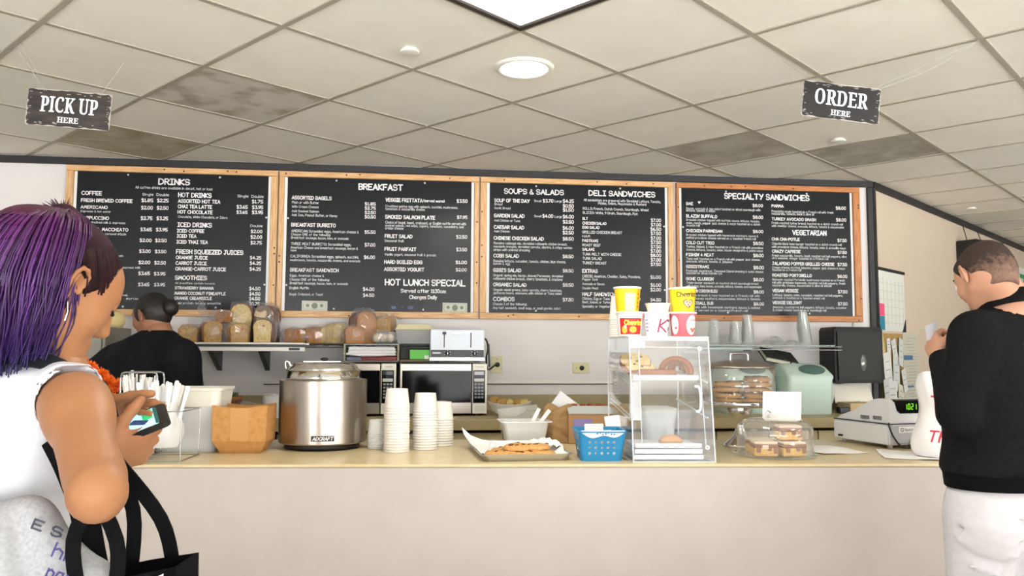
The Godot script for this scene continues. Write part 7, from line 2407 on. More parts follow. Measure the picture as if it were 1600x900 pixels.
# the two ears, on a finer grid
func ears(m: MB, c: Vector3, b: Basis, s: float, cell: float) -> void:
	for q in [-1.0, 1.0]:
		var f := soft()
		var eb: Basis = b * Basis(Vector3.UP, -q * 0.42) * Basis(Vector3.RIGHT, 0.22)
		var o: Vector3 = c + b * (Vector3(q * 0.0735, -0.018, -0.004) * s)
		var E := func(y: float, z: float, x: float) -> Vector3: return o + eb * (Vector3(q * x, y, z) * s)
		f.oval(E.call(0.0, -0.004, 0.002), Vector3(0.0055, 0.026, 0.0150) * s, eb, 0.004)
		var rim := [E.call(-0.004, 0.012, 0.004), E.call(0.012, 0.013, 0.006), E.call(0.024, 0.006, 0.008), E.call(0.029, -0.006, 0.010), E.call(0.024, -0.018, 0.012), E.call(0.010, -0.022, 0.012), E.call(-0.006, -0.018, 0.010), E.call(-0.020, -0.008, 0.007)]
		for i in rim.size() - 1:
			f.limb(rim[i], rim[i + 1], 0.0036 * s, 0.0036 * s, 0.003)
		f.oval(E.call(-0.025, -0.001, 0.004), Vector3(0.0050, 0.009, 0.0075) * s, eb, 0.006)
		f.oval(E.call(-0.004, 0.013, 0.006), Vector3(0.0045, 0.006, 0.004) * s, eb, 0.004)
		f.limb(E.call(0.014, -0.012, 0.008), E.call(-0.010, -0.010, 0.008), 0.0030 * s, 0.0030 * s, 0.004)
		f.oval(E.call(0.000, 0.003, 0.010), Vector3(0.0055, 0.011, 0.006) * s, eb, 0.004, true)
		f.mesh(m, cell)

# hand: d the way the fingers go, n the way the palm looks, side +1 right hand; bend in radians for thumb and four fingers
func hand_shape(f: Soft, wrist: Vector3, d: Vector3, n: Vector3, side: float, bend: Array, s := 1.0, spread := 0.08) -> Array:
	d = d.normalized()
	n = (n - d * n.dot(d)).normalized()
	var w := d.cross(n).normalized() * side     # towards the thumb
	var tips := []
	var palm := wrist + d * 0.045 * s
	f.oval(palm, Vector3(0.036, 0.014, 0.046) * s, Basis(w, n, w.cross(n)), 0.012)
	f.limb(wrist - d * 0.02 * s, wrist + d * 0.015 * s, 0.025 * s, 0.024 * s, 0.02)
	var along := [0.030, 0.0105, -0.0095, -0.028]
	var length := [0.072, 0.080, 0.074, 0.058]
	for i in 4:
		var root: Vector3 = wrist + (d * (0.084 - 0.004 * absf(i - 1.2)) + w * along[i]) * s
		f.limb(wrist + (d * 0.03 + w * along[i] * 0.6) * s, root, 0.0135 * s, 0.0105 * s, 0.012)
		var a := 0.0
		var p := root
		var dir0 := (d + w * (1.2 - i) * spread).normalized()
		for k in 3:
			a += bend[i + 1] * [0.75, 1.0, 0.7][k]
			var dir := dir0 * cos(a) + n * sin(a)
			var q: Vector3 = p + dir * length[i] * [0.46, 0.31, 0.23][k] * s
			f.limb(p, q, (0.0098 - 0.0009 * k) * s, (0.0090 - 0.0009 * k) * s, 0.004)
			p = q
		tips.append(p)
	var t0: Vector3 = wrist + (d * 0.022 + w * 0.026 + n * 0.006) * s
	var td := (d * 0.75 + w * 0.62 + n * 0.35).normalized()
	var t1: Vector3 = t0 + td * 0.036 * s
	var td2: Vector3 = (td + (n * 0.8 - w * 0.9) * bend[0]).normalized()
	var t2: Vector3 = t1 + td2 * 0.032 * s
	var td3: Vector3 = (td2 + (n * 0.4 - w * 0.8) * bend[0]).normalized()
	var t3: Vector3 = t2 + td3 * 0.024 * s
	f.limb(t0, t1, 0.0145 * s, 0.0115 * s, 0.012)
	f.limb(t1, t2, 0.0115 * s, 0.0100 * s, 0.005)
	f.limb(t2, t3, 0.0100 * s, 0.0085 * s, 0.005)
	tips.append(t3)
	return tips

func skin_mat(c: String) -> StandardMaterial3D:
	var m := hexa(c, 0.5, 0.0, 0.4)
	m.subsurf_scatter_enabled = true
	m.subsurf_scatter_strength = 0.05
	return m

func tinted(rough := 0.6, spec := 0.4) -> StandardMaterial3D:
	var m := hexa("#ffffff", rough, 0.0, spec)
	m.vertex_color_use_as_albedo = true
	return m

# a flat band through points; up gives the way its face looks
func ribbon(pts: Array, faces: Array, width: float, thick: float) -> ArrayMesh:
	var rows := []
	var n := pts.size()
	for i in n:
		var d: Vector3 = (pts[mini(i + 1, n - 1)] - pts[maxi(i - 1, 0)]).normalized()
		var f: Vector3 = faces[mini(i, faces.size() - 1)]
		var s := d.cross(f).normalized() * width * 0.5
		rows.append([pts[i] - s, pts[i] + s])
	return mb().sheet(rows, thick).done()

const SR := Vector3(0.99335, 0, 0.11511)     # to the right along the room
const SF := Vector3(0.11511, 0, -0.99335)    # towards the back wall

func facing(yaw: float, pitch: float, tilt := 0.0) -> Basis:
	# yaw 0 looks to the right, 90 degrees to the back wall; pitch looks down
	var z := (SR * cos(yaw) + SF * sin(yaw)).normalized()
	var x := Vector3.UP.cross(z).normalized()      # x is the left hand side when y is up and z to the front
	var b := Basis(x, Vector3.UP, z)
	return b * Basis(Vector3.RIGHT, pitch) * Basis(Vector3.BACK, tilt)

func texter(p: Node, called: String, text: String, at: Vector3, b: Basis, w: float, h: float, pen: float, m: Material) -> void:
	var k := mb()
	write(k, text, -w / 2, 0, w, h, pen, on_z(0.0))
	part(p, called, k.done(), m, at).basis = b

func young_woman() -> void:
	var neck := Vector3(-0.612, 1.373, 3.722)
	var hc := Vector3(-0.590, 1.514, 3.727)
	var hb := facing(deg_to_rad(50), deg_to_rad(31), -0.03)
	var tb := facing(deg_to_rad(20), 0.0)
	var fw := tb.z
	var sh := Vector3(-0.517, 1.318, 3.842)
	var el := Vector3(-0.407, 1.218, 4.040)
	var wr := Vector3(-0.502, 1.230, 3.798)
	var sh2 := Vector3(-0.708, 1.312, 3.576)
	var el2 := Vector3(-0.600, 1.120, 3.520)
	var wr2 := Vector3(-0.578, 1.284, 3.700)
	var t := thing("person", "woman with a purple ponytail and white sleeveless top looking at her phone", "person", Vector3(-0.69, 0, 3.66))
	var o := t.position
	var skin := skin_mat("#a3714d")
	# skin
	var m := mb()
	var f := soft()
	head_shape(f, hc, hb, 0.95)
	f.limb(hc + hb * Vector3(0, -0.055, -0.030), neck + Vector3(0, 0.02, 0), 0.050, 0.050, 0.03)
	f.mesh(m, 0.0042)
	ears(m, hc, hb, 0.95, 0.0023)
	f = soft()
	f.limb(neck + Vector3(0, 0.04, 0), neck + Vector3(0, -0.03, 0), 0.049, 0.058, 0.03)
	f.limb(neck + Vector3(0, -0.045, 0), sh + Vector3(0, -0.005, 0), 0.045, 0.046, 0.05)
	f.limb(neck + Vector3(0, -0.045, 0), sh2, 0.045, 0.046, 0.05)
	f.limb(sh, el, 0.045, 0.034, 0.012)
	f.oval(sh.lerp(el, 0.16) + Vector3(0, 0.002, 0), Vector3(0.044, 0.044, 0.060), Basis.looking_at(el - sh), 0.03)
	f.limb(el, wr, 0.035, 0.024, 0.010)
	f.oval(el.lerp(wr, 0.30), Vector3(0.037, 0.036, 0.060), Basis.looking_at(wr - el), 0.02)
	f.oval(el + Vector3(0.002, -0.010, 0.006), Vector3(0.026, 0.026, 0.026), Basis.IDENTITY, 0.02)
	f.limb(sh2, el2, 0.050, 0.040, 0.03)
	f.limb(el2, wr2, 0.039, 0.025, 0.02)
	f.limb(neck + Vector3(0, -0.08, 0), Vector3(-0.66, 1.06, 3.67), 0.07, 0.09, 0.05)
	f.mesh(m, 0.009)
	f = soft()
	hand_shape(f, wr, SR * 0.72 + SF * 0.55 + Vector3.UP * 0.16, SF * 0.62 - SR * 0.45 + Vector3.UP * 0.5, 1.0, [0.25, 0.95, 1.0, 1.05, 1.1], 0.90)
	f.limb(wr.lerp(el, 0.15), wr, 0.027, 0.025, 0.02)
	f.mesh(m, 0.0036)
	f = soft()
	hand_shape(f, wr2, SR * 0.90 + Vector3.UP * 0.22 + SF * 0.15, -SF * 0.35 + SR * 0.15 - Vector3.UP * 0.75, -1.0, [0.3, 0.10, 0.22, 0.40, 0.55], 0.95, 0.14)
	f.limb(wr2.lerp(el2, 0.15), wr2, 0.027, 0.025, 0.02)
	f.mesh(m, 0.0036)
	part(t, "body", m.done(), skin, -o)
	# lips, brows, lashes
	for q in [-1.0, 1.0]:
		part(t, "eyebrow", mb().tube(curve([hc + hb * Vector3(q * 0.012, 0.016, 0.093), hc + hb * Vector3(q * 0.030, 0.021, 0.086), hc + hb * Vector3(q * 0.046, 0.012, 0.068)], 4), 0.0028, 5).done(), hexa("#2a1b14", 0.8), -o)
		part(t, "eye", mb().ball(hc + hb * Vector3(q * 0.029, -0.008, 0.076), Vector3.ONE * 0.0115, 14, 10).done(), hexa("#d8d0c8", 0.2), -o)
		part(t, "iris", mb().ball(hc + hb * Vector3(q * 0.029, -0.011, 0.0835), Vector3(0.0052, 0.0052, 0.0050), 12, 8).done(), hexa("#2a1a10", 0.15), -o)
		part(t, "eyelid", mb().ball(hc + hb * Vector3(q * 0.029, -0.0045, 0.0760), Vector3(0.0135, 0.0095, 0.0130), 14, 10, hb).done(), skin, -o)
		part(t, "eyelashes", mb().tube(curve([hc + hb * Vector3(q * 0.017, -0.011, 0.087), hc + hb * Vector3(q * 0.029, -0.014, 0.090), hc + hb * Vector3(q * 0.042, -0.012, 0.081)], 4), 0.0022, 5).done(), hexa("#15100e", 0.7), -o)
		var ring := hc + hb * Vector3(q * 0.0765, -0.048, 0.001)
		part(t, "earring", mb().tube([ring, ring + Vector3(0.001, -0.016, 0), ring + Vector3(-0.002, -0.030, 0)], 0.002, 6).done(), M.chrome, -o)
	part(t, "lips", mb().ball(hc + hb * Vector3(0, -0.074, 0.084), Vector3(0.019, 0.0095, 0.0125), 14, 8, hb).done(), hexa("#a85e4e", 0.5), -o)
	# sleeveless top
	f = soft()
	f.limb(neck + Vector3(0, -0.052, 0), sh + Vector3(0, 0.0, 0) - (sh - neck) * 0.12, 0.052, 0.056, 0.06)
	f.limb(neck + Vector3(0, -0.052, 0), sh2.lerp(neck, 0.12), 0.052, 0.056, 0.06)
	f.oval(Vector3(-0.645, 1.235, 3.715), Vector3(0.150, 0.150, 0.118), Basis(tb.x, tb.y, tb.z), 0.05)
	f.oval(Vector3(-0.675, 1.09, 3.69), Vector3(0.138, 0.16, 0.112), Basis(tb.x, tb.y, tb.z), 0.08)
	f.oval(Vector3(-0.690, 0.93, 3.67), Vector3(0.160, 0.14, 0.130), Basis(tb.x, tb.y, tb.z), 0.08)
	f.limb(sh + (sh - el) * 0.05, sh.lerp(el, 0.9), 0.052, 0.047, 0.006, true)
	f.limb(neck + Vector3(0, 0.06, 0), neck + Vector3(0, -0.022, 0) + fw * 0.006, 0.055, 0.060, 0.006, true)
	m = mb()
	f.mesh(m, 0.0085)
	var cloth := textured(hexa("#ffffff", 0.85), noise_tex(0.05, [[0.0, "#cfd2da"], [0.5, "#dcdee4"], [1.0, "#e4e6ea"]], 256, 3, 71), Vector3(2, 2, 2))
	part(t, "sleeveless_top", m.done(), cloth, -o)
	# piping round the armhole
	var ring2 := []
	var ad := (el - sh).normalized()
	var ax := ad.cross(Vector3.UP).normalized()
	var ay := ax.cross(ad).normalized()
	# stand collar
	var rows := []
	for i in 3:
		var row := []
		for j in 21:
			var a := TAU * j / 20.0
			var dirv := (tb.x * cos(a) + tb.z * sin(a))
			row.append(neck + dirv * (0.068 - 0.006 * i) + Vector3(0, -0.014 + 0.022 * i - 0.022 * sin(a), 0))
		rows.append(row)
	part(t, "collar", mb().sheet(rows, 0.003).done(), cloth, -o)
	# printed flower on the back panel
	var pr := func(c: Vector3, size: float, n: int, colr: String, seed_: int) -> void:
		rng.seed = seed_
		for k in n:
			var a := TAU * k / n
			var nrm := (tb.x * -1.0 + SF * -0.15).normalized()
			var ux := Vector3.UP.cross(nrm).normalized()
			var cc := c + (ux * cos(a) + Vector3.UP * sin(a)) * size * 0.6
			part(t, "printed_petal", mb().ball(cc, Vector3(size * 0.55, size * 0.34, 0.0022), 10, 6, Basis(ux, Vector3.UP, nrm) * Basis(Vector3.BACK, a)).done(), hexa(colr, 0.85), -o)
	var fs := Vector3(-0.590, 1.268, 3.823)
	pr.call(fs + Vector3(-0.03, 0.005, -0.006), 0.020, 6, "#a9bcd8", 5)
	pr.call(fs + Vector3(-0.045, -0.015, -0.010), 0.014, 5, "#8aa5d0", 6)
	# shoulder strap and bag belt
	var fn := Vector3(0, 1, 0)
	part(t, "shoulder_strap", ribbon(curve([Vector3(-0.735, 1.345, 3.765), Vector3(-0.690, 1.372, 3.800), Vector3(-0.640, 1.384, 3.812), Vector3(-0.590, 1.383, 3.808), Vector3(-0.552, 1.366, 3.787), Vector3(-0.520, 1.335, 3.755), Vector3(-0.505, 1.26, 3.73)], 5), [Vector3(-0.1, 0.8, 0.6)], 0.038, 0.004), hexa("#171a20", 0.7, 0.0, 0.3), -o)
	# hair: close cap, swept up to the tie
	var tie := Vector3(-0.592, 1.620, 3.735)
	f = soft()
	f.oval(hc + hb * Vector3(0, 0.008, -0.010), Vector3(0.079, 0.095, 0.099) * 0.97, hb, 0.01)
	f.limb(hc + hb * Vector3(0, 0.06, -0.04), tie, 0.05, 0.020, 0.04)
	f.limb(hc + hb * Vector3(0, -0.03, -0.06), hc + hb * Vector3(0, -0.075, -0.045), 0.045, 0.035, 0.03)
	f.keep(hc + hb * Vector3(0, 0.062, 0.086), hb * Vector3(0, -0.62, 0.78))
	for q in [-1.0, 1.0]:
		f.oval(hc + hb * Vector3(q * 0.080, -0.024, 0.004), Vector3(0.024, 0.024, 0.014), hb, 0.006, true)
	m = mb()
	m.colored = true
	var dark := Color(0.012, 0.007, 0.006)
	f.mesh(m, 0.0045, func(p: Vector3) -> Color:
		var k := clampf((p - hc).dot(hb.y) / 0.09, 0.0, 1.0)
		return dark.lerp(Color(0.035, 0.008, 0.016), k * k))
	part(t, "hair_cap", m.done(), tinted(0.75, 0.3), -o)
	# single strands combed over the cap
	rng.seed = 7
	m = mb()
	m.colored = true
	for k in 560:
		var a := rng.randf_range(-2.7, 2.7)
		var lat := Vector3(sin(a) * 0.079, 0.0, cos(a) * 0.098)
		var y0: float = lerpf(0.060, -0.070, clampf(absf(a) / 2.2, 0.0, 1.0)) + rng.randf_range(-0.006, 0.012)
		if absf(a) > 1.15 and absf(a) < 1.85:
			y0 = maxf(y0, 0.012) if rng.randf() > 0.10 or absf(a) > 1.4 else y0 - 0.02
		var s0 := lat
		s0.y = y0
		var er := Vector3(0.079, 0.095, 0.099) * 0.97 + Vector3.ONE * 0.0006
		var onto := func(q: Vector3) -> Vector3:
			var l := q - Vector3(0, 0.008, -0.010)
			return Vector3(0, 0.008, -0.010) + l / (l / er).length()
		var lt := hb.transposed() * (tie - hc)
		var pts := []
		for i in 9:
			var u := i / 8.0
			pts.append(hc + hb * onto.call(s0.lerp(lt * 0.92, u)))
		pts.append(tie)
		m.cur = dark.lerp(Color(0.04, 0.010, 0.018), rng.randf() * 0.8)
		m.tube(pts, 0.0013, 4)
	part(t, "combed_strands", m.done(), tinted(0.65, 0.25), -o).set_meta("kind", "stuff")
	# ponytail: falls from the tie over the near side of the head
	m = mb()
	m.colored = true
	var tint := func(u: float, k: float) -> Color:
		var c0 := Color(0.085, 0.009, 0.040)
		var c1 := Color(0.062, 0.010, 0.105)
		var c2 := Color(0.020, 0.009, 0.085)
		var c := c0.lerp(c1, clampf(u / 0.45, 0, 1)) if u < 0.45 else c1.lerp(c2, clampf((u - 0.45) / 0.5, 0, 1))
		return c * lerpf(0.5, 1.5, k)
	for k in 1000:
		var side := rng.randf()                    # 0 the far left, 1 beside the ear
		var lay := rng.randf()                     # 0 the near surface, 1 behind
		var top := tie + Vector3(rng.randf_range(-0.012, 0.012), 0.004 + rng.randf_range(-0.004, 0.010), rng.randf_range(-0.012, 0.012))
		var bow := sin(PI * side) * 0.010
		var w1 := SR * lerpf(-0.078, 0.052, side) - SF * lerpf(0.085, 0.01, lay) + Vector3.UP * lerpf(-0.012, -0.016, side)
		var w2 := SR * lerpf(-0.135, 0.056, side) - SF * lerpf(0.124, 0.03, lay) + Vector3.UP * lerpf(-0.105, -0.105, side)
		var w3 := SR * lerpf(-0.150, 0.040, side) - SF * lerpf(0.122, 0.03, lay) + Vector3.UP * lerpf(-0.200, -0.180, side)
		var ln := lerpf(-0.275, -0.235, side) + rng.randf_range(-0.020, 0.030)
		var w4 := SR * (lerpf(-0.150, 0.016, side) + rng.randf_range(-0.012, 0.008)) - SF * lerpf(0.105, 0.03, lay) + Vector3.UP * ln
		var j := Vector3(rng.randf_range(-1, 1), 0, rng.randf_range(-1, 1)) * 0.005
		var pts := curve([top, tie + w1 + j - SF * bow, tie + w2 + j - SF * bow, tie + w3 - j, tie + w4], 4)
		var kk := rng.randf()
		for i in pts.size() - 1:
			var u := float(i) / (pts.size() - 1)
			m.cur = tint.call(u, kk)
			var r0 := lerpf(0.0022, 0.0010, u)
			m.tube([pts[i], pts[i + 1]], r0, 4, false, lerpf(0.0022, 0.0010, u + 1.0 / pts.size()))
	part(t, "ponytail_strands", m.done(), tinted(0.38, 0.5), -o).set_meta("kind", "stuff")
	f = soft()
	var at3 := func(x: float, y: float, z: float) -> Vector3: return tie + SR * x + Vector3.UP * y - SF * z
	f.limb(at3.call(0, -0.005, 0.0), at3.call(-0.030, -0.035, 0.045), 0.020, 0.036, 0.03)
	f.limb(at3.call(-0.030, -0.035, 0.045), at3.call(-0.050, -0.21, 0.070), 0.040, 0.036, 0.04)
	f.limb(at3.call(0.008, -0.05, 0.060), at3.call(0.002, -0.19, 0.084), 0.036, 0.028, 0.04)
	f.limb(at3.call(-0.070, -0.05, 0.045), at3.call(-0.115, -0.23, 0.060), 0.034, 0.036, 0.04)
	m = mb()
	m.colored = true
	f.mesh(m, 0.007, func(p: Vector3) -> Color: return tint.call(clampf((tie.y - p.y) / 0.27, 0, 1), 0.22))
	part(t, "ponytail", m.done(), tinted(0.5, 0.4), -o)
	part(t, "hair_tie", mb().tube([tie + hb * Vector3(0.018, -0.002, 0.0), tie + hb * Vector3(0.0, 0.004, -0.016), tie + hb * Vector3(-0.018, -0.002, 0.0), tie + hb * Vector3(0.0, -0.006, 0.016)], 0.005, 6, true).done(), hexa("#1c0f1a", 0.7), -o)
	m = mb()
	m.colored = true
	for k in 34:
		var d := (Vector3.UP * rng.randf_range(0.5, 1.0) + SR * rng.randf_range(-1.1, 0.35) + SF * rng.randf_range(-0.3, 0.3)).normalized()
		var l := rng.randf_range(0.018, 0.045)
		m.cur = Color(0.05, 0.008, 0.03) * rng.randf_range(0.4, 1.4)
		m.tube([tie, tie + d * l * 0.6, tie + d * l + Vector3(0, -0.004, 0)], 0.0024, 4, false, 0.0003)
	part(t, "loose_tuft", m.done(), tinted(0.45, 0.5), -o).set_meta("kind", "stuff")
	# trousers and shoes below the frame
	f = soft()
	for q in [-1.0, 1.0]:
		f.limb(Vector3(-0.69, 0.90, 3.66) + tb.x * 0.085 * q, Vector3(-0.69, 0.48, 3.66) + tb.x * 0.085 * q, 0.085, 0.058, 0.05)
		f.limb(Vector3(-0.69, 0.48, 3.66) + tb.x * 0.085 * q, Vector3(-0.69, 0.09, 3.66) + tb.x * 0.085 * q, 0.058, 0.045, 0.03)
	m = mb()
	f.mesh(m, 0.014)
	part(t, "trousers", m.done(), hexa("#2b3040", 0.8), -o)
	for q in [-1.0, 1.0]:
		part(t, "shoe", mb().ball(Vector3(-0.69, 0.045, 3.66) + tb.x * 0.085 * q + fw * 0.04, Vector3(0.045, 0.045, 0.12), 14, 8, Basis(tb.x, tb.y, tb.z)).done(), hexa("#e4e2de", 0.6), -o)
	# phone in both hands
	var pl := (SR * 0.84 + Vector3.UP * 0.36 + SF * 0.35).normalized()
	var pn := (Vector3.UP * 0.80 - SF * 0.55 - SR * 0.30)
	pn = (pn - pl * pn.dot(pl)).normalized()
	var pb := Basis(pn.cross(pl).normalized(), pl, pn)
	var ph := thing("mobile_phone", "black mobile phone with a lit screen in the woman's hands", "phone", Vector3(-0.472, 1.268, 3.765))
	ph.basis = pb
	part(ph, "case", mb().prism(rrect(0.070, 0.142, 0.010), 0.009).done(), M.black_plastic)
	var sm := mb()
	patch(sm, rrect(0.060, 0.110, 0.003), on_z(0.0049))
	part(ph, "screen", sm.done(), glow(Color(0.70, 0.88, 0.95), 0.7))
	for q in [[0.012, 0.040, 0.034, 0.016, "#2fbf74", 0.0], [-0.006, -0.012, 0.012, 0.045, "#27406f", 0.5], [0.012, -0.016, 0.010, 0.042, "#27406f", -0.4], [0.0, 0.053, 0.058, 0.006, "#1c5a52", 0.0], [-0.004, 0.026, 0.014, 0.030, "#27406f", 0.7]]:
		var pm := mb()
		var pp := PackedVector2Array()
		for c in rrect(q[2], q[3], 0.003):
			pp.push_back(c.rotated(q[5]) + Vector2(q[0], q[1]))
		patch(pm, pp, on_z(0.0053))
		part(ph, "screen_picture", pm.done(), glow(Color(q[4]), 0.5))
	part(ph, "button", bx(Vector3(0.003, 0.018, 0.004), 0.001), M.mid_grey, Vector3(0.0355, 0.02, 0))
	carried_things(el, wr)

func carried_things(el: Vector3, wr: Vector3) -> void:
	# tote bag hung from the forearm
	var crook := el.lerp(wr, 0.50)
	var t := thing("tote_bag", "black tote bag with a white panel hanging from the woman's forearm", "bag", Vector3(-0.385, 0.76, 3.945))
	var o := t.position
	var a := Vector3(-0.455, 1.083, 3.940)
	var b := Vector3(-0.314, 1.108, 3.955)
	var ex := (b - a).normalized()
	var ez := ex.cross(Vector3.UP).normalized()
	var rings := []
	for q in [[0.0, 0.9, 0.050], [0.02, 1.0, 0.055], [0.30, 1.0, 0.040]]:
		var ring := []
		for c in [[0.0, 1.0], [0.5, 1.25], [1.0, 1.0], [1.0, -1.0], [0.5, -1.25], [0.0, -1.0]]:
			var p: Vector3 = a.lerp(b, 0.5 + (c[0] - 0.5) * q[1]) - Vector3.UP * (0.30 - q[0]) + ez * q[2] * c[1]
			ring.append(p)
		rings.append(ring)
	var inner := []
	for p in rings[2]:
		inner.append(p + Vector3(0, 0, 0) - (p - (a + b) * 0.5) * Vector3(0.04, 0.0, 0.04))
	var low := []
	for p in rings[1]:
		low.append(p - (p - ((a + b) * 0.5 - Vector3.UP * 0.28)) * 0.05 + Vector3(0, 0.004, 0))
	part(t, "body", mb().loft([rings[0], rings[1], rings[2], inner, low], true, true, false).done(), hexa("#0c0c10", 0.9, 0.0, 0.2), -o)
	# white panel sewn on the near side
	var near := -ez if (-ez).dot(SF) < 0 else ez
	var s := ex * 0.0
	part(t, "white_panel", mb().sheet([[a.lerp(b, 0.30) - Vector3.UP * 0.030 + near * 0.066, a.lerp(b, 0.55) - Vector3.UP * 0.020 + near * 0.0680, a.lerp(b, 0.93) - Vector3.UP * 0.002 + near * 0.058], [a.lerp(b, 0.25) - Vector3.UP * 0.27 + near * 0.072, a.lerp(b, 0.55) - Vector3.UP * 0.27 + near * 0.074, a.lerp(b, 0.93) - Vector3.UP * 0.27 + near * 0.068]], 0.003).done(), hexa("#e6e6ea", 0.85), -o)
	var strap := hexa("#0a0a0c", 0.85, 0.0, 0.25)
	var top := crook + Vector3(0, 0.036, 0)
	var wide := near
	part(t, "handle", ribbon(curve([a.lerp(b, 0.12) + near * 0.045 - Vector3.UP * 0.02, a.lerp(b, 0.02) + near * 0.04 + Vector3.UP * 0.06, a.lerp(b, 0.16) + near * 0.02 + Vector3.UP * 0.13, top + near * 0.018 + Vector3.UP * 0.0, top + near * 0.03 - Vector3.UP * 0.03, a.lerp(b, 0.44) + near * 0.045 + Vector3.UP * 0.05, a.lerp(b, 0.46) + near * 0.05 - Vector3.UP * 0.02], 5), [near, near, near, near, near, near], 0.020, 0.003), strap, -o)
	part(t, "handle", ribbon(curve([a.lerp(b, 0.30) - near * 0.045 - Vector3.UP * 0.02, a.lerp(b, 0.38) - near * 0.02 + Vector3.UP * 0.08, top + SR * 0.010 - near * 0.004, top + SR * 0.024 - Vector3.UP * 0.015, a.lerp(b, 0.66) - near * 0.02 + Vector3.UP * 0.06, a.lerp(b, 0.74) - near * 0.045 - Vector3.UP * 0.02], 5), [near], 0.020, 0.003), strap, -o)
	# grey sweatshirt bundled over the bag at her side
	var w := thing("sweatshirt", "heather grey sweatshirt with purple lettering bundled at the woman's side", "sweatshirt", Vector3(-0.55, 0.9, 3.92))
	o = w.position
	var f := soft()
	f.limb(Vector3(-0.640, 1.150, 3.905), Vector3(-0.540, 1.155, 3.925), 0.030, 0.034, 0.03)
	f.limb(Vector3(-0.540, 1.155, 3.925), Vector3(-0.440, 1.060, 3.950), 0.030, 0.038, 0.03)
	f.limb(Vector3(-0.440, 1.060, 3.950), Vector3(-0.400, 0.930, 3.960), 0.038, 0.05, 0.03)
	f.limb(Vector3(-0.560, 1.130, 3.945), Vector3(-0.520, 0.960, 3.975), 0.040, 0.055, 0.025)
	f.limb(Vector3(-0.640, 1.135, 3.945), Vector3(-0.585, 0.960, 3.985), 0.036, 0.055, 0.022)
	f.limb(Vector3(-0.660, 1.060, 3.930), Vector3(-0.640, 0.930, 3.960), 0.050, 0.060, 0.03)
	f.limb(Vector3(-0.500, 1.040, 3.930), Vector3(-0.455, 0.900, 3.950), 0.034, 0.045, 0.02)
	f.limb(Vector3(-0.57, 0.97, 3.95), Vector3(-0.52, 0.84, 3.95), 0.075, 0.060, 0.05)
	for q in [[Vector3(-0.600, 1.165, 3.975), Vector3(-0.545, 0.98, 4.035)], [Vector3(-0.540, 1.175, 3.965), Vector3(-0.480, 1.02, 4.005)], [Vector3(-0.66, 1.12, 3.985), Vector3(-0.62, 0.98, 4.03)]]:
		f.limb(q[0], q[1], 0.006, 0.010, 0.02, true)
	var m := mb()
	f.mesh(m, 0.007)
	var heather := textured(hexa("#ffffff", 0.95, 0.0, 0.2), noise_tex(0.14, [[0.0, "#93959a"], [0.5, "#a9abae"], [1.0, "#b9babc"]], 256, 3, 77), Vector3(4, 4, 4))
	part(w, "fabric", m.done(), heather, -o)
	var ink := hexa("#4a3f7a", 0.8)
	var ink2 := hexa("#3d4250", 0.8)
	var bb := Basis(Vector3.UP, -0.05) * Basis(Vector3.BACK, -0.35) * Basis(Vector3.RIGHT, -0.05)
	for q in [["E S", Vector3(-0.500, 1.150, 3.962), 0.040, 0.012, ink2], ["hie", Vector3(-0.468, 1.117, 3.980), 0.034, 0.018, ink], ["pay-", Vector3(-0.466, 1.090, 3.990), 0.044, 0.018, ink]]:
		texter(w, "lettering", q[0], q[1] - o, bb, q[2], q[3], 0.0028, q[4])
	# belt of a shoulder bag showing behind the arm
	solo("bag_strap", "wide black shoulder bag strap showing between the woman's arm and top", "strap", ribbon(curve([Vector3(-0.545, 1.265, 3.845), Vector3(-0.500, 1.225, 3.895), Vector3(-0.470, 1.170, 3.915), Vector3(-0.450, 1.10, 3.925), Vector3(-0.43, 1.02, 3.92)], 5), [Vector3(0.1, 0.2, 1.0)], 0.036, 0.004), strap)

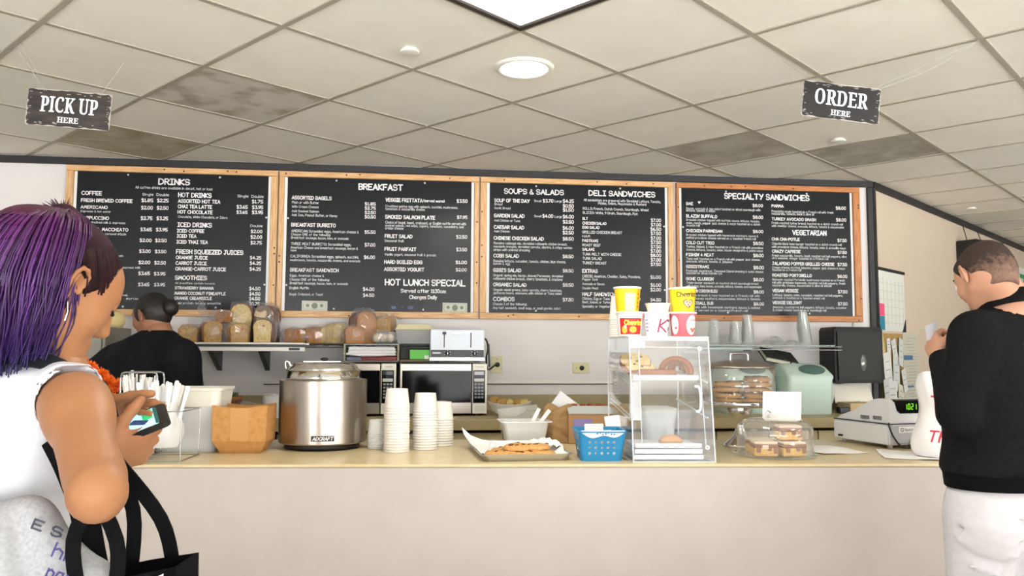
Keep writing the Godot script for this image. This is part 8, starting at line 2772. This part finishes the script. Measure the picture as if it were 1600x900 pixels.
func man_at_counter() -> void:
	var t := thing("person", "man in a black sweater and pale trousers standing at the register", "person", Vector3(1.80, 0, 2.82))
	var o := t.position
	var hc := Vector3(1.738, 1.646, 2.845)
	var hb := facing(deg_to_rad(99), deg_to_rad(28), 0.08)
	var tb := facing(deg_to_rad(105), 0.0)
	var neck := Vector3(1.790, 1.528, 2.862)
	var shl := Vector3(1.660, 1.452, 2.893)
	var ell := Vector3(1.600, 1.218, 2.890)
	var wrl := Vector3(1.650, 1.385, 2.745)
	var shr := Vector3(1.968, 1.440, 2.810)
	var elr := Vector3(2.020, 1.190, 2.820)
	var wrr := Vector3(1.960, 1.130, 2.620)
	var skin := skin_mat("#b98a70")
	var m := mb()
	var f := soft()
	head_shape(f, hc, hb, 0.93)
	f.limb(hc + hb * Vector3(0, -0.050, -0.034), neck + Vector3(0, 0.02, 0), 0.058, 0.062, 0.03)
	f.mesh(m, 0.005)
	ears(m, hc, hb, 0.95, 0.003)
	f = soft()
	f.limb(neck + Vector3(0, 0.05, 0), neck + Vector3(0, -0.04, 0), 0.060, 0.066, 0.03)
	f.limb(neck, Vector3(1.79, 1.0, 2.82), 0.06, 0.10, 0.05)
	f.limb(neck + Vector3(0, -0.06, 0), shl, 0.05, 0.045, 0.05)
	f.limb(neck + Vector3(0, -0.06, 0), shr, 0.05, 0.045, 0.05)
	f.limb(shl, ell, 0.043, 0.036, 0.02)
	f.limb(ell, wrl, 0.036, 0.026, 0.02)
	f.limb(shr, elr, 0.043, 0.036, 0.02)
	f.limb(elr, wrr, 0.036, 0.026, 0.02)
	f.mesh(m, 0.011)
	for h in [[wrl, wrl - ell, 1.0], [wrr, wrr - elr, -1.0]]:
		f = soft()
		hand_shape(f, h[0], (h[1] as Vector3).normalized() + SF * 0.25, SR * (0.9 * h[2]) + SF * 0.3, -h[2], [0.4, 0.95, 1.0, 1.05, 1.05], 1.02)
		f.mesh(m, 0.0042)
	part(t, "body", m.done(), skin, -o)
	# cropped hair
	var nz := FastNoiseLite.new()
	nz.frequency = 60.0
	f = soft()
	f.oval(hc + hb * Vector3(0, 0.008, -0.010), Vector3(0.0775, 0.0945, 0.098) * 0.935, hb, 0.01)
	f.oval(hc + hb * Vector3(0, 0.018, 0.040), Vector3(0.062, 0.057, 0.044), hb, 0.02)
	f.keep(hc + hb * Vector3(0, 0.062, 0.070), hb * Vector3(0, -0.55, 0.83))
	f.limb(hc + hb * Vector3(0, -0.03, -0.055), hc + hb * Vector3(0, -0.07, -0.050), 0.048, 0.046, 0.03)
	f.keep(hc + hb * Vector3(0, -0.084, -0.05), hb * Vector3(0, -1, 0.05))
	for q in [-1.0, 1.0]:
		f.oval(hc + hb * Vector3(q * 0.086, -0.026, -0.004), Vector3(0.026, 0.034, 0.020), hb, 0.008, true)
	m = mb()
	m.colored = true
	f.mesh(m, 0.0046, func(p: Vector3) -> Color:
		var y := (p - hc).dot(hb.y)
		var k := clampf((y + 0.060) / 0.06 + nz.get_noise_3dv(p) * 0.7, 0.0, 1.0)
		return Color(0.19, 0.115, 0.085).lerp(Color(0.042, 0.028, 0.024), k) * (1.0 + 0.35 * nz.get_noise_3dv(p * 1.7)))
	part(t, "cropped_hair", m.done(), tinted(0.8, 0.3), -o)
	for q in [-1.0, 1.0]:
		part(t, "eyebrow", mb().tube(curve([hc + hb * Vector3(q * 0.012, 0.018, 0.099), hc + hb * Vector3(q * 0.030, 0.023, 0.092), hc + hb * Vector3(q * 0.048, 0.014, 0.074)], 4), 0.0036, 5).done(), hexa("#2c211c", 0.8), -o)
		part(t, "eye", mb().ball(hc + hb * Vector3(q * 0.031, -0.008, 0.082), Vector3.ONE * 0.012, 14, 10).done(), hexa("#e9e3dc", 0.2), -o)
	# sweater
	f = soft()
	f.limb(neck + Vector3(0, -0.052, 0), shl.lerp(neck, 0.08), 0.064, 0.066, 0.06)
	f.limb(neck + Vector3(0, -0.052, 0), shr.lerp(neck, 0.08), 0.064, 0.066, 0.06)
	f.oval(Vector3(1.797, 1.33, 2.835), Vector3(0.190, 0.18, 0.130), tb, 0.08)
	f.oval(Vector3(1.792, 1.16, 2.82), Vector3(0.180, 0.19, 0.132), tb, 0.10)
	f.oval(Vector3(1.788, 1.04, 2.815), Vector3(0.186, 0.115, 0.138), tb, 0.06)
	f.limb(shl, ell, 0.062, 0.052, 0.03)
	f.limb(ell, ell.lerp(wrl, 0.93), 0.052, 0.036, 0.03)
	f.limb(shr, elr, 0.066, 0.058, 0.03)
	f.limb(elr, elr.lerp(wrr, 0.93), 0.058, 0.038, 0.03)
	f.limb(shl.lerp(ell, 0.75) + SF * 0.03, ell.lerp(wrl, 0.2) + SR * 0.02, 0.045, 0.04, 0.03)
	f.limb(neck + Vector3(0, 0.05, 0), neck + Vector3(0, -0.006, 0), 0.064, 0.067, 0.006, true)
	f.keep(Vector3(1.79, 1.040, 2.82), Vector3(0.03, -1, -0.02))
	m = mb()
	f.mesh(m, 0.0105)
	var knit := relief(textured(hexa("#ffffff", 0.92, 0.0, 0.25), noise_tex(0.10, [[0.0, "#0e0e0f"], [0.5, "#141415"], [1.0, "#1a1a1b"]], 256, 3, 73), Vector3(3, 3, 3)), 0.02, Vector3(3, 3, 3), 0.4, 74)
	part(t, "sweater", m.done(), knit, -o)
	var hem := []
	var hem2 := []
	for j in 36:
		var a := TAU * j / 36.0
		var d := tb.x * cos(a) * 0.176 + tb.z * sin(a) * 0.128
		hem.append(Vector3(1.788, 1.040, 2.815) + d)
	var hr := []
	for q in [[-0.050, 0.985], [-0.046, 1.0], [0.0, 1.03], [0.012, 1.0]]:
		var ring := []
		for p in hem:
			ring.append((p - Vector3(1.788, 1.040, 2.815)) * q[1] + Vector3(1.788, 1.040 + q[0], 2.815))
		hr.append(ring)
	part(t, "hem_band", mb().loft(hr, true, true, true).done(), hexa("#0f0f10", 0.95, 0.0, 0.2), -o)
	# polo collar
	var rows := []
	for i in 4:
		var row := []
		for j in 25:
			var a := TAU * j / 24.0
			var dirv := tb.x * cos(a) + tb.z * sin(a)
			row.append(neck + dirv * ([0.074, 0.074, 0.080, 0.094][i]) + Vector3(0, [0.0, 0.040, 0.038, -0.004][i] - 0.030 * sin(a), 0))
		rows.append(row)
	part(t, "collar", mb().sheet(rows, 0.004).done(), hexa("#111112", 0.9, 0.0, 0.2), -o)
	# trousers with pockets and folds
	f = soft()
	f.oval(Vector3(1.788, 0.96, 2.812), Vector3(0.168, 0.11, 0.122), tb, 0.05)
	for q in [-1.0, 1.0]:
		var hip: Vector3 = Vector3(1.79, 0.88, 2.81) + tb.x * 0.085 * q
		var knee: Vector3 = Vector3(1.79, 0.48, 2.80) + tb.x * 0.10 * q
		var foot: Vector3 = Vector3(1.79, 0.08, 2.82) + tb.x * 0.11 * q
		f.limb(hip, knee, 0.100, 0.074, 0.05)
		f.limb(knee, foot, 0.074, 0.062, 0.04)
		f.oval(hip - tb.z * 0.045 + Vector3(0, -0.01, 0), Vector3(0.085, 0.085, 0.09), tb, 0.05)
	for k in 7:
		var y := 0.88 - k * 0.035
		f.limb(Vector3(1.79, y, 2.81) + tb.x * 0.19 - tb.z * (0.02 + 0.01 * k), Vector3(1.79, y - 0.05, 2.81) + tb.x * 0.02 - tb.z * 0.165, 0.004, 0.003, 0.02, k % 2 == 0)
	m = mb()
	f.mesh(m, 0.0095)
	var cot := textured(hexa("#ffffff", 0.9, 0.0, 0.2), noise_tex(0.05, [[0.0, "#bfbdbf"], [0.5, "#c9c7c9"], [1.0, "#d0ced0"]], 256, 3, 75), Vector3(2, 2, 2))
	part(t, "trousers", m.done(), relief(cot, 0.012, Vector3(2, 2, 2), 0.4, 76, 2), -o)
	part(t, "back_pocket", mb().sheet([[Vector3(1.70, 0.930, 2.930), Vector3(1.755, 0.923, 2.950), Vector3(1.80, 0.915, 2.950)], [Vector3(1.70, 0.923, 2.933), Vector3(1.755, 0.916, 2.953), Vector3(1.80, 0.908, 2.953)]], 0.004).done(), hexa("#bdbbbe", 0.9), -o)
	for q in [-1.0, 1.0]:
		part(t, "shoe", mb().ball(Vector3(1.79, 0.045, 2.78) + tb.x * 0.11 * q + tb.z * 0.05, Vector3(0.05, 0.045, 0.14), 14, 8, tb).done(), hexa("#3a3330", 0.6), -o)
	# what he holds
	var rc := solo("paper_slip", "folded white paper in the man's raised left hand", "paper", mb().sheet([[Vector3(-0.02, 0, 0), Vector3(0.0, 0.004, 0.01), Vector3(0.022, 0, 0.0)], [Vector3(-0.024, 0.05, 0.004), Vector3(0.0, 0.055, 0.012), Vector3(0.026, 0.05, 0.0)]], 0.002).done(), hexa("#dfe3ee", 0.7), wrl + Vector3(0.012, 0.058, -0.055), Vector3(0.1, 0.2, 0.25))

func employee() -> void:
	var t := thing("person", "employee in a black shirt with dark hair in a bun, behind the counter", "person", Vector3(-1.32, 0, 0.90))
	var o := t.position
	var hc := Vector3(-1.361, 1.580, 0.820)
	var hb := facing(deg_to_rad(160), deg_to_rad(14), 0.05)
	var tb := facing(deg_to_rad(118), 0.0)
	var neck := Vector3(-1.312, 1.455, 0.850)
	var shr := Vector3(-1.165, 1.352, 0.985)
	var shl := Vector3(-1.530, 1.325, 0.800)
	var elr := Vector3(-1.105, 1.085, 1.000)
	var wrr := Vector3(-1.20, 1.06, 0.78)
	var ell := Vector3(-1.680, 1.225, 0.870)
	var wrl := Vector3(-1.58, 1.20, 0.66)
	var m := mb()
	var f := soft()
	head_shape(f, hc, hb, 0.98)
	f.limb(hc + hb * Vector3(0, -0.050, -0.034), neck + Vector3(0, 0.01, 0), 0.056, 0.066, 0.03)
	f.mesh(m, 0.0065)
	ears(m, hc, hb, 1.0, 0.0042)
	f = soft()
	f.limb(neck + Vector3(0, 0.04, 0), neck + Vector3(0, -0.05, 0), 0.060, 0.066, 0.03)
	f.limb(neck, Vector3(-1.33, 1.0, 0.90), 0.06, 0.12, 0.05)
	f.limb(shr, elr, 0.045, 0.04, 0.02)
	f.limb(elr, wrr, 0.04, 0.027, 0.02)
	f.limb(shl, ell, 0.045, 0.04, 0.02)
	f.limb(ell, wrl, 0.04, 0.027, 0.02)
	f.limb(neck + Vector3(0, -0.06, 0), shl, 0.05, 0.045, 0.05)
	f.limb(neck + Vector3(0, -0.06, 0), shr, 0.05, 0.045, 0.05)
	f.mesh(m, 0.013)
	for h in [[wrl, wrl - ell, -1.0], [wrr, wrr - elr, 1.0]]:
		f = soft()
		hand_shape(f, h[0], h[1], Vector3.DOWN, h[2], [0.3, 0.4, 0.45, 0.5, 0.5], 0.95)
		f.mesh(m, 0.0055)
	part(t, "body", m.done(), skin_mat("#96694f"), -o)
	f = soft()
	f.oval(hc + hb * Vector3(0, 0.010, -0.012), Vector3(0.082, 0.098, 0.102), hb, 0.01)
	f.limb(hc + hb * Vector3(0, -0.02, -0.06), hc + hb * Vector3(0, -0.055, -0.05), 0.05, 0.04, 0.03)
	f.limb(hc + hb * Vector3(0.0, 0.050, 0.05), hc + hb * Vector3(-0.03, 0.035, 0.072), 0.034, 0.026, 0.02)
	f.keep(hc + hb * Vector3(0, 0.040, 0.082), hb * Vector3(0, -0.45, 0.9))
	for q in [-1.0, 1.0]:
		f.oval(hc + hb * Vector3(q * 0.082, -0.026, 0.0), Vector3(0.030, 0.032, 0.022), hb, 0.008, true)
	m = mb()
	f.mesh(m, 0.006)
	part(t, "hair", m.done(), hexa("#141112", 0.5), -o)
	f = soft()
	var bun := hc + hb * Vector3(0, 0.0, -0.128)
	f.oval(bun, Vector3(0.040, 0.044, 0.036), hb, 0.01)
	f.limb(bun, hc + hb * Vector3(0, 0.0, -0.09), 0.022, 0.03, 0.01)
	m = mb()
	f.mesh(m, 0.006)
	part(t, "hair_bun", m.done(), hexa("#120f10", 0.5), -o)
	for q in [-1.0, 1.0]:
		part(t, "eye", mb().ball(hc + hb * Vector3(q * 0.030, -0.008, 0.077), Vector3.ONE * 0.0115, 12, 8).done(), hexa("#e9e3dc", 0.2), -o)
		part(t, "eyebrow", mb().tube(curve([hc + hb * Vector3(q * 0.012, 0.018, 0.095), hc + hb * Vector3(q * 0.030, 0.022, 0.088), hc + hb * Vector3(q * 0.046, 0.014, 0.070)], 4), 0.003, 5).done(), hexa("#151110", 0.8), -o)
	# loose black shirt
	f = soft()
	f.limb(neck + Vector3(0, -0.035, 0), shl.lerp(neck, 0.06), 0.076, 0.088, 0.08)
	f.limb(neck + Vector3(0, -0.035, 0), shr.lerp(neck, 0.06), 0.076, 0.088, 0.08)
	f.oval(Vector3(-1.335, 1.26, 0.880), Vector3(0.245, 0.19, 0.175), tb, 0.10)
	f.oval(Vector3(-1.335, 1.05, 0.890), Vector3(0.250, 0.22, 0.19), tb, 0.12)
	f.limb(shr, elr, 0.090, 0.080, 0.05)
	f.limb(elr, elr.lerp(wrr, 0.5), 0.080, 0.07, 0.04)
	f.limb(shl, ell, 0.088, 0.078, 0.05)
	f.limb(ell, ell.lerp(wrl, 0.5), 0.078, 0.07, 0.04)
	f.limb(neck + Vector3(0, 0.05, 0), neck + Vector3(0, 0.0, 0), 0.066, 0.070, 0.006, true)
	m = mb()
	f.mesh(m, 0.014)
	part(t, "shirt", m.done(), relief(textured(hexa("#ffffff", 0.9, 0.0, 0.3), noise_tex(0.04, [[0.0, "#0d0e11"], [0.5, "#131519"], [1.0, "#191b20"]], 256, 3, 78), Vector3(2, 2, 2)), 0.012, Vector3(2, 2, 2), 1.0, 79, 2), -o)
	f = soft()
	for q in [-1.0, 1.0]:
		f.limb(Vector3(-1.33, 0.90, 0.90) + tb.x * 0.10 * q, Vector3(-1.33, 0.08, 0.90) + tb.x * 0.11 * q, 0.12, 0.065, 0.05)
	m = mb()
	f.mesh(m, 0.016)
	part(t, "trousers", m.done(), hexa("#1c1d22", 0.9), -o)
	for q in [-1.0, 1.0]:
		part(t, "shoe", mb().ball(Vector3(-1.33, 0.045, 0.90) + tb.x * 0.11 * q + tb.z * 0.05, Vector3(0.05, 0.045, 0.13), 12, 8, tb).done(), hexa("#1a1a1a", 0.6), -o)
	# white earpiece lying on the shoulder
	part(t, "earpiece", mb().ball(Vector3(-1.56, 1.408, 0.84), Vector3(0.012, 0.006, 0.010), 8, 6).done(), M.white_plastic, -o)

func _ready() -> void:
	look_and_light()
	materials()
	room_shell()
	ceiling_and_lights()
	service_counter()
	back_counter()
	signs()
	menus()
	shelves()
	microwave("right microwave under the toaster, with a dark window", 0.153)
	microwave("left microwave half hidden behind the soup warmer", -0.375)
	toaster()
	organizer()
	bread()
	wall_fittings()
	right_wall_things()
	soup_warmer()
	stacks()
	kraft_trays()
	utensils()
	flowers()
	cookie_tray()
	blue_basket()
	display_case()
	cereal_cups()
	cake_stand()
	glass_dome()
	cash_register()
	plastic_bag()
	counter_back_row()
	young_woman()
	man_at_counter()
	employee()
